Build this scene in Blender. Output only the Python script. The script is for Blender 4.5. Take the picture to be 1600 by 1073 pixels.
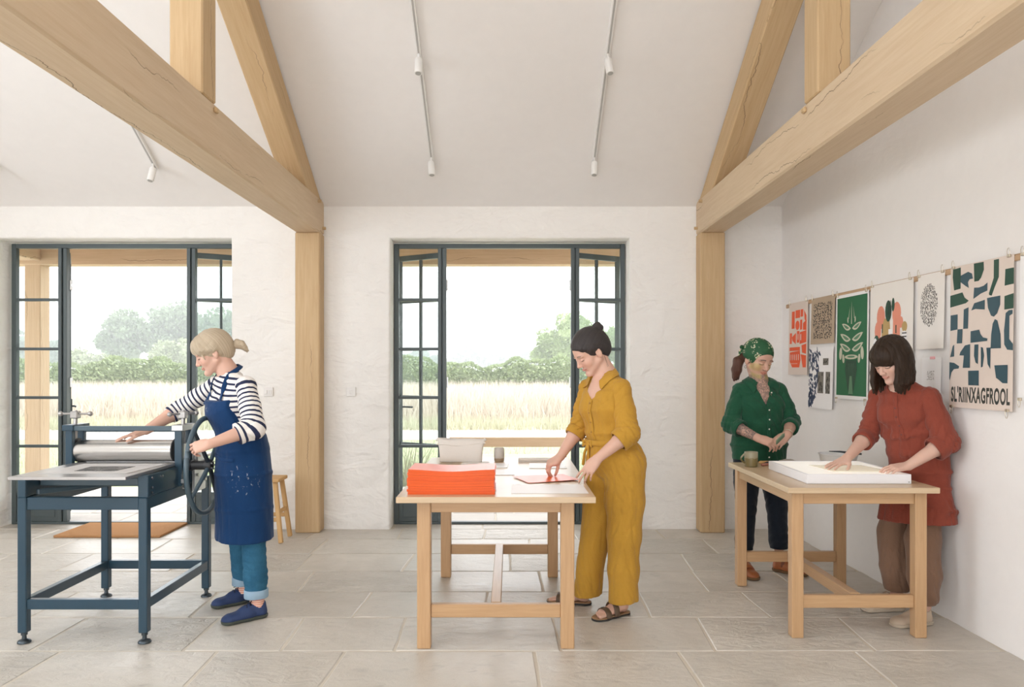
import bpy, bmesh, math, random
import numpy as np
from mathutils import Vector, Matrix

S = bpy.context.scene
COL = S.collection
for _o in list(bpy.data.objects):
    bpy.data.objects.remove(_o)

# ---------------------------------------------------------------- camera
H = 1.42                      # eye height
cam_d = bpy.data.cameras.new('camera')
cam_d.sensor_width = 36.0
cam_d.lens = 27.0
cam_d.shift_x = 0.0019
cam_d.shift_y = 0.0253
cam_d.clip_end = 1000
cam = bpy.data.objects.new('camera', cam_d)
cam.location = (0, 0, H)
cam.rotation_euler = (math.pi / 2, 0, 0)
COL.objects.link(cam)
S.camera = cam

# ---------------------------------------------------------------- sky
W = bpy.data.worlds.new('overcast_sky')
S.world = W
W.use_nodes = True
bg = W.node_tree.nodes['Background']
bg.inputs[0].default_value = (0.96, 0.98, 1.0, 1)
bg.inputs[1].default_value = 4.9

# ---------------------------------------------------------------- fill lamps added at unseen openings behind the viewer
def area(name, loc, rot, sx, sy, power, col=(1, 1, 1)):
    d = bpy.data.lights.new(name, 'AREA')
    d.shape = 'RECTANGLE'; d.size = sx; d.size_y = sy
    d.energy = power; d.color = col
    o = bpy.data.objects.new(name, d)
    o.location = loc; o.rotation_euler = rot
    COL.objects.link(o)
    return o
FILL_COL = (1.0, 0.975, 0.95)
for _x, _pw in ((-3.5, 36), (0.0, 25)):
    area('fill_front_openings', (_x, -2.75, 1.35), (math.pi / 2, 0, 0), 2.1, 2.5, _pw, FILL_COL)
for _x, _pw in ((-3.5, 30), (-0.2, 24)):   # added fill at unseen openings in the roof slope behind
    area('fill_roof_openings', (_x, -0.13, 4.42), (math.radians(30), 0, 0), 1.6, 1.5, _pw, (0.95, 0.98, 1.0))
area('fill_gable_opening', (-5.98, 2.2, 2.2), (math.radians(90), 0, math.radians(-90)), 3.2, 2.4, 56, (0.76, 0.87, 1.0))  # added bluish fill from an unseen opening on the left

S.view_settings.view_transform = 'Standard'
S.view_settings.look = 'None'
S.view_settings.gamma = 1.0
S.view_settings.use_curve_mapping = False
S.view_settings.exposure = -0.09
S.cycles.max_bounces = 10
S.cycles.diffuse_bounces = 6
S.cycles.glossy_bounces = 4
S.cycles.transmission_bounces = 6
S.cycles.transparent_max_bounces = 16
S.cycles.sample_clamp_indirect = 6.0
S.cycles.use_denoising = True

# ---------------------------------------------------------------- node materials
def srgb(r, g, b):
    f = lambda c: (c / 255 / 12.92) if c / 255 <= 0.04045 else ((c / 255 + 0.055) / 1.055) ** 2.4
    return (f(r), f(g), f(b), 1.0)

class NT:
    def __init__(s, name):
        s.m = bpy.data.materials.new(name)
        s.m.use_nodes = True
        s.t = s.m.node_tree
        s.b = s.t.nodes['Principled BSDF']
    def n(s, typ, **kw):
        nd = s.t.nodes.new(typ)
        for k, v in kw.items():
            if k.startswith('i_'):
                key = k[2:]
                key = int(key) if key.isdigit() else key
                if hasattr(v, 'is_output'): s.t.links.new(v, nd.inputs[key])
                else: nd.inputs[key].default_value = v
            else:
                setattr(nd, k, v)
        return nd
    def link(s, a, b): s.t.links.new(a, b)
    def set(s, key, v):
        if hasattr(v, 'is_output'): s.t.links.new(v, s.b.inputs[key])
        else: s.b.inputs[key].default_value = v
    def coord(s, kind='Object', scale=(1, 1, 1), rand=0.0, loc=(0, 0, 0)):
        tc = s.n('ShaderNodeTexCoord')
        mp = s.n('ShaderNodeMapping')
        mp.inputs['Scale'].default_value = scale
        mp.inputs['Location'].default_value = loc
        src = tc.outputs[kind]
        if rand:
            oi = s.n('ShaderNodeObjectInfo')
            mu = s.n('ShaderNodeMath', operation='MULTIPLY', i_0=oi.outputs['Random'], i_1=rand)
            ad = s.n('ShaderNodeVectorMath', operation='ADD')
            s.link(src, ad.inputs[0]); s.link(mu.outputs[0], ad.inputs[1])
            src = ad.outputs[0]
        s.link(src, mp.inputs['Vector'])
        return mp.outputs[0]
    def noise(s, vec, scale=5, detail=4, rough=0.55, dist=0.0):
        nd = s.n('ShaderNodeTexNoise')
        nd.inputs['Scale'].default_value = scale
        nd.inputs['Detail'].default_value = detail
        nd.inputs['Roughness'].default_value = rough
        nd.inputs['Distortion'].default_value = dist
        s.link(vec, nd.inputs['Vector'])
        return nd.outputs['Fac']
    def ramp(s, fac, stops):
        nd = s.n('ShaderNodeValToRGB')
        el = nd.color_ramp.elements
        while len(el) < len(stops): el.new(0.5)
        for e, (p, c) in zip(el, stops):
            e.position = p; e.color = c
        s.link(fac, nd.inputs[0])
        return nd.outputs[0]
    def mix(s, fac, a, b, blend='MIX'):
        nd = s.n('ShaderNodeMix', data_type='RGBA', blend_type=blend)
        for key, v in ((0, fac), (6, a), (7, b)):
            if hasattr(v, 'is_output'): s.link(v, nd.inputs[key])
            else: nd.inputs[key].default_value = v
        return nd.outputs[2]
    def math(s, op, a, b=0.0):
        nd = s.n('ShaderNodeMath', operation=op)
        for k, v in ((0, a), (1, b)):
            if hasattr(v, 'is_output'): s.link(v, nd.inputs[k])
            else: nd.inputs[k].default_value = v
        return nd.outputs[0]
    def bump(s, h, strength=0.3, dist=0.01, normal=None):
        nd = s.n('ShaderNodeBump')
        nd.inputs['Strength'].default_value = strength
        nd.inputs['Distance'].default_value = dist
        s.link(h, nd.inputs['Height'])
        if normal is not None: s.link(normal, nd.inputs['Normal'])
        s.link(nd.outputs[0], s.b.inputs['Normal'])
        return nd.outputs[0]

def g(v): return (v, v, v, 1)

def plain(name, col, rough=0.5, metal=0.0, var=0.06, scale=12, bump=0.0, spec=0.5, bscale=None):
    """Colour with a soft mottling and optional fine relief."""
    m = NT(name)
    v = m.coord('Object', rand=3.0)
    f = m.noise(v, scale, 4)
    a = tuple(max(0, c * (1 - var)) for c in col[:3]) + (1,)
    b = tuple(min(1, c * (1 + var)) for c in col[:3]) + (1,)
    m.set('Base Color', m.mix(f, a, b))
    m.set('Roughness', rough); m.set('Metallic', metal)
    m.set('Specular IOR Level', spec)
    if bump:
        m.bump(m.noise(v, bscale or scale * 6, 4), bump, 0.004)
    return m.m

def plaster(name, lump=0.35, col=(0.86, 0.84, 0.81, 1)):
    m = NT(name)
    v = m.coord('Object')
    big = m.noise(m.coord('Object', (1, 1, 2.0)), 3.2, 3, 0.5, 0.6)
    mid = m.noise(v, 11, 4, 0.55, 0.3)
    fine = m.noise(v, 90, 3)
    h = m.math('ADD', m.math('MULTIPLY', big, 1.0), m.math('ADD', m.math('MULTIPLY', mid, 0.28), m.math('MULTIPLY', fine, 0.025)))
    m.bump(h, lump, 0.06)
    c2 = tuple(c * 0.95 for c in col[:3]) + (1,)
    m.set('Base Color', m.mix(mid, c2, col))
    m.set('Roughness', 0.85); m.set('Specular IOR Level', 0.2)
    return m.m

def oak(name, light, dark, crack=1.0, rough=0.62, gscale=1.0):
    """Grain runs along local X."""
    m = NT(name)
    v = m.coord('Object', (1.2 * gscale, 22 * gscale, 22 * gscale), rand=7.0)
    f = m.noise(v, 2.2, 5, 0.62, 0.5)
    v2 = m.coord('Object', (0.7, 2.2, 2.2), rand=11.0)
    f2 = m.noise(v2, 2.0, 3, 0.5, 0.2)
    c = m.mix(m.ramp(f, [(0.3, g(0)), (0.72, g(1))]), dark, light)
    c = m.mix(m.math('MULTIPLY', f2, 0.35), c, tuple(x * 0.78 for x in dark[:3]) + (1,))
    hgt = f
    if crack:
        # drying shakes: wandering lines along the grain, broken here and there
        wv = m.noise(m.coord('Object', (1.0, 0.3, 0.3), rand=5.0), 1.3, 6, 0.62)
        tc = m.n('ShaderNodeTexCoord'); sp = m.n('ShaderNodeSeparateXYZ'); m.link(tc.outputs['Object'], sp.inputs[0])
        oi = m.n('ShaderNodeObjectInfo').outputs['Random']
        hh = m.math('ADD', m.math('MULTIPLY', m.math('ADD', sp.outputs[1], sp.outputs[2]), 5.2), m.math('ADD', m.math('MULTIPLY', wv, 1.5), m.math('MULTIPLY', oi, 3.7)))
        fr = m.n('ShaderNodeMath', operation='FRACT', i_0=hh).outputs[0]
        ln = m.ramp(m.math('ABSOLUTE', m.math('SUBTRACT', fr, 0.5)), [(0.0, g(1)), (0.007, g(1)), (0.016, g(0))])
        msk = m.ramp(m.noise(m.coord('Object', (1.0, 5.0, 5.0), rand=9.0), 1.1, 3), [(0.50, g(0)), (0.60, g(1))])
        ck = m.math('MULTIPLY', ln, m.math('MULTIPLY', msk, crack))
        c = m.mix(m.math('MULTIPLY', ck, 0.72), c, (0.085, 0.05, 0.025, 1))
        hgt = m.math('SUBTRACT', f, m.math('MULTIPLY', ck, 3.0))
    m.set('Base Color', c)
    m.set('Roughness', rough); m.set('Specular IOR Level', 0.5 if rough < 0.4 else 0.35)
    m.bump(hgt, 0.18, 0.004)
    return m.m

def fabric(name, col, var=0.12, rough=0.85, weave=650, wstr=0.15, wr=0.35, wscale=9, sheen=0.15):
    m = NT(name)
    v = m.coord('Object')
    slub = m.noise(m.coord('Object', (1, 1, 0.18)), 160, 3)
    slub2 = m.noise(m.coord('Object', (0.25, 0.25, 1.4)), 160, 3)
    big = m.noise(v, 6, 3)
    a = tuple(c * (1 - var) for c in col[:3]) + (1,)
    b = tuple(min(1, c * (1 + var)) for c in col[:3]) + (1,)
    c = m.mix(m.math('MULTIPLY', m.math('ADD', slub, slub2), 0.5), a, b)
    c = m.mix(m.math('MULTIPLY', big, 0.25), c, a)
    m.set('Base Color', c); m.set('Roughness', rough)
    m.set('Specular IOR Level', 0.15)
    m.set('Sheen Weight', sheen)
    wrk = m.noise(m.coord('Object', (1.0, 1.0, 0.6)), wscale, 4, 0.55, 1.2)
    m.bump(m.math('ADD', wrk, m.math('MULTIPLY', slub, 0.04)), wr, 0.02)
    return m.m

M = {}
M['wall'] = plaster('lime_plaster_back', 0.6)
M['wall_smooth'] = plaster('smooth_plaster_gable', 0.10, (0.86, 0.84, 0.825, 1))
M['ceiling'] = plaster('ceiling_paint', 0.05, (0.845, 0.82, 0.80, 1))
M['oak_beam'] = oak('green_oak_beam', (0.62, 0.45, 0.265, 1), (0.52, 0.355, 0.19, 1))
M['oak_tie'] = oak('bounce_lit_oak_tie_beam', (0.68, 0.54, 0.38, 1), (0.60, 0.45, 0.295, 1))  # beam oak made paler, bounced room light put into the colour
M['oak_table'] = oak('oak_table', (0.59, 0.375, 0.205, 1), (0.485, 0.295, 0.15, 1), crack=0.0, rough=0.36, gscale=1.5)
M['oak_top'] = oak('oak_table_top', (0.66, 0.50, 0.33, 1), (0.56, 0.41, 0.26, 1), crack=0.0, rough=0.30, gscale=1.2)
M['oak_out'] = oak('veranda_oak', (0.66, 0.49, 0.34, 1), (0.56, 0.40, 0.26, 1))
M['pine'] = oak('stool_pine', (0.66, 0.42, 0.19, 1), (0.55, 0.33, 0.14, 1), crack=0.0, gscale=2)
M['batten'] = oak('batten_wood', (0.58, 0.40, 0.25, 1), (0.50, 0.33, 0.2, 1), crack=0.0)
M['steel_frame'] = plain('slate_green_window_paint', srgb(72, 82, 84), 0.38, 0.0, 0.05)
M['press_paint'] = plain('press_blue_enamel', srgb(38, 64, 80), 0.30, 0.0, 0.06, 9)
M['press_grey'] = plain('press_grey_enamel', srgb(70, 88, 98), 0.35, 0.0, 0.05)
M['black_rubber'] = plain('black_rubber', (0.02, 0.022, 0.025, 1), 0.45)
M['iron'] = plain('dark_iron', srgb(72, 80, 86), 0.35, 0.75, 0.08)
M['steel'] = plain('brushed_steel', (0.60, 0.59, 0.57, 1), 0.26, 1.0, 0.05, 30)
M['steel_plate'] = plain('ground_steel_bed', (0.50, 0.49, 0.485, 1), 0.32, 0.85, 0.05, 8)
M['aluminium'] = plain('cast_aluminium', (0.55, 0.56, 0.56, 1), 0.38, 0.9, 0.05)
M['brass'] = plain('brass_clip', (0.60, 0.53, 0.42, 1), 0.3, 0.9)
M['tool_steel'] = plain('worn_tool_steel', (0.40, 0.39, 0.38, 1), 0.35, 0.8)
M['white_paint'] = plain('white_track_paint', (0.80, 0.79, 0.77, 1), 0.4, 0, 0.02)
M['track_slot'] = plain('track_slot_grey', (0.42, 0.41, 0.39, 1), 0.5, 0, 0.03)
M['switch'] = plain('switch_plate', (0.78, 0.76, 0.74, 1), 0.4, 0, 0.02)
M['paper'] = plain('white_paper', (0.86, 0.85, 0.85, 1), 0.42, 0, 0.015)
M['paper_warm'] = plain('cream_paper', (0.82, 0.78, 0.735, 1), 0.7, 0, 0.02)
M['paper_blush'] = plain('blush_paper', (0.72, 0.62, 0.55, 1), 0.6, 0, 0.02)
M['paper_kraft'] = plain('kraft_paper', (0.46, 0.355, 0.255, 1), 0.8, 0, 0.06)
M['orange'] = plain('orange_paper', (0.82, 0.112, 0.004, 1), 0.33, 0, 0.04, 6, spec=0.38)
M['canvas'] = fabric('white_canvas', (0.78, 0.74, 0.70, 1), 0.04, wr=0.25)
M['mat'] = None
M['lightbox_frame'] = plain('lightbox_white_frame', (0.80, 0.80, 0.83, 1), 0.35, 0, 0.01)
M['enamel'] = plain('enamel_white', (0.74, 0.745, 0.74, 1), 0.3, 0, 0.03)

def glass_mat():
    m = NT('window_glass')
    t = m.t
    tr = m.n('ShaderNodeBsdfTransparent'); tr.inputs[0].default_value = (0.95, 0.97, 0.965, 1)
    gl = m.n('ShaderNodeBsdfGlossy'); gl.inputs['Roughness'].default_value = 0.02
    fr = m.n('ShaderNodeFresnel'); fr.inputs['IOR'].default_value = 1.45
    mx = m.n('ShaderNodeMixShader')
    ge = m.n('ShaderNodeNewGeometry')
    m.link(m.math('MULTIPLY', fr.outputs[0], m.math('SUBTRACT', 1.0, ge.outputs['Backfacing'])), mx.inputs[0]); m.link(tr.outputs[0], mx.inputs[1]); m.link(gl.outputs[0], mx.inputs[2])
    m.link(mx.outputs[0], t.nodes['Material Output'].inputs[0])
    return m.m
M['glass'] = glass_mat()

def stone_mat(name, light, dark, relief=0.5, rough=0.5):
    m = NT(name)
    v = m.coord('Object', (1, 1, 1), rand=23.0)
    big = m.noise(v, 2.4, 4, 0.55, 0.8)
    mid = m.noise(m.coord('Object', (1, 1.8, 1), rand=17.0), 9, 6, 0.62, 0.6)
    fine = m.noise(v, 130, 3)
    oi = m.n('ShaderNodeObjectInfo').outputs['Random']
    c = m.mix(m.ramp(big, [(0.3, g(0)), (0.7, g(1))]), dark, light)
    c = m.mix(m.math('MULTIPLY', oi, 0.40), c, tuple(x * 0.80 for x in dark[:3]) + (1,))
    c = m.mix(m.ramp(mid, [(0.28, g(0.55)), (0.42, g(0.0))]), c, tuple(x * 0.62 for x in dark[:3]) + (1,))
    c = m.mix(m.math('MULTIPLY', fine, 0.18), c, tuple(x * 0.6 for x in dark[:3]) + (1,))
    m.set('Base Color', c)
    m.set('Roughness', m.math('ADD', m.math('MULTIPLY', mid, 0.34), rough - 0.22))
    m.set('Specular IOR Level', 0.45)
    # some slabs are riven, some worn smooth
    amp = m.math('MULTIPLY', m.math('POWER', m.n('ShaderNodeMath', operation='FRACT', i_0=m.math('MULTIPLY', oi, 7.31)).outputs[0], 2.5), 1.6)
    h = m.math('ADD', m.math('MULTIPLY', mid, m.math('ADD', amp, 0.28)), m.math('MULTIPLY', fine, 0.05))
    m.bump(h, relief, 0.03)
    return m.m
M['stone'] = stone_mat('limestone_flag', (0.66, 0.615, 0.55, 1), (0.53, 0.49, 0.43, 1), 0.65, 0.42)
M['stone_out'] = stone_mat('terrace_stone', (0.58, 0.54, 0.50, 1), (0.50, 0.46, 0.42, 1), 0.3, 0.7)
M['mortar'] = plain('pale_mortar', (0.60, 0.545, 0.46, 1), 0.9, 0, 0.1, 20, 0.3)

def coir():
    m = NT('coir_mat')
    v = m.coord('Object')
    f = m.noise(v, 260, 3)
    m.set('Base Color', m.mix(f, (0.36, 0.17, 0.07, 1), (0.62, 0.35, 0.17, 1)))
    m.set('Roughness', 0.95); m.set('Specular IOR Level', 0.1)
    m.bump(f, 0.8, 0.01)
    return m.m
M['mat'] = coir()

def emis(name, col, s):
    m = NT(name)
    m.set('Base Color', (0.9, 0.9, 0.88, 1)); m.set('Emission Color', col); m.set('Emission Strength', s)
    v = m.coord('Object'); f = m.noise(v, 4, 2)
    m.set('Roughness', m.math('ADD', 0.2, m.math('MULTIPLY', f, 0.05)))
    return m.m
M['light_panel'] = emis('lit_panel', (1.0, 0.95, 0.84, 1), 0.42)
# ---------------------------------------------------------------- helpers
WLOC = {}
def px(x, y, d):
    """point seen at picture position (x, y) at distance d in front of the viewer"""
    return Vector(((x - 797) * d / 1200, d, H + (577 - y) * d / 1200))

def place(o, parent=None, loc=(0, 0, 0)):
    COL.objects.link(o)
    loc = Vector(loc)
    if parent is not None:
        o.parent = parent
        o.location = loc - WLOC[parent.name]
    else:
        o.location = loc
    WLOC[o.name] = loc
    return o

def thing(name, label, cat, loc, group=None):
    o = bpy.data.objects.new(name, None)
    o.empty_display_size = 0.1
    place(o, None, loc)
    tag(o, label, cat, group)
    return o

def tag(o, label, cat, group=None):
    o['label'] = label; o['category'] = cat
    if group: o['group'] = group
    return o

def struct(o):
    o['kind'] = 'structure'
    return o

def sgroup(name):
    o = bpy.data.objects.new(name, None)
    place(o, None, (0, 0, 0))
    o['kind'] = 'structure'
    return o

def mesh(name, verts, faces, mat, parent=None, smooth=False, loc=(0, 0, 0)):
    me = bpy.data.meshes.new(name)
    me.from_pydata([tuple(v) for v in verts], [], [tuple(f) for f in faces])
    me.update()
    if smooth: me.shade_smooth()
    o = bpy.data.objects.new(name, me)
    if mat is not None: me.materials.append(mat)
    return place(o, parent, loc)

def from_bm(name, bm, mat, parent=None, smooth=False, loc=(0, 0, 0)):
    bmesh.ops.recalc_face_normals(bm, faces=bm.faces)
    me = bpy.data.meshes.new(name)
    bm.to_mesh(me); bm.free()
    if smooth: me.shade_smooth()
    o = bpy.data.objects.new(name, me)
    if mat is not None: me.materials.append(mat)
    return place(o, parent, loc)

def bm_box(bm, x0, x1, y0, y1, z0, z1, bevel=0.0, seg=1, mtx=None):
    r = bmesh.ops.create_cube(bm, size=1.0)
    vs = r['verts']
    for v in vs:
        v.co = Vector(((x0 + x1) / 2 + v.co.x * (x1 - x0), (y0 + y1) / 2 + v.co.y * (y1 - y0), (z0 + z1) / 2 + v.co.z * (z1 - z0)))
    es = list({e for v in vs for e in v.link_edges})
    if bevel:
        rr = bmesh.ops.bevel(bm, geom=es, offset=bevel, segments=seg, affect='EDGES', profile=0.5)
        vs = list({v for f in rr['faces'] for v in f.verts} | {v for v in vs if v.is_valid})
    if mtx is not None:
        for v in vs:
            if v.is_valid: v.co = mtx @ v.co
    return vs

def box(name, x0, x1, y0, y1, z0, z1, mat, parent=None, bevel=0.0, seg=1):
    bm = bmesh.new()
    bm_box(bm, x0, x1, y0, y1, z0, z1, bevel, seg)
    return from_bm(name, bm, mat, parent)

def boxes(name, lst, mat, parent=None, bevel=0.0, mtx=None):
    bm = bmesh.new()
    for b in lst: bm_box(bm, *b, bevel=bevel, mtx=mtx)
    return from_bm(name, bm, mat, parent)

def beam(name, p0, p1, w, h, mat, parent=None, up=(0, 0, 1), bevel=0.006, ext=(0, 0)):
    """box from p0 to p1 (axis through its middle), its grain along its length; w across, h in the up direction"""
    p0 = Vector(p0); p1 = Vector(p1)
    ax = (p1 - p0).normalized()
    p0 = p0 - ax * ext[0]; p1 = p1 + ax * ext[1]
    L = (p1 - p0).length
    upv = Vector(up); zz = (upv - ax * upv.dot(ax)).normalized(); yy = zz.cross(ax)
    bm = bmesh.new()
    bm_box(bm, -L / 2, L / 2, -w / 2, w / 2, -h / 2, h / 2, bevel, 1)
    bmesh.ops.recalc_face_normals(bm, faces=bm.faces)
    me = bpy.data.meshes.new(name); bm.to_mesh(me); bm.free()
    me.materials.append(mat)
    o = bpy.data.objects.new(name, me)
    mid = (p0 + p1) / 2
    place(o, parent, mid)
    o.rotation_euler = Matrix((ax, yy, zz)).transposed().to_euler()
    return o

def bm_tube(bm, pts, rad, n=10, cap=True, closed=False):
    pts = [Vector(p) for p in pts]
    rings = []
    m = len(pts)
    ref = Vector((0.123, 0.321, 0.94)).normalized()
    for i, p in enumerate(pts):
        a = pts[(i - 1) % m] if (i > 0 or closed) else p
        b = pts[(i + 1) % m] if (i < m - 1 or closed) else p
        t = (b - a).normalized()
        u = t.cross(ref)
        if u.length < 1e-3: u = t.cross(Vector((1, 0, 0)))
        u.normalize(); w = t.cross(u)
        r = rad[i] if hasattr(rad, '__len__') else rad
        rings.append([bm.verts.new(p + (u * math.cos(q) + w * math.sin(q)) * r) for q in [2 * math.pi * k / n for k in range(n)]])
    for i in range(m if closed else m - 1):
        A, B = rings[i], rings[(i + 1) % m]
        for k in range(n):
            bm.faces.new((A[k], A[(k + 1) % n], B[(k + 1) % n], B[k]))
    if cap and not closed:
        bm.faces.new(list(reversed(rings[0]))); bm.faces.new(rings[-1])

def tube(name, pts, rad, mat, parent=None, n=10, closed=False, smooth=True):
    bm = bmesh.new()
    bm_tube(bm, pts, rad, n, True, closed)
    o = from_bm(name, bm, mat, parent, False)
    if smooth: shade_auto(o)
    return o

def shade_auto(o, ang=40):
    me = o.data
    me.shade_smooth()
    bm = bmesh.new(); bm.from_mesh(me)
    for e in bm.edges:
        if len(e.link_faces) == 2 and e.calc_face_angle(0) > math.radians(ang): e.smooth = False
    bm.to_mesh(me); bm.free()

def lathe(name, prof, axis_o, mat, parent=None, n=28, smooth=True, axis='Z'):
    """profile of (radius, height) pairs turned about the vertical (or given) axis through axis_o"""
    vs, fs = [], []
    for (r, z) in prof:
        for k in range(n):
            q = 2 * math.pi * k / n
            if axis == 'Z': c = (r * math.cos(q), r * math.sin(q), z)
            elif axis == 'X': c = (z, r * math.cos(q), r * math.sin(q))
            else: c = (r * math.cos(q), z, r * math.sin(q))
            vs.append(Vector(c) + Vector(axis_o))
    for i in range(len(prof) - 1):
        for k in range(n):
            fs.append((i * n + k, i * n + (k + 1) % n, (i + 1) * n + (k + 1) % n, (i + 1) * n + k))
    bm = bmesh.new()
    bv = [bm.verts.new(v) for v in vs]
    for f in fs: bm.faces.new([bv[i] for i in f])
    if prof[0][0] > 1e-6: bm.faces.new([bv[k] for k in range(n)])
    if prof[-1][0] > 1e-6: bm.faces.new([bv[(len(prof) - 1) * n + k] for k in range(n)])
    bmesh.ops.remove_doubles(bm, verts=bm.verts, dist=1e-6)
    o = from_bm(name, bm, mat, parent)
    if smooth: shade_auto(o)
    return o
# ---------------------------------------------------------------- room shell
RY, RZ, EZ, SL = 2.12, 5.584, 2.87, 0.575       # ridge, eaves, slope
FY, BY = -2.6, 6.84                             # front and back wall faces
XL = -5.8
def xr(y): return 2.42 + (6.84 - y) * 0.03       # face of the right gable wall

def cell_wall(name, us, vs, hole, f_in, f_out, mat, bevel=0.022):
    """wall made of cells; hole(i, j) leaves one out; f_in / f_out map (u, v) to the two faces"""
    bm = bmesh.new()
    cache = {}
    def V(side, i, j):
        k = (side, i, j)
        if k not in cache: cache[k] = bm.verts.new((f_in if side == 0 else f_out)(us[i], vs[j]))
        return cache[k]
    nu, nv = len(us) - 1, len(vs) - 1
    solid = lambda i, j: 0 <= i < nu and 0 <= j < nv and not hole(i, j)
    for i in range(nu):
        for j in range(nv):
            if not solid(i, j): continue
            for s in (0, 1):
                bm.faces.new((V(s, i, j), V(s, i + 1, j), V(s, i + 1, j + 1), V(s, i, j + 1)))
            for (di, dj, a, b) in ((-1, 0, (0, 0), (0, 1)), (1, 0, (1, 0), (1, 1)), (0, -1, (0, 0), (1, 0)), (0, 1, (0, 1), (1, 1))):
                if not solid(i + di, j + dj):
                    p, q = (i + a[0], j + a[1]), (i + b[0], j + b[1])
                    bm.faces.new((V(0, *p), V(0, *q), V(1, *q), V(1, *p)))
    bmesh.ops.recalc_face_normals(bm, faces=bm.faces)
    if bevel:
        es = [e for e in bm.edges if len(e.link_faces) == 2 and e.calc_face_angle(0) > 1.0 and all(v in [cache[k] for k in cache if k[0] == 0] for v in e.verts)
              and any(abs(v.co.z) > 0.01 for v in e.verts)]
        bmesh.ops.bevel(bm, geom=es, offset=bevel, segments=3, affect='EDGES', profile=0.5)
    o = from_bm(name, bm, mat)
    shade_auto(o, 35)
    return struct(o)

cell_wall('wall_back', [XL - 0.3, -4.60, -2.485, -1.068, 1.062, 2.75], [-0.1, 2.587, EZ + 0.25],
          lambda i, j: j == 0 and i in (1, 3), lambda u, v: (u, BY, v), lambda u, v: (u, 7.17, v), M['wall'])
cell_wall('wall_front', [XL - 0.3, -4.6, -2.4, -1.1, 1.1, 3.0], [-0.1, 2.6, EZ + 0.25],
          lambda i, j: j == 0 and i in (1, 3), lambda u, v: (u, FY, v), lambda u, v: (u, FY - 0.3, v), M['wall_smooth'])

def gable(name, fx, dx, hole=None):
    prof = [(7.1, -0.1), (FY - 0.3, -0.1), (FY - 0.3, EZ + 0.1), (RY, RZ + 0.25), (7.1, EZ + 0.1)]
    bm = bmesh.new()
    a = [bm.verts.new((fx(y), y, z)) for y, z in prof]
    b = [bm.verts.new((fx(y) + dx, y, z)) for y, z in prof]
    bm.faces.new(a); bm.faces.new(list(reversed(b)))
    for k in range(5): bm.faces.new((a[k], a[(k + 1) % 5], b[(k + 1) % 5], b[k]))
    return struct(from_bm(name, bm, M['wall_smooth']))
gable('wall_right', xr, 0.3)
# left gable wall, with an unseen opening added to bring in light
cell_wall('wall_left', [FY - 0.3, 0.6, 3.8, 7.1], [-0.1, 1.0, 3.4, 5.9],
          lambda i, j: i == 1 and j == 1, lambda u, v: (XL, u, v), lambda u, v: (XL - 0.25, u, v), M['wall_smooth'])

def slope_pt(side, off):
    def f(u, v):     # u = x, v = y
        z = EZ + SL * ((BY - v) if side > 0 else (v - FY))
        return (u, v, z + off)
    return f
bmc = None
c1 = cell_wall('ceiling', [XL - 0.3, 3.0], [RY, 7.165], lambda i, j: False, slope_pt(1, 0), slope_pt(1, 0.22), M['ceiling'], 0)
c2 = cell_wall('ceiling', [XL - 0.3, -4.3, -2.7, -1.0, 0.6, 3.0], [FY - 0.4, -0.85, 0.55, RY],
               lambda i, j: j == 1 and i in (1, 3), slope_pt(-1, 0), slope_pt(-1, 0.22), M['ceiling'], 0)

# ---------------------------------------------------------------- stone floor
rng = random.Random(4)
fl = sgroup('floor')
bedm = box('mortar_bed', XL, 2.75, FY, 7.17, -0.08, -0.004, M['mortar'], fl)
def slab(name, quad, mat, parent, r, top=0.0):
    """flagstone with a slightly ragged, eased edge; quad = four (x, y) corners"""
    pts = []
    for k in range(4):
        a, b = Vector(quad[k]), Vector(quad[(k + 1) % 4])
        for t in (0.0, 0.3, 0.68):
            p = a.lerp(b, t)
            n = Vector((-(b - a).y, (b - a).x)).normalized()
            p = p + n * (r.uniform(-0.004, 0.005) if t else 0.004)
            pts.append(p)
    c = sum(pts, Vector((0, 0))) / len(pts)
    z = top + r.uniform(-0.0015, 0.0015)
    vs = [(p.x, p.y, z - 0.03) for p in pts] + [(p.x, p.y, z - 0.005) for p in pts]
    vs += [((p + (c - p).normalized() * 0.007).x, (p + (c - p).normalized() * 0.007).y, z) for p in pts]
    n = len(pts)
    fs = [tuple(range(2 * n, 3 * n))]
    for k in range(n):
        q = (k + 1) % n
        fs += [(k, q, n + q, n + k), (n + k, n + q, 2 * n + q, 2 * n + k)]
    return mesh(name, vs, fs, mat, parent)
def course(y0, y1, joints, name, mat, parent, r, gap=0.008, top=0.0):
    js = sorted(joints)
    sk = [r.uniform(-0.015, 0.015) for _ in js]
    for a in range(len(js) - 1):
        x0, x1 = js[a], js[a + 1]
        h = gap / 2
        slab(name, [(x0 + h - sk[a], y0 + h), (x1 - h - sk[a + 1], y0 + h), (x1 - h + sk[a + 1], y1 - h), (x0 + h + sk[a], y1 - h)], mat, parent, r, top)
def fill(js, lo, hi, r, a=0.6, b=1.05):
    js = sorted(js)
    out = list(js)
    x = js[0]
    while x - lo > 1.2:
        x -= r.uniform(a, b); out.append(x)
    x = js[-1]
    while hi - x > 1.2:
        x += r.uniform(a, b); out.append(x)
    return [lo] + sorted(out) + [hi]
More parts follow.
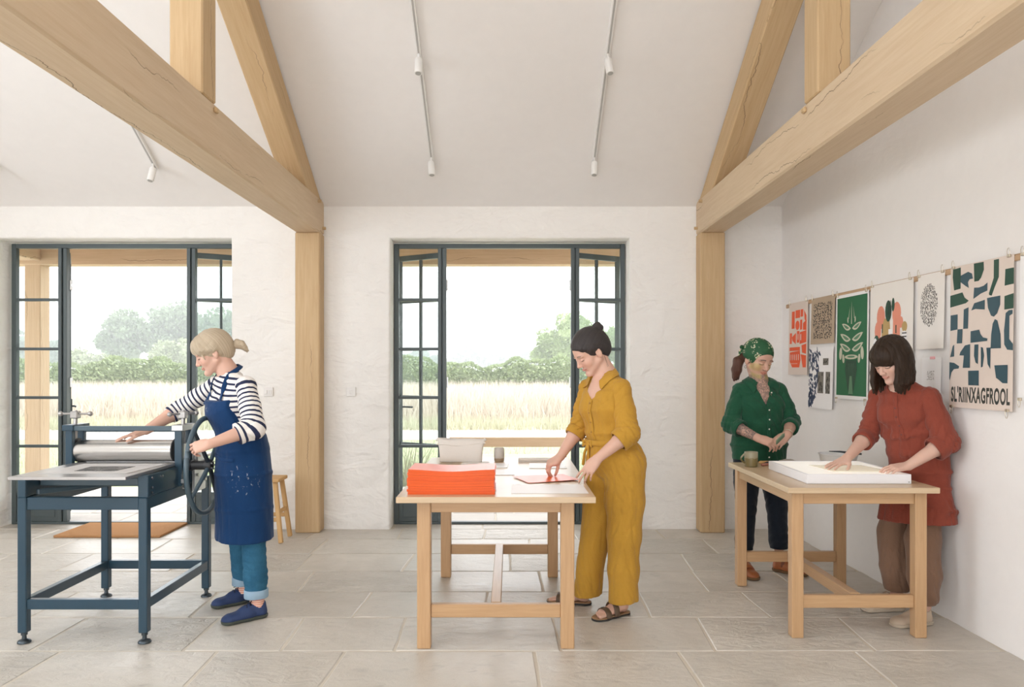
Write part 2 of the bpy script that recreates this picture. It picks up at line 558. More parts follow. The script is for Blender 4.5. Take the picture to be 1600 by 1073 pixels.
rows = [
    (2.25, 2.80, [-1.2, -0.3, 0.62, 1.4]),
    (2.80, 3.35, [-1.9, -1.05, -0.25, 0.5, 1.2]),
    (3.35, 3.875, [-2.273, -1.466, -0.846, 0.129, 0.852, 1.728]),
    (3.875, 4.40, [-1.657, -1.17, -0.59, 0.251, 1.052, 1.859]),
    (4.40, 4.906, [-2.75, -1.85, -0.893, -0.149, 0.81, 1.48]),
    (4.906, 5.41, [-2.2, -1.368, -0.55, 0.207, 1.27, 1.85]),
    (5.41, 5.927, [-2.415, -1.516, -0.75, 0.0, 0.62, 1.30]),
    (5.927, 6.437, [-2.81, -2.1, -1.534, -0.7, 0.16, 0.9, 1.604]),
    (6.437, 6.84, [-3.3, -2.4, -1.7, -0.95, -0.22, 0.55, 1.3]),
]
for y0, y1, js in rows:
    course(y0, y1, fill(js, XL, xr(y0) - 0.005, rng), 'flagstone', M['stone'], fl, rng)
for (a, b) in ((-4.59, -2.49), (-1.05, 1.055)):
    course(6.84, 7.16, [a, a + 0.8, a + 1.45, b], 'flagstone', M['stone'], fl, rng)
y = 2.25
while y > FY + 0.3:                     # behind and below the viewer
    course(y - 0.9, y, [XL, -3.2, -0.4, 2.0], 'flagstone', M['stone'], fl, rng); y -= 0.9

# ---------------------------------------------------------------- steel french doors
BARS = [2.060, 1.608, 1.161, 0.715]
def xform(verts_boxes, mtx): return verts_boxes
def french_door(name, jl, p1, p2, jr, ang_l, ang_r):
    """jl / jr outer jambs, p1 / p2 = (left, right) edges of the two posts; leaves swing outwards by their angles"""
    root = sgroup(name)
    Y0, Y1 = 7.045, 7.10
    ZT = 2.573
    m = M['steel_frame']
    boxes('frame', [(jl, jl + 0.042, Y0, Y1, 0, ZT), (jr - 0.042, jr, Y0, Y1, 0, ZT), (jl + 0.042, jr - 0.042, Y0, Y1, ZT - 0.042, ZT)], m, root, 0.004)
    boxes('threshold', [(jl + 0.042, jr - 0.042, Y0 + 0.002, Y1, 0.0, 0.022)], m, root, 0.003)
    for a, b in (p1, p2):
        w = b - a
        boxes('post', [(a, a + w * 0.42, Y0 - 0.004, Y1, 0.022, ZT - 0.042), (a + w * 0.42, a + w * 0.56, Y0 + 0.014, Y1 - 0.01, 0.022, ZT - 0.042),
                       (a + w * 0.56, b, Y0 + 0.003, Y1, 0.022, ZT - 0.042)], m, root, 0.003)
    for (a, b) in ((jl + 0.042, p1[0]), (p2[1], jr - 0.042)):
        boxes('kick_panel', [(a, b, Y0 + 0.012, Y1 - 0.02, 0.022, 0.27), (a + 0.035, b - 0.035, Y0 + 0.006, Y0 + 0.014, 0.065, 0.225)], m, root, 0.003)
        zs = [0.285] + sorted(BARS) + [ZT - 0.042]
        for z in sorted(BARS) + [0.278]:
            boxes('glazing_bar', [(a, b, Y0 + 0.006, Y1 - 0.012, z - 0.013, z + 0.013)], m, root, 0.002)
        for k in range(5):
            box('pane', a, b, Y0 + 0.022, Y0 + 0.027, zs[k] + (0.013 if k else 0.006), zs[k + 1] - (0.013 if k < 4 else 0), M['glass'], root)
    # opening leaves
    wl = (p2[0] - p1[1]) / 2 - 0.006
    for side, hx, ang in ((1, p1[1], ang_l), (-1, p2[0], ang_r)):
        # closed, the leaf runs from the hinge towards the middle; turning it outwards (towards +Y)
        mt = Matrix.Translation((hx, Y1 + 0.006, 0)) @ Matrix.Rotation(side * math.radians(ang), 4, 'Z') @ Matrix.Diagonal((side, 1, 1, 1))
        T = 0.042
        bm = bmesh.new()
        for b in ((0, 0.05, 0, T, 0.03, 2.50), (wl - 0.05, wl, 0, T, 0.03, 2.50), (0.05, wl - 0.05, 0, T, 2.45, 2.50), (0.05, wl - 0.05, 0.008, T - 0.008, 0.03, 0.27)):
            bm_box(bm, *b, bevel=0.003, mtx=mt)
        leaf = from_bm('leaf', bm, m, root)
        bars = [(0.05, wl - 0.05, 0.008, T - 0.008, z - 0.012, z + 0.012) for z in BARS] + [(wl / 2 - 0.011, wl / 2 + 0.011, 0.006, T - 0.006, 0.27, 2.45)]
        for b in bars:
            bm = bmesh.new(); bm_box(bm, *b, bevel=0.002, mtx=mt); from_bm('glazing_bar', bm, m, leaf)
        zs = [0.27] + sorted(BARS) + [2.45]
        for k in range(5):
            for (xa, xb) in ((0.05, wl / 2 - 0.011), (wl / 2 + 0.011, wl - 0.05)):
                bm = bmesh.new(); bm_box(bm, xa, xb, 0.018, 0.023, zs[k] + 0.012, zs[k + 1] - 0.012, mtx=mt); from_bm('pane', bm, M['glass'], leaf)
        for z in (0.35, 1.30, 2.2):
            bm = bmesh.new(); bm_box(bm, -0.008, 0.014, -0.010, 0.006, z - 0.045, z + 0.045, 0.003, mtx=mt)
            bm_box(bm, -0.004, 0.012, -0.018, -0.004, z - 0.05, z - 0.01, 0.002, mtx=mt); bm_box(bm, -0.004, 0.012, -0.018, -0.004, z + 0.01, z + 0.05, 0.002, mtx=mt)
            from_bm('hinge', bm, M['aluminium'], leaf)
        bm = bmesh.new(); bm_box(bm, wl - 0.036, wl - 0.016, -0.01, T + 0.01, 0.99, 1.13, 0.003, mtx=mt); bm_box(bm, wl - 0.14, wl - 0.02, -0.045, -0.03, 1.05, 1.068, 0.004, mtx=mt)
        bm_box(bm, wl - 0.034, wl - 0.018, -0.04, 0.0, 1.05, 1.068, 0.003, mtx=mt)
        from_bm('handle', bm, M['iron'], leaf)
    return root
french_door('door_1', -4.575, (-4.145, -4.068), (-2.965, -2.888), -2.487, 119, 149)
french_door('door_2', -1.064, (-0.662, -0.586), (0.560, 0.636), 1.054, 149, 149)

# ---------------------------------------------------------------- oak trusses
def truss(sx, label):
    xi, xo = 1.655 * sx, 1.868 * sx       # inner and outer faces
    xm = (xi + xo) / 2
    t = thing('roof_truss', label, 'roof truss', (xm, 6.75, 0), 'oak roof trusses')
    m = M['oak_beam']
    beam('post', (xm, 6.755, 0.0), (xm, 6.755, 2.612), 0.213, 0.17, m, t, up=(0, 1, 0), bevel=0.008)
    beam('tie_beam', (xm, 6.838, 2.761), (xm, FY + 0.01, 2.761), 0.213, 0.298, M['oak_tie'], t, bevel=0.012)
    # rafters follow the ceiling
    a = math.atan(SL); nz = math.cos(a); h = 0.225
    def rp(y, side=1): return EZ - 0.03 + SL * ((BY - y) if side > 0 else (y - FY)) - h / 2 / nz
    xr_ = (xi + 1.85 * sx) / 2
    ya = 6.72
    beam('rafter', (xr_, ya, rp(ya)), (xr_, RY + 0.002, rp(RY)), 0.19, h, m, t, bevel=0.008)
    yb = FY + 0.12
    beam('rafter', (xr_, yb, rp(yb, -1)), (xr_, RY - 0.002, rp(RY, -1)), 0.19, h, m, t, bevel=0.008)
    xs = (xi + 1.84 * sx) / 2
    for yq, sd in ((4.235, 1), (0.0, -1)):
        if sd < 0: yq = 2 * RY - 4.235
        beam('strut', (xs, yq, 2.912), (xs, yq, rp(yq, sd) - h / 2 / nz + 0.05), 0.18, 0.19, m, t, up=(0, 1, 0), bevel=0.008)
        box('peg', min(xi, xi - sx * 0.02), max(xi, xi - sx * 0.02), yq + 0.045, yq + 0.085, 2.855, 2.885, m, t, 0.006)
    for (yy, zz) in ((6.62, 2.87), (6.78, 2.665)):
        tube('peg', [(xi + sx * 0.02, yy, zz), (xi - sx * 0.028, yy, zz)], 0.014, m, t, 10)
    beam('king_post', (xs, RY, 2.912), (xs, RY, RZ - 0.35), 0.18, 0.2, m, t, up=(0, 1, 0))
truss(-1, 'pale oak roof truss over the blue press, post beside the striped-shirt woman')
truss(1, 'pale oak roof truss near the poster wall, post beside the woman in green')

# ---------------------------------------------------------------- track lights
def ceil_pt(x, y, drop):
    a = math.atan(SL); n = Vector((0, -math.sin(a), -math.cos(a)))
    return Vector((x, y, EZ + SL * (BY - y))) + n * drop
def track(x, label, spots, y0=6.42):
    t = thing('track_light', label, 'track light', ceil_pt(x, y0, 0))
    y1 = 2.6
    up = ceil_pt(x, y0, 0) - ceil_pt(x, y0, 1)
    beam('rail', ceil_pt(x, y0, 0.016), ceil_pt(x, y1, 0.016), 0.034, 0.032, M['white_paint'], t, up=up, bevel=0.003)
    beam('slot', ceil_pt(x, y0 - 0.01, 0.0325), ceil_pt(x, y1, 0.0325), 0.013, 0.003, M['track_slot'], t, up=up, bevel=0)
    for (ys, dx, dy) in spots:
        p = ceil_pt(x, ys, 0.03)
        d = Vector((dx, dy, -1.0)).normalized()
        q = p + Vector((0, 0, -0.05))
        s = tube('stem', [p, q], 0.008, M['white_paint'], t, 8)
        e0, e1 = q - d * 0.012, q + d * 0.105
        bm = bmesh.new()
        bm_tube(bm, [e0, e0 + d * 0.006, e1 - d * 0.004, e1], [0.024, 0.028, 0.028, 0.026], 16)
        sp = from_bm('spotlight', bm, M['white_paint'], t); shade_auto(sp)
        bm = bmesh.new(); bm_tube(bm, [e1, e1 + d * 0.002], 0.020, 16); ln = from_bm('lens', bm, M['track_slot'], sp)
track(-0.645, 'white ceiling track with two spotlights, left one over the orange paper table', [(6.30, 0.08, -0.25), (5.44, 0.0, -0.3)])
track(0.692, 'white ceiling track with two spotlights, right one above the mustard jumpsuit', [(6.30, -0.06, -0.25), (5.44, 0.12, -0.3)])
track(-2.95, 'white ceiling track ending in one spotlight beyond the left beam', [(6.36, -0.10, -0.3), (5.6, 0.0, -0.3)])
track(-4.27, 'white ceiling track at the far left edge above the door', [(6.36, 0.05, -0.25), (5.6, 0.05, -0.3)])

# ---------------------------------------------------------------- switch plates
for (x, y, lab) in ((420, 612, 'white double switch plate on plaster left of the oak post'), (549, 612, 'white switch plate on plaster between oak post and middle door')):
    c = px(x, y, 6.84)
    t = thing('switch_plate', lab, 'switch', c)
    box('plate', c.x - 0.042, c.x + 0.042, 6.825, 6.842, c.z - 0.042, c.z + 0.042, M['switch'], t, 0.004)
    for dx in ((-0.02, 0.02) if x < 500 else (0.0,)):
        box('rocker', c.x + dx - 0.011, c.x + dx + 0.011, 6.819, 6.827, c.z - 0.018, c.z + 0.018, M['switch'], t, 0.003)

# ---------------------------------------------------------------- outdoors
ter = sgroup('terrace')
box('ground_bed', -9, 6, 7.17, 9.4, -0.09, -0.022, M['mortar'], ter)
r2 = random.Random(9)
yy = 7.175
while yy < 9.3:
    d = r2.uniform(0.42, 0.6)
    d = min(d, 9.4 - yy)
    course(yy, yy + d, fill([r2.uniform(-3, 1)], -8.5, 5.0, r2, 0.6, 1.0), 'paving_slab', M['stone_out'], ter, r2, 0.013, -0.015)
    yy += d
# veranda
v = thing('veranda', 'pale oak veranda frame outside the doors with beam across and square post', 'veranda', (-5.11, 8.3, -0.02))
beam('post', (-5.11, 8.3, -0.015), (-5.11, 8.3, 2.55), 0.17, 0.17, M['oak_out'], v, up=(0, 1, 0))
beam('post', (4.2, 8.3, -0.015), (4.2, 8.3, 2.55), 0.17, 0.17, M['oak_out'], v, up=(0, 1, 0))
beam('header_beam', (-7.5, 8.3, 2.69), (5.2, 8.3, 2.69), 0.2, 0.30, M['oak_out'], v)
for xx in (-5.11, -1.77, 1.77, 4.2):
    beam('cross_beam', (xx, 7.172, 2.70), (xx, 8.2, 2.70), 0.2, 0.24, M['oak_out'], v)
rf = box('roof_board', -7.6, 5.3, 7.175, 8.75, 2.87, 2.93, M['oak_out'], v)

def ground_mat(name, a, b, sc, c=None):
    m = NT(name)
    f = m.noise(m.coord('Object', (1, 1, 1)), sc, 5)
    f2 = m.noise(m.coord('Object', (0.25, 1, 1)), 0.35, 3)
    m.set('Base Color', m.mix(m.math('MULTIPLY', f2, 0.6), m.mix(f, a, b), c or a))
    m.set('Roughness', 0.95); m.set('Specular IOR Level', 0.1)
    return m.m
lawn_m = ground_mat('mown_grass', (0.30, 0.33, 0.18, 1), (0.38, 0.40, 0.25, 1), 6)
path_m = ground_mat('pale_gravel', (0.52, 0.49, 0.44, 1), (0.66, 0.63, 0.58, 1), 60)
straw_m = ground_mat('meadow_soil', (0.48, 0.425, 0.34, 1), (0.52, 0.465, 0.38, 1), 2)
field_m = ground_mat('far_field', (0.30, 0.32, 0.19, 1), (0.36, 0.37, 0.24, 1), 0.2)
def ground(name, y0, y1, x0, x1, z, mat):
    return struct(box(name, x0, x1, y0, y1, z - 0.2, z, mat))
ground('ground_lawn', 9.4, 15.9, -16, 8, -0.03, lawn_m)
ground('ground_path', 15.9, 18.3, -22, 10, -0.035, path_m)
ground('ground_meadow', 18.3, 52, -60, 30, -0.04, straw_m)
ground('ground_field', 52, 420, -300, 160, -0.05, field_m)

def leaf_mat(name, a, b, rough=0.6):
    m = NT(name)
    f = m.noise(m.coord('Object'), 0.9, 4)
    f2 = m.noise(m.coord('Object'), 9.0, 2)
    m.set('Base Color', m.mix(m.math('ADD', m.math('MULTIPLY', f, 0.6), m.math('MULTIPLY', f2, 0.4)), a, b))
    m.set('Roughness', rough); m.set('Specular IOR Level', 0.25)
    m.set('Subsurface Weight', 0.0)
    return m.m

def cards(name, P, N, size, asp, mat, parent=None, seed=1, up=False):
    """many small pointed leaves / blades as one mesh: P centres, N leaf directions"""
    rs = np.random.RandomState(seed)
    n = len(P)
    d = N / np.linalg.norm(N, axis=1, keepdims=True)
    q = rs.normal(size=(n, 3)); 
    if up: q[:, 2] *= 0.15
    s = np.cross(d, q); s /= np.linalg.norm(s, axis=1, keepdims=True)
    L = size * rs.uniform(0.6, 1.35, (n, 1)); Wd = L * asp
    base, tip = P, P + d * L
    if up:
        bend = rs.normal(size=(n, 3)) * L * 0.16; bend[:, 2] = 0
        tip = tip + bend
        V = np.stack([base - s * Wd / 2, base + s * Wd / 2, tip], 1).reshape(-1, 3)
        k = 3
    else:
        mid = base + d * L * 0.45
        V = np.stack([base, mid - s * Wd / 2, tip, mid + s * Wd / 2], 1).reshape(-1, 3)
        k = 4
    me = bpy.data.meshes.new(name)
    me.vertices.add(n * k); me.vertices.foreach_set('co', V.astype(np.float32).ravel())
    me.loops.add(n * k); me.loops.foreach_set('vertex_index', np.arange(n * k, dtype=np.int32))
    me.polygons.add(n)
    me.polygons.foreach_set('loop_start', np.arange(0, n * k, k, dtype=np.int32))
    me.polygons.foreach_set('loop_total', np.full(n, k, dtype=np.int32))
    me.update(calc_edges=True)
    me.materials.append(mat)
    o = bpy.data.objects.new(name, me)
    return place(o, parent)

def blob(rs, c, r, n, zsq=1.0):
    """points on a lumpy shell with outward directions"""
    d = rs.normal(size=(n, 3)); d /= np.linalg.norm(d, axis=1, keepdims=True)
    rad = r * (0.80 + 0.22 * rs.rand(n, 1))
    p = d * rad; p[:, 2] *= zsq
    return p + np.array(c), d + rs.normal(size=(n, 3)) * 0.45

# meadow
rs = np.random.RandomState(3)
straw = leaf_mat('dry_meadow_grass', (0.50, 0.445, 0.37, 1), (0.54, 0.485, 0.41, 1), 0.8)
greeng = leaf_mat('green_meadow_grass', (0.41, 0.41, 0.29, 1), (0.47, 0.46, 0.35, 1), 0.8)
def meadow(n, y0, y1, hgt, mat, seed, name, label, asp):
    rs = np.random.RandomState(seed)
    yv = y0 + (y1 - y0) * rs.rand(n) ** 1.25
    xv = yv * (-0.69 + (0.85) * rs.rand(n))
    P = np.stack([xv, yv, np.full(n, -0.05)], 1)
    N = np.stack([rs.normal(size=n) * 0.16, rs.normal(size=n) * 0.16, np.ones(n)], 1)
    o = cards(name, P, N, hgt, asp, mat, None, seed, True)
    o['kind'] = 'stuff'; o['label'] = label; o['category'] = 'grass'
meadow(44000, 21.4, 47, 0.72, straw, 5, 'meadow_grass', 'tall straw-coloured meadow grass between lawn and hedge', 0.055)
meadow(5000, 20.2, 21.4, 0.5, straw, 16, 'meadow_edge_grass', 'shorter straw grass along the near edge of the meadow', 0.06)
meadow(9000, 18.4, 20.2, 0.28, greeng, 6, 'verge_grass', 'short green grass fringe along the near meadow edge', 0.06)
meadow(6000, 9.5, 15.8, 0.10, greeng, 7, 'lawn_grass', 'mown pale lawn grass beyond the terrace', 0.16)

# hedge
hg = leaf_mat('hedge_leaf', (0.15, 0.22, 0.085, 1), (0.40, 0.45, 0.26, 1))
rs = np.random.RandomState(8)
n = 42000
hx = -37 + 50 * rs.rand(n)
top = 1.75 + 0.25 * np.sin(hx * 0.7) + 0.16 * np.sin(hx * 1.9 + 1) + 0.1 * np.sin(hx * 4.3)
t = rs.rand(n)
face = rs.rand(n) < 0.68
hz = np.where(face, top * t, top)
hy = np.where(face, 50 - 0.5 * np.sin(np.pi * np.clip(t, 0, 1)) + 0.3 * rs.normal(size=n), 50 + 1.2 * rs.rand(n))
N = np.stack([rs.normal(size=n) * 0.7, np.where(face, -0.9, -0.2), np.where(face, 0.4, 1.0) + rs.normal(size=n) * 0.4], 1)
h = thing('hedge', 'long green field hedge beyond the meadow', 'hedge', (-12, 50, 0))
o = cards('foliage', np.stack([hx, hy, hz], 1), N, 0.21, 0.55, hg, h, 9); o['kind'] = 'stuff'
xs_ = np.linspace(-37, 13, 101)
tp = 1.6 + 0.25 * np.sin(xs_ * 0.7) + 0.16 * np.sin(xs_ * 1.9 + 1)
vs, fs = [], []
for k, (a, b) in enumerate(zip(xs_, tp)):
    vs += [(a, 50.1, -0.05), (a, 49.9, b * 0.5), (a, 50.3, b), (a, 51.2, b), (a, 51.6, -0.05)]
for k in range(100):
    for j in range(4): fs.append((k * 5 + j, (k + 1) * 5 + j, (k + 1) * 5 + j + 1, k * 5 + j + 1))
mesh('branch_core', vs, fs, hg, h)

bark = plain('bark', (0.20, 0.16, 0.13, 1), 0.9, 0, 0.2, 3)
def tree(name, label, x, y, lobes, mat, seed, leaf=0.55, n_per=1700, trunk=0.3):
    """lobes: (dx, dy, z, r)"""
    rs = np.random.RandomState(seed)
    t = thing(name, label, 'tree' if name == 'tree' else 'shrub', (x, y, -0.05))
    Ps, Ns = [], []
    bm = bmesh.new()
    for (dx, dy, z, r) in lobes:
        # sub-lobes give the crown its clumps
        for q in range(9):
            d = rs.normal(size=3); d[2] = abs(d[2]) * 0.9 - 0.15; d[1] = -abs(d[1]) * 0.8; d /= np.linalg.norm(d)
            c = np.array([x + dx, y + dy, z]) + d * r * 0.62
            P, N = blob(rs, c, r * rs.uniform(0.34, 0.52), n_per // 9, 0.85)
            Ps.append(P); Ns.append(N)
            mt = Matrix.Translation(c) @ Matrix.Diagonal((1, 1, 0.85, 1))
            bmesh.ops.create_icosphere(bm, subdivisions=1, radius=r * 0.25, matrix=mt)
        bmesh.ops.create_icosphere(bm, subdivisions=2, radius=r * 0.60, matrix=Matrix.Translation((x + dx, y + dy, z)))
    core = from_bm('crown_core', bm, mat, t, True)
    core['kind'] = 'stuff'
    o = cards('foliage', np.concatenate(Ps), np.concatenate(Ns), leaf, 0.6, mat, t, seed); o['kind'] = 'stuff'
    z0 = min(l[2] for l in lobes)
    tube('trunk', [(x, y, -0.05), (x + 0.1, y, z0 * 0.5), (x, y, max(z0, 1.0))], [trunk, trunk * 0.8, trunk * 0.6], bark, t, 8)
g1 = leaf_mat('oak_leaf', (0.12, 0.18, 0.10, 1), (0.26, 0.33, 0.20, 1))
g2 = leaf_mat('pale_leaf', (0.27, 0.32, 0.19, 1), (0.38, 0.42, 0.27, 1))
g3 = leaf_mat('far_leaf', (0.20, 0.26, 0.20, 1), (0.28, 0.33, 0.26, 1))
g4 = leaf_mat('ash_leaf', (0.22, 0.31, 0.11, 1), (0.38, 0.45, 0.22, 1))
def tl(pxs, d):
    """lobes from picture positions: (x, y, radius in pixels)"""
    c = px(pxs[0][0], 577, d)
    return c.x, [((a - pxs[0][0]) * d / 1200, (k % 3 - 1) * 0.8, H + (577 - b) * d / 1200, r * d / 1200) for k, (a, b, r) in enumerate(pxs)]
for (name, lab, d, pxs, mt, sd, lf) in (
    ('tree', 'broad rounded oak in the middle of the left door view', 100, [(205, 535, 36), (180, 555, 28), (232, 550, 30), (205, 565, 30)], g1, 11, 0.75),
    ('tree', 'taller rounded oak partly behind the right door post, blonde head in front', 104, [(275, 522, 40), (245, 545, 30), (300, 550, 35), (318, 530, 30)], g1, 12, 0.75),
    ('tree', 'dark oak crown seen through the side panes above the blonde hair', 101, [(345, 530, 34), (370, 545, 30), (335, 560, 30)], g1, 13, 0.75),
    ('bush', 'pale round bush in front of the oaks at left of the door view', 84, [(140, 570, 26), (165, 572, 18)], g2, 14, 0.5),
    ('bush', 'pale willowy bush in front of the oaks beside the door post', 86, [(268, 562, 28), (292, 556, 30), (320, 565, 26)], g2, 15, 0.5),
    ('bush', 'small rounded bush between the two pale bushes', 88, [(203, 573, 16), (190, 578, 12)], g1, 16, 0.5),
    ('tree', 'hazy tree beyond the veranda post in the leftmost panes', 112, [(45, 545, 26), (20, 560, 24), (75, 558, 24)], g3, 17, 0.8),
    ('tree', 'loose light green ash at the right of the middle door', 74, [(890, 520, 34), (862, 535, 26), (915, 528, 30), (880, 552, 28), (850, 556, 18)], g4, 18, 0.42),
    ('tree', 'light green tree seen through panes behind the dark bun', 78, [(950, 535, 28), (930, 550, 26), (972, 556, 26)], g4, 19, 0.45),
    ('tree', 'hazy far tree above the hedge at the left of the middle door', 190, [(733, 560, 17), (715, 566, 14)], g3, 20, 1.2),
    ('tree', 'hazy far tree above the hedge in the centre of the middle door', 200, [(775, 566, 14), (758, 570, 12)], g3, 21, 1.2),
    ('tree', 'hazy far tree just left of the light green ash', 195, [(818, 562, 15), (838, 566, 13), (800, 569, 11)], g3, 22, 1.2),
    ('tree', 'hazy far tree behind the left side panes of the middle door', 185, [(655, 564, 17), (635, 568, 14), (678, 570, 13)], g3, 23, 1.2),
):
    x_, lobes = tl([(a, b - (14 if 99 < d < 110 else 0), r) for a, b, r in pxs], d)
    tree(name, lab, x_, d, lobes, mt, sd, lf * 0.68)

# summer haze over the fields
def haze():
    m = bpy.data.materials.new('summer_haze'); m.use_nodes = True
    t = m.node_tree; t.nodes.clear()
    v = t.nodes.new('ShaderNodeVolumeScatter'); v.inputs['Density'].default_value = 0.0048; v.inputs['Color'].default_value = (1, 1, 1, 1); v.inputs['Anisotropy'].default_value = 0.0
    o = t.nodes.new('ShaderNodeOutputMaterial'); t.links.new(v.outputs[0], o.inputs['Volume'])
    h = box('field_haze', -280, 150, 26, 330, -0.6, 26, m)
    h['kind'] = 'stuff'; h['label'] = 'thin white summer haze over the far fields'; h['category'] = 'haze'
haze()

# garden bench on the terrace
b = thing('garden_bench', 'oak garden bench with a back rail outside the middle door', 'bench', (0.0, 8.85, -0.015))
for xx in (-0.60, 0.62):
    box('leg', xx - 0.035, xx + 0.035, 8.86, 8.92, -0.015, 0.638, M['oak_out'], b, 0.004)
    box('leg', xx - 0.035, xx + 0.035, 9.24, 9.30, -0.015, 0.365, M['oak_out'], b, 0.004)
beam('back_rail', (-0.70, 8.84, 0.584), (0.66, 8.84, 0.584), 0.035, 0.112, M['oak_out'], b)
for k in range(3):
    beam('seat_slat', (-0.68, 8.97 + k * 0.125, 0.38), (0.68, 8.97 + k * 0.125, 0.38), 0.11, 0.03, M['oak_out'], b)
# stalks growing at the terrace edge
def weed(x, y, seed):
    rs = np.random.RandomState(seed)
    n = 90
    P = np.stack([x + rs.normal(size=n) * 0.10, y + rs.normal(size=n) * 0.08, np.full(n, -0.05)], 1)
    N = np.stack([rs.normal(size=n) * 0.22, rs.normal(size=n) * 0.22, np.ones(n)], 1)
    return cards('grass_tuft', P, N, 0.6, 0.03, greeng, None, seed, True)
tag(weed(-1.25, 9.6, 31), 'tuft of tall green grass behind the left panes of the middle door', 'plant')
tag(weed(-5.1, 9.7, 32), 'tuft of tall green grass behind the panes of the left door', 'plant')
# ---------------------------------------------------------------- doormat
dm = thing('doormat', 'rectangular coir doormat on the floor before the left door', 'doormat', (-3.40, 6.8, 0))
bm = bmesh.new()
bm_box(bm, -3.85, -2.95, 6.47, 7.03, 0.002, 0.022, 0.006, 2)
from_bm('coir_pile', bm, M['mat'], dm)

# ---------------------------------------------------------------- oak tables
def table(label, x0, x1, y0, y1, zt, th, lx0, lx1, ly0, ly1, lw, apron_in, mats):
    t = thing('work_table', label, 'table', ((x0 + x1) / 2, (y0 + y1) / 2, 0))
    mt, mw = mats
    beam('tabletop', (x0, (y0 + y1) / 2, zt - th / 2), (x1, (y0 + y1) / 2, zt - th / 2), y1 - y0, th, mt, t, bevel=0.0025)
    zb = zt - th
    for a in (lx0, lx1 - lw):
        for b_ in (ly0, ly1 - lw):
            beam('leg', (a + lw / 2, b_ + lw / 2, 0.0), (a + lw / 2, b_ + lw / 2, zb), lw, lw, mw, t, up=(0, 1, 0), bevel=0.004)
    ah = 0.062
    for b_ in (ly0 + 0.012, ly1 - 0.012 - 0.028):
        beam('apron_rail', (lx0 + lw, b_ + 0.014, zb - ah / 2), (lx1 - lw, b_ + 0.014, zb - ah / 2), 0.028, ah, mw, t, bevel=0.002)
    for a in (lx0 + apron_in, lx1 - apron_in - 0.028):
        beam('apron_rail', (a + 0.014, ly0 + lw, zb - ah / 2), (a + 0.014, ly1 - lw, zb - ah / 2), 0.028, ah, mw, t, bevel=0.002)
    z0, z1 = 0.155, 0.222
    for b_ in (ly0 + 0.016, ly1 - lw + 0.016):
        beam('stretcher', (lx0 + lw, b_ + 0.018, (z0 + z1) / 2), (lx1 - lw, b_ + 0.018, (z0 + z1) / 2), 0.036, z1 - z0, mw, t, bevel=0.003)
    xm = (lx0 + lx1) / 2
    beam('stretcher', (xm, ly0 + 0.052, (z0 + z1) / 2 + 0.004), (xm, ly1 - lw + 0.016, (z0 + z1) / 2 + 0.004), 0.052, z1 - z0 - 0.004, mw, t, bevel=0.003)
    return t
table('oak work table at the middle door carrying the orange paper stack', -0.568, 0.427, 3.82, 5.55, 0.785, 0.031, -0.473, 0.327, 3.90, 5.31, 0.069, 0.012, (M['oak_top'], M['oak_table']))
table('oak work table near the poster wall carrying the lightbox', 1.457, 2.252, 4.02, 5.13, 0.80, 0.030, 1.490, 2.204, 4.057, 5.092, 0.062, 0.010, (M['oak_top'], M['oak_table']))

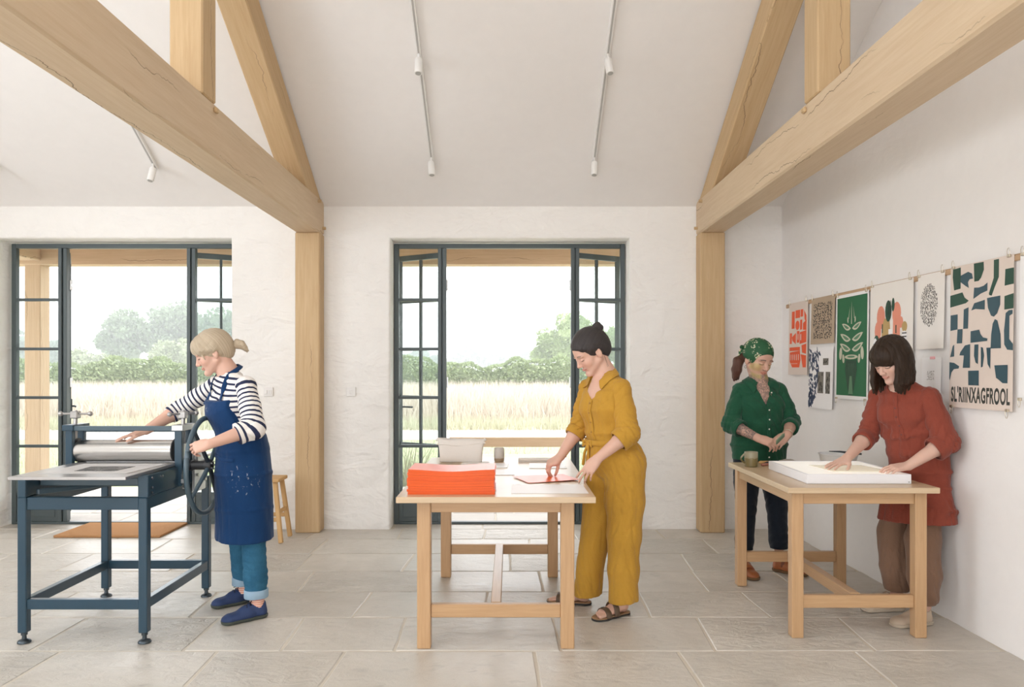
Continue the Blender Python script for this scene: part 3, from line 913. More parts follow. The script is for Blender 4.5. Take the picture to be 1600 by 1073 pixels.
# ---------------------------------------------------------------- etching press
def press():
    t = thing('etching_press', 'blue steel etching press with roller and large spoked wheel', 'etching press', (-2.2, 4.4, 0))
    m = M['press_paint']; gry = M['press_grey']
    X0, X1, Y0, Y1 = -2.550, -1.878, 3.972, 4.830
    lw = 0.046
    for a in (X0, X1 - lw):
        for b_ in (Y0, Y1 - lw):
            lg = box('leg', a, a + lw, b_, b_ + lw, 0.055, 0.757, m, t, 0.004)
            cx, cy = a + lw / 2, b_ + lw / 2
            lathe('levelling_foot', [(0.0, 0.0), (0.033, 0.0), (0.033, 0.006), (0.028, 0.013), (0.012, 0.02), (0.009, 0.056), (0.016, 0.056), (0.016, 0.04), (0.009, 0.038)], (cx, cy, 0.001), M['iron'], lg, 18)
    for (z0, z1, nm) in ((0.692, 0.757, 'top_rail'), (0.176, 0.228, 'lower_rail')):
        w2 = 0.036
        for b_ in (Y0 + 0.006, Y1 - lw + 0.006):
            box(nm, X0 + lw, X1 - lw, b_, b_ + w2, z0, z1, m, t, 0.003)
        for a in (X0 + 0.006, X1 - lw + 0.006):
            box(nm, a, a + w2, Y0 + lw, Y1 - lw, z0, z1, m, t, 0.003)
    # side plates under the bed
    for (a, b_) in ((X0 + 0.004, X0 + 0.034), (X1 - 0.046, X1 - 0.004)):
        sp = boxes('side_plate', [(a, b_, Y0 + 0.004, Y1 - 0.05, 0.757, 0.868)], m, t, 0.003)
        boxes('end_post', [(a - 0.002, b_ + 0.01, Y0, Y0 + 0.035, 0.757, 0.872)], m, t, 0.003)
        for (yy, zz) in ((4.03, 0.85), (4.03, 0.80), (4.03, 0.775), (4.15, 0.845)):
            xo = b_ if a > -2 else a
            tube('bolt', [(xo - 0.004, yy, zz), (xo + 0.008, yy, zz)], 0.007, M['steel'], sp, 8)
    for q_ in (4.10, 4.60): box('cross_member', X0 + 0.04, X1 - 0.05, q_, q_ + 0.04, 0.80, 0.84, gry, t, 0.003)
    beam('brace', (X0 + 0.06, Y0 + 0.07, 0.775), (X1 - 0.25, 4.55, 0.775), 0.03, 0.03, gry, t)
    # bed
    bed = box('bed', -2.487, -1.902, 3.80, 4.98, 0.872, 0.888, M['steel_plate'], t, 0.002)
    # uprights
    yf, yb = 4.375, 4.475
    for s, (a, b_) in ((-1, (-2.524, -2.484)), (1, (-1.904, -1.862))):
        u = boxes('upright', [(a, b_, yf - 0.02, yf + 0.012, 0.757, 1.075), (a, b_, yb, yb + 0.03, 0.757, 1.075)], m, t, 0.003)
        boxes('cap_block', [(a - 0.012, b_ + 0.012, yf - 0.032, yb + 0.042, 1.072, 1.105)], M['aluminium'] if s > 0 else m, t, 0.003)
        boxes('bearing_block', [(a + 0.006, b_ - 0.006, yf + 0.014, yb - 0.002, 0.905, 0.995)], M['aluminium'], u, 0.003)
        boxes('lower_block', [(a + 0.006, b_ - 0.006, yf + 0.014, yb - 0.002, 0.77, 0.87)], M['iron'], u, 0.003)
        xm = (a + b_) / 2; ym = (yf + yb) / 2
        sc = tube('pressure_screw', [(xm, ym, 0.99), (xm, ym, 1.185)], 0.0115, M['tool_steel'], t, 12)
        hb = box('screw_head', xm - 0.022, xm + 0.022, ym - 0.022, ym + 0.022, 1.138, 1.18, M['tool_steel'], sc, 0.005)
        hd = Vector((1, 0, 0)) if s < 0 else Vector((0.55, 0.83, 0))
        c = Vector((xm, ym, 1.165))
        tube('tommy_bar', [c - hd * 0.085, c + hd * 0.085], 0.006, M['tool_steel'], sc, 8)
        for q in (-1, 1):
            e = c + hd * 0.085 * q
            bm = bmesh.new(); bmesh.ops.create_icosphere(bm, subdivisions=2, radius=0.0145, matrix=Matrix.Translation(e)); from_bm('knob', bm, M['tool_steel'], sc, True)
    boxes('cross_bar', [(-2.484, -1.904, 4.352, 4.372, 1.072, 1.099)], gry, t, 0.003)
    boxes('cross_bar', [(-2.484, -1.904, 4.478, 4.498, 1.055, 1.075)], gry, t, 0.003)
    yc = 4.425
    lathe('roller', [(0.0, -2.492), (0.02, -2.492), (0.02, -2.487), (0.058, -2.487), (0.0635, -2.482), (0.0635, -1.932), (0.058, -1.927), (0.02, -1.927), (0.02, -1.922), (0.0, -1.922)], (0, yc, 0.953), M['steel'], t, 40, axis='X')
    lathe('lower_roller', [(0.0, -2.492), (0.02, -2.487), (0.05, -2.487), (0.05, -1.93), (0.02, -1.93), (0.0, -1.922)], (0, yc, 0.82), M['steel'], t, 30, axis='X')
    for (a, b_) in ((-2.4905, -2.4865), (-1.9275, -1.9235)):
        lathe('roller_collar', [(0.0, a), (0.068, a), (0.068, b_), (0.0, b_)], (0, yc, 0.957), M['black_rubber'], t, 30, axis='X')
    # drive wheel
    xw = -1.752; zc = 0.868; R = 0.272
    rim = [(xw, yc + R * math.cos(2 * math.pi * k / 48), zc + R * math.sin(2 * math.pi * k / 48)) for k in range(48)]
    wh = tube('wheel_rim', rim, 0.0145, M['press_grey'], t, 12, closed=True)
    for k in range(4):
        q = math.radians(38 + 90 * k)
        d = Vector((0, math.cos(q), math.sin(q)))
        c = Vector((xw + 0.018, yc, zc))
        tube('spoke', [c + d * 0.03, Vector((xw, yc, zc)) + d * (R - 0.008)], [0.013, 0.010], M['iron'] if k % 2 else M['press_grey'], wh, 10)
    lathe('wheel_hub', [(0.0, -1.716), (0.03, -1.716), (0.034, -1.722), (0.034, -1.752), (0.026, -1.756), (0.026, -1.83), (0.032, -1.832), (0.032, -1.858), (0.0, -1.858)], (0, yc, zc), M['black_rubber'], wh, 24, axis='X')
    for k in range(5):
        q = 2 * math.pi * k / 5
        tube('hub_bolt', [(-1.72, yc + 0.022 * math.cos(q), zc + 0.022 * math.sin(q)), (-1.708, yc + 0.022 * math.cos(q), zc + 0.022 * math.sin(q))], 0.005, M['aluminium'], wh, 6)
    # gear bracket and bearing beside the wheel
    boxes('gear_bracket', [(-1.862, -1.846, 4.49, 4.66, 0.70, 0.93), (-1.862, -1.83, 4.50, 4.56, 0.86, 0.92), (-1.862, -1.84, 4.34, 4.40, 0.775, 0.80)], M['aluminium'], t, 0.004)
    for (yy, zz) in ((4.365, 0.79), (4.365, 0.75), (4.52, 0.80), (4.63, 0.87), (4.63, 0.76)):
        tube('bolt', [(-1.862, yy, zz), (-1.832, yy, zz)], 0.009, M['steel'], t, 8)
    return t
press()
# plate and sheet on the bed
z0 = 0.8885
def sheet(name, label, cat, quad, z, mat, th=0.0012, lift=None, group=None, top=None):
    """flat sheet lying at height z; quad = four (x, y) corners, lift = extra height per corner"""
    lift = lift or (0, 0, 0, 0)
    n = 6
    vs, fs = [], []
    q = [Vector((a, b)) for a, b in quad]
    for s in (0, 1):
        for i in range(n + 1):
            for j in range(n + 1):
                u, v_ = i / n, j / n
                p = q[0] * (1 - u) * (1 - v_) + q[1] * u * (1 - v_) + q[2] * u * v_ + q[3] * (1 - u) * v_
                h = lift[0] * ((1 - u) * (1 - v_)) ** 1.6 + lift[1] * (u * (1 - v_)) ** 1.6 + lift[2] * (u * v_) ** 1.6 + lift[3] * ((1 - u) * v_) ** 1.6
                vs.append((p.x, p.y, z + h + s * th))
    k = (n + 1) ** 2
    for i in range(n):
        for j in range(n):
            a = i * (n + 1) + j
            fs.append((a, a + 1, a + n + 2, a + n + 1)); fs.append((k + a, k + a + n + 1, k + a + n + 2, k + a + 1))
    for i in range(n):
        for (a, b_) in (((i, 0), (i + 1, 0)), ((i, n), (i + 1, n)), ((0, i), (0, i + 1)), ((n, i), (n, i + 1))):
            A = a[0] * (n + 1) + a[1]; B = b_[0] * (n + 1) + b_[1]
            fs.append((A, B, k + B, k + A))
    bm = bmesh.new()
    bv = [bm.verts.new(v_) for v_ in vs]
    for f in fs: bm.faces.new([bv[i] for i in f])
    o = from_bm(name, bm, mat)
    return tag(o, label, cat, group)
sheet('printing_paper', 'pale grey sheet with a dark printed image on the press bed', 'paper', [(-2.41, 3.92), (-1.96, 3.92), (-1.93, 4.33), (-2.40, 4.33)], z0, plain('damp_grey_paper', (0.58, 0.565, 0.555, 1), 0.5, 0, 0.02), 0.0015)
def ink_plate():
    m = NT('etched_ink')
    f = m.noise(m.coord('Object', (1, 1.6, 1)), 26, 5, 0.7, 1.2)
    m.set('Base Color', m.ramp(f, [(0.36, (0.03, 0.032, 0.035, 1)), (0.52, (0.10, 0.10, 0.10, 1)), (0.66, (0.42, 0.41, 0.40, 1))]))
    m.set('Roughness', 0.5)
    return m.m
o = sheet('etching_plate', 'dark etched plate with mottled image lying on the pale sheet', 'plate', [(-2.27, 4.00), (-2.06, 4.00), (-2.045, 4.19), (-2.285, 4.19)], z0 + 0.0016, ink_plate(), 0.0012)

# ---------------------------------------------------------------- stool
def stool():
    c = Vector((-2.055, 6.40, 0))
    t = thing('stool', 'small pine stool behind the apron woman, beside the oak post', 'stool', c)
    m = M['pine']
    bm = bmesh.new()
    bm_box(bm, c.x - 0.17, c.x + 0.165, c.y - 0.13, c.y + 0.13, 0.495, 0.525, 0.008, 2)
    from_bm('seat', bm, m, t)
    tops = {}
    for sx in (-1, 1):
        for sy in (-1, 1):
            a = Vector((c.x + sx * 0.125, c.y + sy * 0.09, 0.495)); b_ = Vector((c.x + sx * 0.185, c.y + sy * 0.13, 0.004))
            beam('leg', b_, a, 0.034, 0.034, m, t, up=(0, 1, 0), bevel=0.003)
            tops[(sx, sy)] = (a, b_)
    for sy in (-1, 1):
        p, q = [tops[(sx, sy)][0].lerp(tops[(sx, sy)][1], 0.62) for sx in (-1, 1)]
        beam('rung', p, q, 0.022, 0.034, m, t)
    for sx in (-1, 1):
        p, q = [tops[(sx, sy)][0].lerp(tops[(sx, sy)][1], 0.5) for sy in (-1, 1)]
        beam('rung', p, q, 0.022, 0.034, m, t)
stool()

# ---------------------------------------------------------------- middle table: orange stack
rp_ = random.Random(12)
ords = ['lowest', 'second from bottom', 'third from bottom', 'fourth from bottom', 'middle', 'fourth from top', 'third from top', 'second from top', 'topmost']
zb = 0.7855
for k in range(9):
    hh = 0.0138
    bm = bmesh.new()
    lx, rx, fy, by = -0.519 + rp_.uniform(-0.004, 0.004), -0.079 + rp_.uniform(-0.004, 0.004), 3.896 + rp_.uniform(-0.003, 0.003), 4.165
    # each section is a handful of leaves, sagging a little
    nl = 5
    for j in range(nl):
        dz = hh / nl
        a, b_, f_ = lx + rp_.uniform(-0.002, 0.002), rx + rp_.uniform(-0.002, 0.002), fy + rp_.uniform(-0.0015, 0.0015)
        nx = 8
        rows_ = []
        for i in range(nx + 1):
            u = i / nx
            sq = 1 - 0.085 * math.sin(math.pi * u) ** 2      # looser at the ends than in the middle
            z = 0.7855 + (k * (hh + 0.0004) + j * dz) * sq
            x = a + (b_ - a) * u
            rows_.append([bm.verts.new((x, f_, z)), bm.verts.new((x, by, z)), bm.verts.new((x, by, z + dz * 0.82)), bm.verts.new((x, f_, z + dz * 0.82))])
        for i in range(nx):
            A, B = rows_[i], rows_[i + 1]
            for q in range(4): bm.faces.new((A[q], A[(q + 1) % 4], B[(q + 1) % 4], B[q]))
        bm.faces.new(rows_[0]); bm.faces.new(list(reversed(rows_[-1])))
    o = from_bm('paper_section', bm, M['orange'])
    tag(o, 'orange paper section, ' + ords[k] + ' of the stack on the middle table', 'paper stack', 'orange paper sections')
    zb += hh + 0.0004

# canvas pouch with a rolled top
def pouch():
    xa, xb, yc_, zb_ = -0.497, -0.176, 5.29, 0.7875
    prof = [(0.0, 0.138, 0.052), (0.004, 0.144, 0.056), (0.05, 0.146, 0.058), (0.10, 0.152, 0.050), (0.122, 0.158, 0.042), (0.136, 0.163, 0.036), (0.146, 0.166, 0.030), (0.152, 0.167, 0.022), (0.154, 0.160, 0.008)]
    n = 64
    xm = (xa + xb) / 2
    vs, fs = [], []
    for i, (z, w, d) in enumerate(prof):
        for k in range(n):
            q = 2 * math.pi * k / n
            c, s = math.cos(q), math.sin(q)
            e = 0.26
            x = xm + w * math.copysign(abs(c) ** e, c); u = (x - xm) / w
            y = yc_ + d * math.copysign(abs(s) ** e, s)
            tri = abs(((u * 1.1 + z * 5) % 1.0) - 0.5)           # slack diagonal creases
            y += 0.007 * (tri - 0.25) * (1 if 0 < i < 7 else 0) + 0.003 * math.sin(5 * u + 9 * z)
            zz = zb_ + z + (0.0055 * math.sin(4.4 * u + 0.6) + 0.006 * u * u * (1 if i > 4 else 0)) * min(1, z / 0.1)
            vs.append((x, y, zz))
    for i in range(len(prof) - 1):
        for k in range(n): fs.append((i * n + k, i * n + (k + 1) % n, (i + 1) * n + (k + 1) % n, (i + 1) * n + k))
    fs.append(tuple(reversed(range(n)))); fs.append(tuple((len(prof) - 1) * n + k for k in range(n)))
    t = thing('canvas_pouch', 'soft white canvas pouch with folded top standing on the middle table', 'pouch', (xm, yc_, zb_))
    body = mesh('body', vs, fs, M['canvas'], t, True)
    shade_auto(body, 50)
    pts = [(xm + (u - 0.5) * 0.336, yc_ - 0.045 + 0.006 * (2 * u - 1) ** 4 - 0.003 * math.sin(7 * u), zb_ + 0.124 - 0.010 * math.sin(3.3 * u + 0.3) + 0.004 * math.sin(9 * u)) for u in [k / 20 for k in range(21)]]
    tube('fold', pts, 0.0042, M['canvas'], t, 8)
    for sx in (-1, 1):
        c = Vector((xm + sx * 0.164, yc_ - 0.01, zb_ + 0.150))
        bm = bmesh.new(); bmesh.ops.create_icosphere(bm, subdivisions=2, radius=1.0, matrix=Matrix.Translation(c) @ Matrix.Rotation(sx * 0.5, 4, 'Y') @ Matrix.Diagonal((0.012, 0.022, 0.009, 1)))
        from_bm('corner_fold', bm, M['canvas'], t, True)
pouch()

def two_tone(name, top, bot, zsplit, soft=0.01):
    m = NT(name)
    tc = m.n('ShaderNodeTexCoord'); sp = m.n('ShaderNodeSeparateXYZ'); m.link(tc.outputs['Object'], sp.inputs[0])
    nz = m.noise(tc.outputs['Object'], 60, 3)
    z = m.math('ADD', sp.outputs[2], m.math('MULTIPLY', nz, soft))
    f = m.math('MULTIPLY', m.math('SUBTRACT', z, zsplit), 400)
    nd = m.n('ShaderNodeClamp'); m.link(f, nd.inputs[0])
    c = m.mix(nd.outputs[0], bot, top)
    m.set('Base Color', m.mix(m.math('MULTIPLY', nz, 0.2), c, g(0.3)))
    m.set('Roughness', 0.4)
    return m.m
c = px(780, 720, 5.3)
t = thing('stoneware_beaker', 'small two-tone stoneware beaker beside the white pouch', 'beaker', (c.x, 5.3, 0.7865))
lathe('body', [(0.0, 0.0), (0.031, 0.0), (0.034, 0.004), (0.037, 0.05), (0.034, 0.092), (0.032, 0.094), (0.030, 0.090), (0.033, 0.05), (0.029, 0.01), (0.0, 0.009)], (c.x, 5.3, 0.7865), two_tone('stoneware', (0.62, 0.58, 0.54, 1), (0.40, 0.30, 0.20, 1), 0.7865 + 0.026), t, 28)

def tpt(x, y, z=0.785):
    d = (H - z) * 1200 / (y - 577)
    return ((x - 797) * d / 1200, d)
P_ = M['paper']
pk = M['paper_kraft']
sheet('paper_sheet', 'kraft sheet under the white canvas pouch, its left part showing', 'paper', [tpt(686, 725), tpt(718, 725), tpt(722, 720.5), tpt(694, 720.5)], 0.7856, pk, 0.0008)
sheet('paper_sheet', 'white sheet partly under the pouch and behind the orange stack', 'paper', [tpt(720, 726), tpt(768, 726), tpt(763, 721), tpt(724, 721)], 0.7856, M['paper_warm'], 0.0012)
sheet('paper_card', 'small white card behind the orange stack, nearest the beaker', 'paper', [tpt(768, 731), tpt(793, 731), tpt(795, 724), tpt(770, 724)], 0.7856, P_, 0.0035)
sheet('paper_card', 'white card lying just right of the orange stack', 'paper', [tpt(769, 742.5), tpt(804, 742.5), tpt(803, 734.5), tpt(770, 734.5)], 0.7856, P_, 0.0035)
sheet('paper_sheet', 'thick white sheet behind the hand of the woman in mustard', 'paper', [tpt(827, 732), tpt(886, 732), tpt(879, 724), tpt(827, 724)], 0.7856, P_, 0.004)
sheet('paper_sheet', 'white sheet at the front right edge of the middle table', 'paper', [tpt(799, 771.0), tpt(920, 771.0), tpt(910, 757), tpt(800, 757)], 0.7856, P_, 0.0012)
sheet('orange_sheet', 'single orange sheet under the fingers of the woman in mustard', 'paper', [tpt(826, 755.5), tpt(906, 751.5), tpt(880, 741.5), tpt(800, 745.5)], 0.7885, M['orange'], 0.001, lift=(0.0, 0.006, 0.0, 0.004))
c0 = px(810, 719, 5.28); c1 = px(862, 719, 5.28)
tag(tube('paper_roll', [(c0.x, 5.28, 0.7995), (c1.x, 5.29, 0.7995)], 0.0135, M['paper_warm'], None, 14), 'rolled cream paper lying behind the sheets on the middle table', 'paper roll')

# ---------------------------------------------------------------- right table: lightbox and tools
lb = thing('lightbox', 'white framed lightbox glowing on the right table', 'lightbox', (1.89, 4.46, 0.801))
xa, xb, ya, yb_ = 1.607, 2.172, 4.156, 4.775
fw = 0.014
boxes('frame', [(xa, xb, ya, ya + fw, 0.801, 0.852), (xa, xb, yb_ - fw, yb_, 0.801, 0.852), (xa, xa + fw, ya + fw, yb_ - fw, 0.801, 0.852), (xb - fw, xb, ya + fw, yb_ - fw, 0.801, 0.852),
                (xa + fw, xb - fw, ya + fw, yb_ - fw, 0.801, 0.81)], M['lightbox_frame'], lb, 0.0015)
box('diffuser', xa + fw, xb - fw, ya + fw, yb_ - fw, 0.843, 0.8505, M['light_panel'], lb)
box('power_socket', xb - 0.018, xb - 0.008, ya - 0.0015, ya + 0.001, 0.808, 0.814, M['track_slot'], lb)
def film():
    m = NT('cream_film')
    f = m.noise(m.coord('Object'), 30, 2)
    m.set('Base Color', m.mix(f, (0.86, 0.80, 0.62, 1), (0.88, 0.83, 0.68, 1)))
    m.set('Roughness', 0.6); m.set('Alpha', 0.35)
    return m.m
sheet('tracing_sheet', 'cream tracing sheet under the hand on the lightbox', 'paper', [(1.80, 4.27), (2.13, 4.26), (2.08, 4.55), (1.77, 4.56)], 0.8526, film(), 0.0008)

mg = thing('mug', 'green and brown glazed mug at the back corner of the right table', 'mug', (1.538, 4.90, 0.801))
glz = two_tone('mug_glaze', (0.30, 0.27, 0.17, 1), (0.17, 0.125, 0.03, 1), 0.801 + 0.062, 0.015)
mb = lathe('body', [(0.0, 0.0), (0.036, 0.0), (0.040, 0.004), (0.041, 0.03), (0.042, 0.09), (0.0405, 0.094), (0.038, 0.090), (0.037, 0.01), (0.0, 0.008)], (1.538, 4.90, 0.801), glz, mg, 30)
hp = [(1.538 - 0.040 - 0.028 * math.sin(math.pi * k / 10), 4.90 - 0.012 * math.sin(math.pi * k / 10), 0.801 + 0.082 - 0.060 * k / 10) for k in range(11)]
tube('handle', hp, 0.0055, glz, mg, 8)

bw = thing('enamel_bowl', 'pale enamel dish at the back of the right table behind the lightbox', 'bowl', (2.115, 4.95, 0.801))
lathe('body', [(0.0, 0.0), (0.088, 0.0), (0.10, 0.004), (0.118, 0.07), (0.124, 0.074), (0.124, 0.078), (0.117, 0.078), (0.098, 0.012), (0.0, 0.008)], (2.115, 4.95, 0.801), M['enamel'], bw, 36)
o = tag(tube('palette_knife', [(2.09, 5.03, 0.884), (2.14, 4.98, 0.887), (2.20, 4.90, 0.8845), (2.225, 4.865, 0.884)], [0.003, 0.006, 0.009, 0.006], M['iron'], None, 8), 'grey palette knife lying across the enamel dish', 'tool')
wood_red = plain('red_tool_handle', (0.34, 0.14, 0.10, 1), 0.45)
def tool(x0, y0, x1, y1, z, label, hm):
    a, b_ = tpt(x0, y0, 0.80), tpt(x1, y1, 0.80)
    A = Vector((a[0], a[1], z)); B = Vector((b_[0], b_[1], z))
    t = thing('carving_tool', label, 'tool', A)
    mid = A.lerp(B, 0.55)
    tube('handle', [A, A.lerp(mid, 0.15), A.lerp(mid, 0.7), mid], [0.006, 0.010, 0.008, 0.006], hm, t, 10)
    tube('blade', [mid, B], [0.0035, 0.002], M['steel'], t, 8)
tool(1190, 729, 1226, 725.5, 0.8115, 'red handled carving tool nearest the mug on the right table', wood_red)
tool(1196, 726, 1232, 723.8, 0.8115, 'dark handled carving tool behind the red one on the right table', M['black_rubber'])
tool(1186, 725, 1214, 723.3, 0.8115, 'pine handled carving tool behind the mug, furthest back', M['pine'])
# soft cloth heap
bm = bmesh.new()
bmesh.ops.create_icosphere(bm, subdivisions=3, radius=1.0)
cc = Vector((1.83, 5.06, 0.801))
for v_ in bm.verts:
    d = 1 + 0.16 * math.sin(5 * v_.co.x + 3 * v_.co.y) + 0.1 * math.sin(11 * v_.co.y + 2)
    v_.co = Vector((cc.x + v_.co.x * 0.055 * d, cc.y + v_.co.y * 0.04 * d, cc.z + 0.011 + v_.co.z * (0.016 if v_.co.z > 0 else 0.010) * d))
tag(from_bm('cleaning_rag', bm, fabric('grey_rag', (0.42, 0.38, 0.33, 1)), None, True), 'crumpled grey rag at the back edge of the right table', 'cloth')
bm = bmesh.new(); bm_box(bm, -0.035, 0.035, -0.012, 0.012, 0, 0.016, 0.003, 1, Matrix.Translation((2.03, 4.80, 0.801)))
tag(from_bm('wood_block', bm, M['pine'], None), 'small brown wooden block just behind the lightbox', 'block')
# ---------------------------------------------------------------- posters on the gable wall
def yw(pxl): return 3128.6 / (pxl - 761)      # sheets hang a little off the wall
WN = Vector((-1, -0.03, 0)).normalized()
def wall_pt(y, z, off): return Vector((xr(y), y, z)) + WN * off
def flat(name, rgb, rough=0.6, var=0.05):
    return plain(name, srgb(*rgb), rough, 0, var, 20)
INK = {'orange': flat('ink_orange', (232, 92, 48)), 'black': flat('ink_black', (48, 44, 40)), 'green': flat('ink_green', (22, 100, 62)), 'dkgreen': flat('ink_dark_green', (30, 70, 52)),
       'pale': flat('ink_pale', (196, 196, 176)), 'salmon': flat('ink_salmon', (222, 142, 118)), 'tan': flat('ink_tan', (186, 156, 102)), 'slate': flat('ink_slate', (54, 82, 92)),
       'moss': flat('ink_moss', (40, 76, 62)), 'navy': flat('ink_navy', (44, 60, 88)), 'grey': flat('ink_grey', (120, 116, 108)), 'olive': flat('ink_olive', (92, 104, 72)), 'sage': flat('ink_sage', (88, 132, 100))}
ALLCLIPS = []
class Poster:
    def __init__(s, label, pl, pr, zt, zb, mat, tilt=0.010):
        s.y0, s.y1, s.zt, s.zb = yw(pl), yw(pr), zt, zb
        s.tilt = tilt
        s.t = thing('poster', label, 'poster', wall_pt((s.y0 + s.y1) / 2, zb, 0.012), 'prints clipped along the batten')
        n = 4
        bm = bmesh.new()
        G = [[[bm.verts.new(s.P(i / n, j / n, 0.0008 * k)) for j in range(n + 1)] for i in range(n + 1)] for k in (0, 1)]
        for k in (0, 1):
            for i in range(n):
                for j in range(n): bm.faces.new((G[k][i][j], G[k][i + 1][j], G[k][i + 1][j + 1], G[k][i][j + 1]))
        for i in range(n):
            for (a, b_) in (((i, 0), (i + 1, 0)), ((i, n), (i + 1, n)), ((0, i), (0, i + 1)), ((n, i), (n, i + 1))):
                bm.faces.new((G[0][a[0]][a[1]], G[0][b_[0]][b_[1]], G[1][b_[0]][b_[1]], G[1][a[0]][a[1]]))
        s.sheet = from_bm('sheet', bm, mat, s.t)
        s.layer = 0
    def P(s, u, v, off=0.0):
        """u across (0 = far end, left in the picture), v down"""
        y = s.y0 + (s.y1 - s.y0) * u; z = s.zt + (s.zb - s.zt) * v
        return wall_pt(y, z, 0.013 + s.tilt * v + off)
    def polys(s, lst, ink, name='print'):
        """printed shapes of one colour: lists of (u, v)"""
        s.layer += 1
        off = 0.0012 + 0.00035 * s.layer
        bm = bmesh.new()
        for i_, pl in enumerate(lst):
            if len(pl) < 3: continue
            bm.faces.new([bm.verts.new(s.P(u, v, off + 0.00003 * (i_ % 9))) for u, v in pl])
        bmesh.ops.triangulate(bm, faces=bm.faces)
        for f in bm.faces:
            f.normal_update()
            if f.normal.dot(WN) < 0: f.normal_flip()
        me = bpy.data.meshes.new(name); bm.to_mesh(me); bm.free()
        me.materials.append(ink)
        o = place(bpy.data.objects.new(name, me), s.t)
        if len(lst) > 1: o['kind'] = 'stuff'
        return o
    def clip(s, u, v, label):
        p = s.P(u, v, 0.003)
        z = p.z
        y = p.y
        up = 1 if v < 0.5 else -1
        t = thing('binder_clip', label, 'clip', p, 'binder clips holding the prints')
        q = p
        bm = bmesh.new()
        bm_box(bm, q.x - 0.008, q.x + 0.002, y - 0.012, y + 0.012, z - (0.012 if up > 0 else 0.003), z + (0.003 if up > 0 else 0.012), 0.002)
        from_bm('jaw', bm, M['brass'], t)
        lp = [(q.x - 0.006, y + sx * 0.009, z + up * h) for sx, h in ((-1, 0.002), (-1.1, 0.020), (-0.4, 0.034), (0.4, 0.034), (1.1, 0.020), (1, 0.002))]
        tube('loop', lp, 0.0014, M['brass'], t, 6)

def rect(u0, v0, u1, v1, j=0.0, r=random): 
    f = lambda: r.uniform(-j, j)
    return [(u0 + f(), v0 + f()), (u1 + f(), v0 + f()), (u1 + f(), v1 + f()), (u0 + f(), v1 + f())]
def ell(cu, cv, ru, rv, n=18, a0=0, a1=360, rot=0):
    out = []
    for k in range(n + (0 if a1 - a0 >= 360 else 1)):
        q = math.radians(a0 + (a1 - a0) * k / n)
        x, y = ru * math.cos(q), rv * math.sin(q)
        c, s_ = math.cos(math.radians(rot)), math.sin(math.radians(rot))
        out.append((cu + x * c - y * s_ , cv + (x * s_ + y * c)))
    return out

bt = tag(beam('batten', (xr(6.72) - 0.006, 6.72, 1.968), (xr(3.0) - 0.006, 3.0, 1.975), 0.010, 0.034, M['batten'], None), 'slim wooden batten along the poster wall behind the clips', 'batten')

rq = random.Random(21)
# 1 orange block letters
p = Poster('cream print of orange block shapes, furthest poster on the wall', 1232.5, 1262, 1.985, 1.376, M['paper_blush'])
p.polys([rect(.16, .12, .32, .36), rect(.36, .11, .60, .22), rect(.63, .11, .76, .21), [(.80, .12), (.93, .2), (.93, .30), (.84, .25)], ell(.47, .32, .11, .065, 14), rect(.61, .25, .72, .385), [(.76, .3), (.94, .26), (.94, .4), (.76, .39)],
         rect(.07, .42, .18, .57), [(.18, .48), (.40, .42), (.40, .58), (.22, .53)], rect(.45, .40, .58, .56), [(.60, .42), (.94, .40), (.94, .56), (.60, .58)],
         rect(.06, .62, .62, .67), [(.08, .69), (.62, .67), (.66, .80), (.60, .90), (.22, .90), (.08, .82)], [(.70, .60), (.94, .58), (.94, .72), (.74, .70)], [(.66, .72), (.94, .74), (.94, .90), (.78, .90)]], INK['orange'])
p.polys([rect(.14 + .1 * k, .72, .17 + .1 * k, .80) for k in range(5)] + [rect(.64, .445, .68, .53), rect(.50, .44, .53, .52), rect(.10, .845, .5, .85)], M['paper_blush'], 'print')
# 2 dark marks on kraft
p2 = Poster('square kraft print covered in dark scribbled marks', 1267.5, 1304, 1.985, 1.620, M['paper_kraft'])
marks = []
for i in range(15):
    for j in range(15):
        if rq.random() < 0.12: continue
        cu, cv = .10 + .80 * (i + rq.uniform(.1, .9)) / 15, .12 + .78 * (j + rq.uniform(.1, .9)) / 15
        a = rq.uniform(0, 180); L = rq.uniform(.022, .045)
        marks.append(ell(cu, cv, L, rq.uniform(.008, .016), 7, rot=a))
p2.polys(marks, INK['black'])
# 9 wave collage under it
p9 = Poster('white sheet with a navy wave and three small grey pictures', 1264, 1301.5, 1.592, 1.115, M['paper'], 0.012)
marks = []
for k in range(170):
    v = rq.uniform(.03, .97); lim = .44 - .30 * max(0, v - .55) / .45 + (.03 * math.sin(v * 17))
    u = rq.uniform(.02, max(.06, lim))
    marks.append(ell(u, v, rq.uniform(.02, .06), rq.uniform(.012, .028), 8, rot=rq.uniform(20, 110)))
p9.polys(marks, INK['navy'])
p9.polys([rect(.60, .18, .82, .29), rect(.40, .40, .64, .75), rect(.72, .40, .90, .75)], INK['grey'], 'picture')
marks = [ell(rq.uniform(.43, .62), rq.uniform(.43, .73), .02, rq.uniform(.02, .05), 7) for k in range(14)] + [ell(rq.uniform(.74, .88), rq.uniform(.43, .73), .02, rq.uniform(.02, .05), 7) for k in range(10)] + [ell(rq.uniform(.62, .8), rq.uniform(.2, .27), .02, .012, 7) for k in range(8)]
p9.polys(marks, INK['black'], 'print')
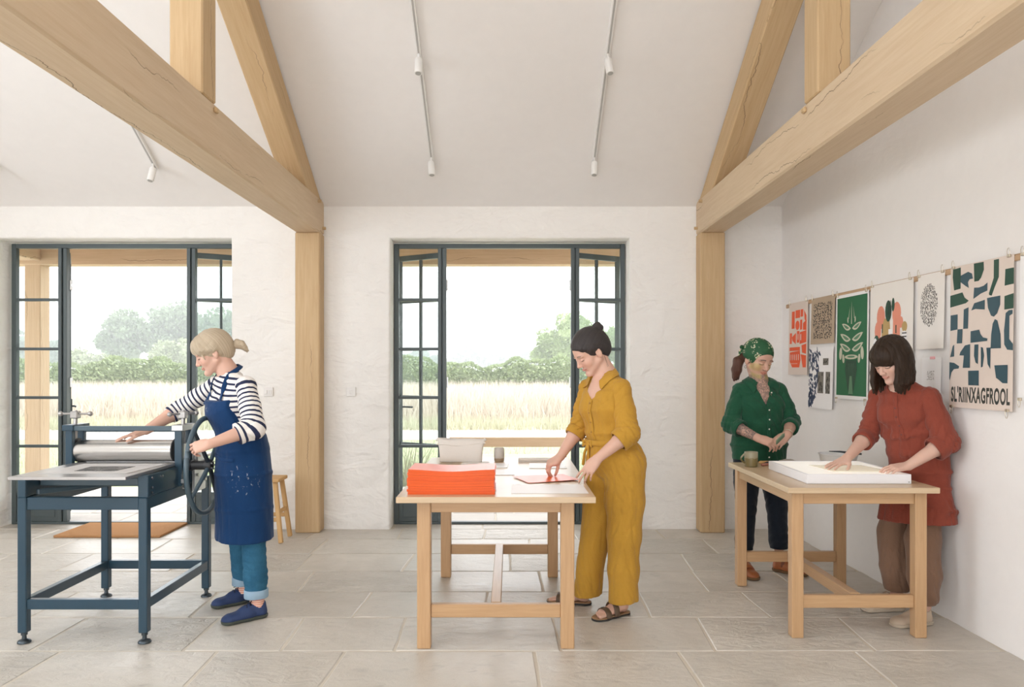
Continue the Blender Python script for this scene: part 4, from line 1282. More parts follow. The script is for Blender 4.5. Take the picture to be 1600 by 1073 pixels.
# 3 green plant
p3 = Poster('green poster with a pale layered plant figure', 1306, 1357, 1.966, 1.205, M['paper'])
p3.polys([rect(.04, .03, .96, .965)], INK['green'], 'green_field')
def leaf(cu, cv, L, w, rot, sx):
    """pointed leaf, its base at (cu, cv), rising outwards"""
    out = []
    for k in range(17):
        t = k / 8 if k <= 8 else (16 - k) / 8
        h = w * math.sin(math.pi * t) ** .8 * (1 if k <= 8 else -0.75)
        x, y = L * t, -h - .35 * L * t * t
        c, s_ = math.cos(math.radians(rot)), math.sin(math.radians(rot))
        out.append((cu + sx * (x * c - y * s_), cv + (x * s_ + y * c) * .65))
    return out
pale, shade = [], []
for cv, L_, w_ in ((.330, .27, .050), (.435, .32, .056), (.530, .33, .058)):
    for sx in (-1, 1):
        pale.append(leaf(.5 + sx * .02, cv, L_, w_, 4, sx)); shade.append(leaf(.5 + sx * .07, cv - .004, L_ * .66, w_ * .5, 2, sx))
pale += [ell(.5 - .33, .565, .045, .062, 14, rot=18), ell(.5 + .33, .565, .045, .062, 14, rot=-18), ell(.5 - .24, .615, .035, .045, 12, rot=-30), ell(.5 + .24, .615, .035, .045, 12, rot=30), ell(.5, .600, .20, .022, 16)]
pale += [[(.5 + d - .008, .24), (.5 + d * .55, .12), (.5 + d + .008, .24)] for d in (-.09, .09)] + [[(.5 - .012, .29), (.5, .07), (.5 + .012, .29)]] + [leaf(.5 + sx * .10, .28, .09, .02, -60, sx) for sx in (-1, 1)]
p3.polys(pale, INK['pale'], 'print')
p3.polys(shade + [ell(.5, .598, .12, .010, 12)], INK['sage'], 'print')
p3.polys([[(.34, .63), (.66, .63), (.68, .72), (.60, .90), (.55, .96), (.45, .96), (.40, .90), (.32, .72)]], INK['dkgreen'], 'stem')
p3.polys([[(.47, .78), (.53, .78), (.57, .95), (.43, .95)]] + [[(.42 + .05 * k, .66), (.425 + .05 * k, .66), (.44 + .04 * k, .88)] for k in range(4)], INK['sage'], 'print')
# 4 cactus and pots
p4 = Poster('white poster with salmon and tan cactus shapes, partly behind the brown hair', 1359.5, 1426.5, 1.984, 1.245, M['paper_warm'])
p4.polys([ell(.27, .30, .10, .105, 16), ell(.20, .42, .08, .09, 14), ell(.64, .28, .10, .10, 16), rect(.56, .27, .72, .62), ell(.74, .36, .05, .05, 12)], INK['salmon'], 'print')
p4.polys([[(.30, .38), (.36, .31), (.48, .33), (.50, .42), (.52, .65), (.28, .65)], ell(.82, .40, .06, .045, 14), rect(.60, .55, .78, .62)], INK['tan'], 'print')
p4.polys([ell(.45, .25, .075, .095, 16), ell(.56, .20, .035, .06, 12), rect(.41, .18, .44, .30), rect(.30, .36, .325, .44), rect(.62, .38, .645, .45), ell(.17, .50, .06, .045, 12), ell(.85, .57, .07, .05, 12), [(.50, .46), (.56, .50), (.58, .58), (.52, .53)], ell(.80, .62, .05, .04, 10), [(.86, .60), (.92, .56), (.93, .63)]], INK['dkgreen'], 'print')
p4.polys([ell(.14, .57, .055, .09, 14), ell(.82, .48, .06, .045, 14), rect(.46, .41, .54, .46)], M['paper'], 'print')
p4.polys([rect(.77, .45 + .03 * k, .87, .46 + .03 * k) for k in range(3)] + [rect(.10, .53 + .035 * k, .18, .54 + .035 * k) for k in range(4)] + [rect(.455, .16, .465, .31), rect(.50, .16, .51, .31)], INK['black'], 'print')
# 5 oval of dashes
p5 = Poster('cream print of an oval filled with small black dashes', 1433.5, 1475.5, 1.985, 1.541, M['paper_warm'])
marks = []
for i in range(17):
    for j in range(24):
        u, v = (i + .5) / 17 * 2 - 1, (j + .5) / 24 * 2 - 1
        u += rq.uniform(-.04, .04) + (.03 if j % 2 else -.03); v += rq.uniform(-.03, .03)
        if u * u + v * v > 1 or rq.random() < .10: continue
        marks.append(ell(.44 + .32 * u, .42 + .285 * v, rq.uniform(.008, .013), rq.uniform(.010, .017), 6, rot=math.degrees(math.atan2(u, v)) * -0.35 + rq.uniform(-25, 25)))
p5.polys(marks, INK['black'])
# 6 small scribble sheet
p6 = Poster('small white sheet pinned beside the brown hair with a scribbled mark', 1440, 1470, 1.490, 1.285, M['paper'], 0.006)
p6.polys([ell(.48 + .055 * (i - 3) + rq.uniform(-.01, .01), .40 + .045 * j + rq.uniform(-.008, .008), rq.uniform(.010, .024), rq.uniform(.010, .018), 6, rot=rq.uniform(0, 180)) for i in range(7) for j in range(6) if rq.random() < .85], INK['grey'])
pn = p6.P(.55, .01, .004)
bm = bmesh.new(); bm_box(bm, pn.x - .003, pn.x + .001, pn.y - .03, pn.y + .02, pn.z - .008, pn.z + .008, 0.001)
tag(from_bm('tape_strip', bm, flat('pink_tape', (238, 176, 180)), None), 'strip of pink tape at the top of the small scribble sheet', 'tape')
# 7 slate cut shapes with lettering
p7 = Poster('large blush poster of slate cut-out shapes above bold lettering', 1484.5, 1583.5, 1.992, 1.210, M['paper_blush'])
def tr(lst):
    """outline traced in the poster's own frame: x 0-370, y 0-830 (its top edge falls to the left in view)"""
    return [(x / 370, y / 882 + 0.004) for x, y in lst]
moss = [[(16, 12), (66, 8), (66, 140), (24, 145), (14, 60)], [(146, 2), (204, -2 + 6), (206, 50), (190, 95), (176, 112), (150, 112)], [(262, 6), (290, 6), (290, 110), (268, 165), (252, 212), (238, 206), (236, 196), (262, 110)],
        [(-2 + 2, 175), (78, 165), (92, 200), (118, 222), (100, 235), (0, 250)], [(325, 72), (370, 72), (370, 162), (322, 166)], [(322, 225), (370, 215), (370, 300), (322, 302)]]
slate = [[(66, 60), (112, 44), (136, 60), (142, 92), (122, 92), (112, 108), (118, 145), (96, 128), (66, 100)], [(150, 148), (178, 152), (206, 146), (228, 130), (228, 178), (190, 190), (146, 216)],
         [(152, 242), (214, 230), (214, 288), (190, 284), (160, 278), (134, 284)], [(226, 222), (300, 218), (300, 270), (284, 318), (266, 336), (250, 328), (232, 280)],
         [(4, 300), (50, 298), (50, 392), (4, 398)], [(88, 272), (118, 262), (116, 392), (86, 392)], [(50, 392), (82, 392), (80, 480), (46, 480)], [(132, 410), (184, 404), (190, 430), (206, 452), (232, 460), (230, 474), (132, 480)],
         [(272, 350), (286, 360), (304, 440), (306, 520), (250, 520), (252, 440), (260, 376)], [(330, 322), (346, 308), (366, 308), (366, 330), (350, 340), (350, 470), (370, 500), (370, 535), (340, 530), (324, 500), (322, 420)],
         [(20, 494), (30, 486), (30, 560), (4, 564)], [(98, 494), (130, 488), (130, 632), (86, 632), (92, 556), (64, 554), (70, 534)], [(156, 492), (180, 492), (178, 610), (164, 600), (154, 560)], [(194, 508), (206, 512), (214, 560), (206, 626), (196, 630)],
         [(226, 514), (250, 514), (250, 640), (234, 610)], [(0, 596), (30, 600), (64, 622), (60, 636), (30, 640), (14, 660), (4, 710), (0, 700)], [(120, 650), (184, 648), (184, 738), (122, 738)], [(272, 618), (344, 616), (344, 720), (318, 720), (296, 700), (282, 690)]]
p7.polys([tr(q) for q in moss], INK['moss'], 'print')
p7.polys([tr(q) for q in slate], INK['slate'], 'print')
def lettering(poster, text, u0, u1, v0, v1, ink):
    cu = bpy.data.curves.new('lettering', 'FONT')
    cu.body = text; cu.size = 1.0; cu.offset = 0.032; cu.space_character = 1.10
    tmp = bpy.data.objects.new('lettering_tmp', cu)
    COL.objects.link(tmp)
    dg = bpy.context.evaluated_depsgraph_get()
    me = bpy.data.meshes.new_from_object(tmp.evaluated_get(dg))
    bpy.data.objects.remove(tmp)
    xs = [v.co.x for v in me.vertices]; ys = [v.co.y for v in me.vertices]
    a, b_, c_, d_ = min(xs), max(xs), min(ys), max(ys)
    for v in me.vertices:
        u = u0 + (v.co.x - a) / (b_ - a) * (u1 - u0)
        w = v1 + (v.co.y - c_) / (d_ - c_) * (v0 - v1)
        v.co = poster.P(u, w, 0.0018)
    me.materials.clear(); me.materials.append(ink)
    me.name = 'lettering'
    return place(bpy.data.objects.new('lettering', me), poster.t)
lettering(p7, "SL'RIINXAGFROOL", .035, .965, .850, .962, flat('lettering_ink', (62, 66, 62)))
# 8 next sheet, cut by the picture's edge
p8 = Poster('plain white poster at the right edge of the wall', 1593, 1690, 1.985, 1.27, M['paper'])
for (ps, nm) in ((p, 'orange shapes print'), (p2, 'kraft scribble print'), (p3, 'green plant poster'), (p4, 'cactus poster'), (p5, 'oval dash print'), (p7, 'slate shapes poster'), (p8, 'plain edge poster')):
    ps.clip(.06, 0.0, 'brass binder clip at the top left of the ' + nm)
    if ps is not p8: ps.clip(.94, 0.0, 'brass binder clip at the top right of the ' + nm)
    if ps in (p3, p7):
        ps.clip(.06, 1.0, 'brass binder clip at the bottom left of the ' + nm)
        ps.clip(.94, 1.0, 'brass binder clip at the bottom right of the ' + nm)
    if ps is p8: ps.clip(.04, 1.0, 'brass binder clip at the bottom left of the ' + nm)
# ---------------------------------------------------------------- smooth solids for people and clothes
def V3(*a): return np.array(a, dtype=np.float64)
def nrm(v): v = np.asarray(v, float); return v / np.linalg.norm(v)
def lerp(a, b, t): return np.asarray(a) * (1 - t) + np.asarray(b) * t

def fine_axis(lo, hi, coarse, zones):
    """grid lines from lo to hi; zones = (a, b, step) are finer"""
    out = [lo]
    while out[-1] < hi:
        x = out[-1]; st = coarse
        for a, b, s in zones:
            if a - 0.012 <= x <= b: st = min(st, s)
        out.append(x + st)
    return np.array(out, dtype=np.float32)

class Field:
    def __init__(s, lo, hi, step=0.005, zx=(), zy=(), zz=()):
        st = step if hasattr(step, '__len__') else (step,) * 3
        s.ax = [fine_axis(lo[k], hi[k], st[k], z) for k, z in enumerate((zx, zy, zz))]
        s.D = np.full([len(a) for a in s.ax], 0.5, dtype=np.float32)
    def sub(s, lo, hi):
        sl = []
        for k in range(3):
            a = np.searchsorted(s.ax[k], lo[k]); b = np.searchsorted(s.ax[k], hi[k])
            sl.append(slice(max(0, a - 1), min(len(s.ax[k]), b + 1)))
        sl = tuple(sl)
        X = s.ax[0][sl[0]][:, None, None]; Y = s.ax[1][sl[1]][None, :, None]; Z = s.ax[2][sl[2]][None, None, :]
        return sl, X, Y, Z
    def apply(s, fn, lo, hi, k=0.01, op='add', m=0.03):
        lo = np.asarray(lo) - (m + k); hi = np.asarray(hi) + (m + k)
        sl, X, Y, Z = s.sub(lo, hi)
        if any(q.stop <= q.start for q in sl): return
        d = fn(X, Y, Z).astype(np.float32)
        A = s.D[sl]
        if op == 'add':
            h = np.maximum(k - np.abs(A - d), 0) / k if k > 0 else 0
            s.D[sl] = np.minimum(A, d) - h * h * k * 0.25
        elif op == 'cut':
            d = -d
            h = np.maximum(k - np.abs(A - d), 0) / k if k > 0 else 0
            s.D[sl] = np.maximum(A, d) + h * h * k * 0.25
    def cone(s, a, b, ra, rb, k=0.01, op='add'):
        a = np.asarray(a, float); b = np.asarray(b, float); ab = b - a; L2 = max(ab @ ab, 1e-9)
        def f(X, Y, Z):
            px_, py_, pz_ = X - a[0], Y - a[1], Z - a[2]
            t = np.clip((px_ * ab[0] + py_ * ab[1] + pz_ * ab[2]) / L2, 0, 1)
            return np.sqrt((px_ - t * ab[0]) ** 2 + (py_ - t * ab[1]) ** 2 + (pz_ - t * ab[2]) ** 2) - (ra + (rb - ra) * t)
        r = max(ra, rb)
        s.apply(f, np.minimum(a, b) - r, np.maximum(a, b) + r, k, op)
    def chain(s, pts, rad, k=0.01, k0=None):
        for i in range(len(pts) - 1):
            s.cone(pts[i], pts[i + 1], rad[i], rad[i + 1], (k0 if (k0 is not None and i == 0) else k))
    def ball(s, c, r, k=0.01, op='add'):
        s.cone(c, np.asarray(c) + 1e-6, r, r, k, op)
    def ell(s, c, r, R=None, k=0.01, op='add'):
        """ellipsoid; R rows = its axes"""
        c = np.asarray(c, float); r = np.asarray(r, float)
        R = np.eye(3) if R is None else np.asarray(R)
        def f(X, Y, Z):
            x, y, z = X - c[0], Y - c[1], Z - c[2]
            u = [(R[i][0] * x + R[i][1] * y + R[i][2] * z) / r[i] for i in range(3)]
            k0 = np.sqrt(u[0] ** 2 + u[1] ** 2 + u[2] ** 2) + 1e-6
            k1 = np.sqrt((u[0] / r[0]) ** 2 + (u[1] / r[1]) ** 2 + (u[2] / r[2]) ** 2) + 1e-6
            return k0 * (k0 - 1) / k1
        e = np.sqrt(((np.abs(R) * r[:, None]) ** 2).sum(0))
        s.apply(f, c - e, c + e, k, op)
    def loft(s, st, side, k=0.03, sup=2.0):
        """st = (centre, half width, half depth) along an axis; side = direction of the width"""
        for i in range(len(st) - 1):
            (c1, w1, d1), (c2, w2, d2) = st[i], st[i + 1]
            c1 = np.asarray(c1, float); c2 = np.asarray(c2, float)
            a = c2 - c1; L = np.linalg.norm(a); a = a / L
            l = nrm(np.asarray(side) - a * (np.asarray(side) @ a)); fw = np.cross(a, l)
            def f(X, Y, Z):
                x, y, z = X - c1[0], Y - c1[1], Z - c1[2]
                h = x * a[0] + y * a[1] + z * a[2]
                t = np.clip(h / L, 0, 1)
                ov = h - t * L
                u = np.abs((x * l[0] + y * l[1] + z * l[2]) / (w1 + (w2 - w1) * t))
                v = np.abs((x * fw[0] + y * fw[1] + z * fw[2]) / (d1 + (d2 - d1) * t))
                mn = np.minimum(w1 + (w2 - w1) * t, d1 + (d2 - d1) * t)
                q = (u ** sup + v ** sup) ** (1 / sup)
                return np.sqrt(((q - 1) * mn).clip(0, None) ** 2 + ov ** 2) + ((q - 1) * mn).clip(None, 0)
            r = max(w1, w2, d1, d2)
            s.apply(f, np.minimum(c1, c2) - r, np.maximum(c1, c2) + r, k)
    def plane(s, p, n, lo=None, hi=None, k=0.003):
        """removes what lies on the n side of the plane through p (inside the box)"""
        p = np.asarray(p, float); n = nrm(n)
        lo = [a[0] for a in s.ax] if lo is None else lo; hi = [a[-1] for a in s.ax] if hi is None else hi
        def f(X, Y, Z): return -((X - p[0]) * n[0] + (Y - p[1]) * n[1] + (Z - p[2]) * n[2]) + 0 * (X + Y + Z)
        sl, X, Y, Z = s.sub(lo, hi)
        d = -f(X, Y, Z)
        s.D[sl] = np.maximum(s.D[sl], d)
    def wrinkle(s, amp, freqs, seed=0, lo=None, hi=None, wt=None):
        rs = np.random.RandomState(seed)
        lo = [a[0] for a in s.ax] if lo is None else lo; hi = [a[-1] for a in s.ax] if hi is None else hi
        sl, X, Y, Z = s.sub(lo, hi)
        near = np.nonzero(np.abs(s.D[sl]) < 0.035)
        x, y, z = s.ax[0][sl[0]][near[0]], s.ax[1][sl[1]][near[1]], s.ax[2][sl[2]][near[2]]
        acc = np.zeros(len(x), np.float32)
        wx = x + 0.02 * np.sin(9 * z + 4 * y); wy = y + 0.02 * np.sin(8 * z + 5 * x); wz = z + 0.03 * np.sin(11 * x + 7 * y)
        for kx, ky, kz, a in freqs:
            sn = np.sin(kx * wx + ky * wy + kz * wz + rs.uniform(0, 6.28))
            q = rs.normal(size=3); q = q / np.linalg.norm(q) * 24
            msk = np.clip(0.55 + 0.9 * np.sin(q[0] * x + q[1] * y + q[2] * z + rs.uniform(0, 6.28)), 0, 1)
            acc += (a * msk * (1.7 * (1 - np.abs(sn)) ** 2 - 0.45)).astype(np.float32)     # narrow creases between soft rolls
        if wt is not None: acc = acc * wt(x, y, z)
        B = s.D[sl]; B[near] += amp * acc
        s.D[sl] = B
    def surf(s):
        D = s.D
        I = (D < 0)
        c = np.zeros([n - 1 for n in D.shape], np.uint8)
        offs = [(a, b, d) for a in (0, 1) for b in (0, 1) for d in (0, 1)]
        def sh(A, o): return A[o[0]:A.shape[0] - 1 + o[0], o[1]:A.shape[1] - 1 + o[1], o[2]:A.shape[2] - 1 + o[2]]
        for o in offs: c += sh(I, o)
        ci = np.nonzero((c > 0) & (c < 8))
        n = len(ci[0])
        vals = {o: D[ci[0] + o[0], ci[1] + o[1], ci[2] + o[2]] for o in offs}
        P = np.zeros((n, 3)); cnt = np.zeros(n)
        for o in offs:
            for k in range(3):
                if o[k]: continue
                q = list(o); q[k] = 1; q = tuple(q)
                a, b = vals[o], vals[q]
                cr = (a < 0) != (b < 0)
                t = np.where(cr, a / np.where(cr, a - b, 1), 0)
                p = np.tile(np.array(o, float), (n, 1)); p[:, k] += t
                P[cr] += p[cr]; cnt += cr
        P /= cnt[:, None]
        W = np.stack([s.ax[k][ci[k]] + P[:, k] * (s.ax[k][ci[k] + 1] - s.ax[k][ci[k]]) for k in range(3)], 1)
        idx = np.full(c.shape, -1, np.int32); idx[ci] = np.arange(n)
        Q = []
        for k in range(3):
            A = np.take(I, range(0, D.shape[k] - 1), axis=k); B = np.take(I, range(1, D.shape[k]), axis=k)
            e = list(np.nonzero(A != B)); a_in = A[tuple(e)]
            u, v = (k + 1) % 3, (k + 2) % 3
            ok = (e[u] > 0) & (e[v] > 0) & (e[u] < D.shape[u] - 1) & (e[v] < D.shape[v] - 1)
            e = [q[ok] for q in e]; a_in = a_in[ok]
            def at(du, dv):
                w = [q.copy() for q in e]; w[u] -= du; w[v] -= dv
                return idx[tuple(w)]
            q = np.stack([at(1, 1), at(0, 1), at(0, 0), at(1, 0)], 1)
            q[~a_in] = q[~a_in][:, ::-1]
            Q.append(q)
        return W, np.concatenate(Q)
    def mesh(s, name, mat, parent=None, attrs=None, drop=None, smooth=1):
        W, Q = s.surf()
        if drop is not None:
            bad = drop(W)
            Q = Q[~bad[Q].all(1)]
        for _ in range(smooth):       # a touch of relaxation
            acc = np.zeros_like(W); cn = np.zeros(len(W))
            for a in range(4):
                b = (a + 1) % 4
                np.add.at(acc, Q[:, a], W[Q[:, b]]); np.add.at(cn, Q[:, a], 1)
                np.add.at(acc, Q[:, b], W[Q[:, a]]); np.add.at(cn, Q[:, b], 1)
            cn[cn == 0] = 1
            W = W * 0.55 + 0.45 * acc / cn[:, None]
        used = np.zeros(len(W), bool); used[Q.ravel()] = True
        remap = np.cumsum(used) - 1
        W = W[used]; Q = remap[Q]
        me = bpy.data.meshes.new(name)
        me.vertices.add(len(W)); me.vertices.foreach_set('co', W.astype(np.float32).ravel())
        me.loops.add(len(Q) * 4); me.loops.foreach_set('vertex_index', Q.astype(np.int32).ravel())
        me.polygons.add(len(Q))
        me.polygons.foreach_set('loop_start', np.arange(0, len(Q) * 4, 4, dtype=np.int32))
        me.polygons.foreach_set('loop_total', np.full(len(Q), 4, dtype=np.int32))
        me.polygons.foreach_set('use_smooth', np.ones(len(Q), bool))
        me.update(calc_edges=True)
        for an, fn in (attrs or {}).items():
            v = np.asarray(fn(W), np.float32)
            if v.ndim == 1:
                at = me.attributes.new(an, 'FLOAT', 'POINT'); at.data.foreach_set('value', v)
            else:
                at = me.attributes.new(an, 'FLOAT_COLOR', 'POINT')
                at.data.foreach_set('color', np.concatenate([v, np.ones((len(v), 1), np.float32)], 1).astype(np.float32).ravel())
        me.materials.append(mat)
        return place(bpy.data.objects.new(name, me), parent)

from mathutils.bvhtree import BVHTree
_BV = {}
def onto(o, p, d, off=0.0, up=None):
    """the point where a line through p along d first meets the outside of o, lifted by off"""
    if o.name not in _BV:
        me = o.data
        _BV[o.name] = BVHTree.FromPolygons([v.co for v in me.vertices], [q.vertices for q in me.polygons])
    d = Vector(nrm(d)); st = Vector(p) + d * 0.35
    h, n, i, t = _BV[o.name].ray_cast(st, -d, 0.7)
    if h is None: return np.asarray(p, float) + np.asarray(d) * off
    return np.array(h + d * off)

# ---------------------------------------------------------------- anatomy
class Head:
    """a = forward, b = to the person's left, c = up"""
    def __init__(s, o, fwd, up=(0, 0, 1), roll=0.0, sc=1.0):
        s.o = np.asarray(o, float); s.f = nrm(fwd)
        l = nrm(np.cross(up, s.f)); u = np.cross(s.f, l)
        cr, sr = math.cos(roll), math.sin(roll)
        s.l = l * cr + u * sr; s.u = u * cr - l * sr
        s.R = np.stack([s.f, s.l, s.u]); s.sc = sc
    def p(s, a, b, c): return s.o + s.sc * (a * s.f + b * s.l + c * s.u)
    def loc(s, W): return ((W - s.o) @ s.R.T) / s.sc
    def build(s, F, neck):
        q = s.sc
        e = lambda c, r, k=0.012, op='add', R=None: F.ell(s.p(*c), np.array(r) * q, s.R if R is None else R, k, op)
        cn = lambda a, b, ra, rb, k=0.01: F.cone(s.p(*a), s.p(*b), ra * q, rb * q, k)
        F.cone(s.p(-0.020, 0, -0.035), neck, 0.050 * q, 0.056, 0.02)
        e((-0.010, 0, 0.044), (0.092, 0.073, 0.082))
        e((0.040, 0, -0.012), (0.050, 0.060, 0.082), 0.02)
        e((0.052, 0, 0.040), (0.040, 0.058, 0.050), 0.02)
        for b in (-1, 1):
            cn((0.0, b * 0.050, -0.040), (0.066, b * 0.014, -0.088), 0.018, 0.014, 0.02)
            F.ball(s.p(0.056, b * 0.034, -0.022), 0.024 * q, 0.015)
        F.ball(s.p(0.076, 0, -0.088), 0.016 * q, 0.016)
        for b in (-1, 1):
            e((0.100, b * 0.032, 0.004), (0.017, 0.018, 0.012), 0.012, 'cut')
        cn((0.086, 0, 0.014), (0.104, 0, -0.024), 0.0085, 0.0095, 0.010)
        F.ball(s.p(0.1045, 0, -0.0265), 0.0095 * q, 0.006)
        for b in (-1, 1):
            F.ball(s.p(0.096, b * 0.0115, -0.030), 0.0075 * q, 0.006)
            e((0.082, b * 0.032, 0.022), (0.012, 0.022, 0.007), 0.012)
            e((0.0775, b * 0.031, 0.003), (0.0135, 0.0155, 0.0115), 0.004)
        e((0.0885, 0, -0.0520), (0.0080, 0.020, 0.0048), 0.006)
        e((0.0872, 0, -0.0600), (0.0080, 0.016, 0.0055), 0.005)
        for b in (-1, 1):
            Re = np.stack([nrm(s.f * 0.94 - s.l * b * 0.30), nrm(s.l * b * 0.94 + s.f * 0.30), s.u])
            e((-0.008, b * 0.072, -0.004), (0.0165, 0.009, 0.029), 0.004, 'add', Re)
            e((-0.006, b * 0.084, 0.002), (0.0085, 0.0085, 0.016), 0.003, 'cut', Re)
    def bbox(s, m=0.02):
        r = 0.15 * s.sc + m
        return s.o - r, s.o + r
    def face_mask(s, W, brow=(0.20, 0.14, 0.09), lip=(0.58, 0.23, 0.19), skin=None, lash=(0.10, 0.06, 0.04)):
        """per-vertex colour: brows, lash line, lips, cheeks"""
        L = s.loc(W)
        a, b, c = L[:, 0], np.abs(L[:, 1]), L[:, 2]
        col = np.tile(np.array(skin), (len(W), 1))
        front = a > 0.05
        def put(m, cc):
            m = (m * front)[:, None]; return col * (1 - m) + np.array(cc) * m
        ss = lambda x, e0, e1: np.clip((x - e0) / (e1 - e0), 0, 1)
        ck = np.exp(-(((b - 0.040) / 0.020) ** 2 + ((c + 0.026) / 0.018) ** 2)) * 0.35
        col = put(ck, (skin[0] * 1.02, skin[1] * 0.78, skin[2] * 0.72))
        nt = np.exp(-((b / 0.014) ** 2 + ((c + 0.026) / 0.012) ** 2)) * 0.25
        col = put(nt, (skin[0], skin[1] * 0.78, skin[2] * 0.72))
        bl = 0.0275 - 6.0 * (b - 0.030) ** 2
        bm_ = (1 - ss(np.abs(c - bl), 0.0022, 0.0048)) * ss(b, 0.011, 0.016) * (1 - ss(b, 0.048, 0.054)) * 0.85
        col = put(bm_, brow)
        ll = -0.0040 + 14.0 * (b - 0.031) ** 2
        lm = (1 - ss(np.abs(c - ll), 0.0012, 0.0036)) * ss(b, 0.016, 0.019) * (1 - ss(b, 0.045, 0.048)) * (a > 0.062) * 0.9
        col = put(lm, lash)
        lm = (1 - ss(((b / 0.0215) ** 2 + ((c + 0.0560) / 0.0098) ** 2), 0.8, 1.15)) * (a > 0.078)
        col = put(lm * 0.6, lip)
        lm = (1 - ss(np.abs(c + 0.0562), 0.0006, 0.0022)) * (b < 0.019) * (a > 0.078)
        col = put(lm * 0.55, (lip[0] * 0.55, lip[1] * 0.4, lip[2] * 0.4))
        nm = np.exp(-(((b - 0.0080) / 0.004) ** 2 + ((c + 0.0375) / 0.003) ** 2)) * (a > 0.085)
        col = put(nm * 0.7, (skin[0] * 0.35, skin[1] * 0.25, skin[2] * 0.22))
        return col

FING = [  # knuckle offset sideways, forward, segment lengths, radius
    (0.027, 0.086, (0.040, 0.024, 0.020), 0.0083), (0.009, 0.090, (0.044, 0.028, 0.021), 0.0085),
    (-0.009, 0.086, (0.041, 0.026, 0.021), 0.0081), (-0.026, 0.078, (0.032, 0.020, 0.018), 0.0072)]
def hand(F, wrist, d, back, thumb_side, curls=((25, 30, 20),) * 4, thumb=(0.55, 0.55, 0.25), spread=0.10, sc=0.96, targets=None):
    """d = wrist to knuckles, back = out of the back of the hand, thumb_side = +1 / -1 along back x d"""
    d = nrm(d); n = nrm(np.asarray(back, float) - d * (np.asarray(back, float) @ d)); s_ = np.cross(n, d) * thumb_side
    w = np.asarray(wrist, float)
    P = lambda a, b, c: w + sc * (a * d + b * s_ + c * n)
    tips = []
    # palm
    for i, (so, fo, _, r) in enumerate(FING):
        F.cone(P(0.004, so * 0.42, 0), P(fo, so, 0.0), 0.0165 * sc, 0.0105 * sc, 0.012)
    F.ell(P(0.045, 0.002, -0.003), np.array((0.046, 0.035, 0.0125)) * sc, np.stack([d, s_, n]), 0.012)
    F.ell(P(0.038, 0.024, -0.008), np.array((0.034, 0.017, 0.014)) * sc, np.stack([nrm(d + 0.45 * s_), nrm(s_ - 0.45 * d), n]), 0.012)
    for i, (so, fo, seg, r) in enumerate(FING):
        p = P(fo, so, 0.0)
        sp = spread * (1.5 - i) / 1.5
        dd = nrm(d + s_ * sp); ang = 0.0
        dirs = []
        for j in range(3):
            ang += math.radians(curls[i][j])
            v = dd * math.cos(ang) - n * math.sin(ang)
            q = p + v * seg[j] * sc
            F.cone(p, q, r * sc * (1.0 - 0.09 * j), r * sc * (0.91 - 0.09 * j), 0.003 if j else 0.008)
            p = q
        tips.append(p)
    # thumb
    p = P(0.026, 0.022, -0.006)
    a1 = nrm(d * 0.72 + s_ * thumb[0] - n * thumb[1])
    q = p + a1 * 0.040 * sc; F.cone(p, q, 0.0135 * sc, 0.0105 * sc, 0.010)
    a2 = nrm(a1 + d * 0.35 - n * thumb[2] - s_ * 0.25); r_ = q + a2 * 0.031 * sc; F.cone(q, r_, 0.0102 * sc, 0.0092 * sc, 0.003)
    a3 = nrm(a2 + d * 0.25 - n * thumb[2] * 0.6 - s_ * 0.15); t_ = r_ + a3 * 0.024 * sc; F.cone(r_, t_, 0.0092 * sc, 0.0072 * sc, 0.003)
    tips.append(t_)
    return tips

def arm(F, sh, el, wr, rs=(0.046, 0.041, 0.037, 0.040, 0.026)):
    mid = lerp(sh, el, 0.5); fm = lerp(el, wr, 0.28)
    F.chain([sh, mid, el, fm, wr], rs, 0.015)
def leg(F, hip, kn, an, sc=1.0):
    mid = lerp(hip, kn, 0.5); cf = lerp(kn, an, 0.3)
    F.chain([hip, mid, kn, cf, lerp(kn, an, 0.75), an], np.array((0.078, 0.068, 0.050, 0.050, 0.036, 0.030)) * sc, 0.02)
def foot(F, an, toe, heel, toes=False, f=0.74):
    """toe, heel: points on the ground"""
    if toes: f = 1.0
    d = nrm(V3(*(np.asarray(toe) - np.asarray(heel)))); L = np.linalg.norm(np.asarray(toe) - np.asarray(heel))
    u = V3(0, 0, 1); s_ = np.cross(u, d)
    h = np.asarray(heel); g_ = lambda a, b, c: h + d * a * L + s_ * b + u * c
    F.cone(an, g_(0.14, 0, 0.034), 0.032 * f, 0.028 * f, 0.02)
    F.cone(g_(0.12, 0, 0.030), g_(0.40, 0, 0.034), 0.027 * f, 0.026 * f, 0.015)
    F.cone(an, g_(0.42, 0, 0.030 + 0.020 * f), 0.030 * f, 0.024 * f, 0.02)
    for b in (-0.020, 0.0, 0.022):
        F.cone(g_(0.38, b * 0.7, 0.030), g_(0.74, b * 1.15, 0.020), 0.024 * f, 0.016 * f, 0.015)
    if toes:
        for i, b in enumerate((-0.032, -0.016, -0.001, 0.014, 0.031)):
            r = (0.0085, 0.0085, 0.009, 0.0095, 0.0125)[i]
            F.cone(g_(0.72, b, 0.018), g_((0.86, 0.91, 0.94, 0.97, 0.98)[i] - 0.04, b * 1.05, 0.012), r, r * 0.85, 0.003)

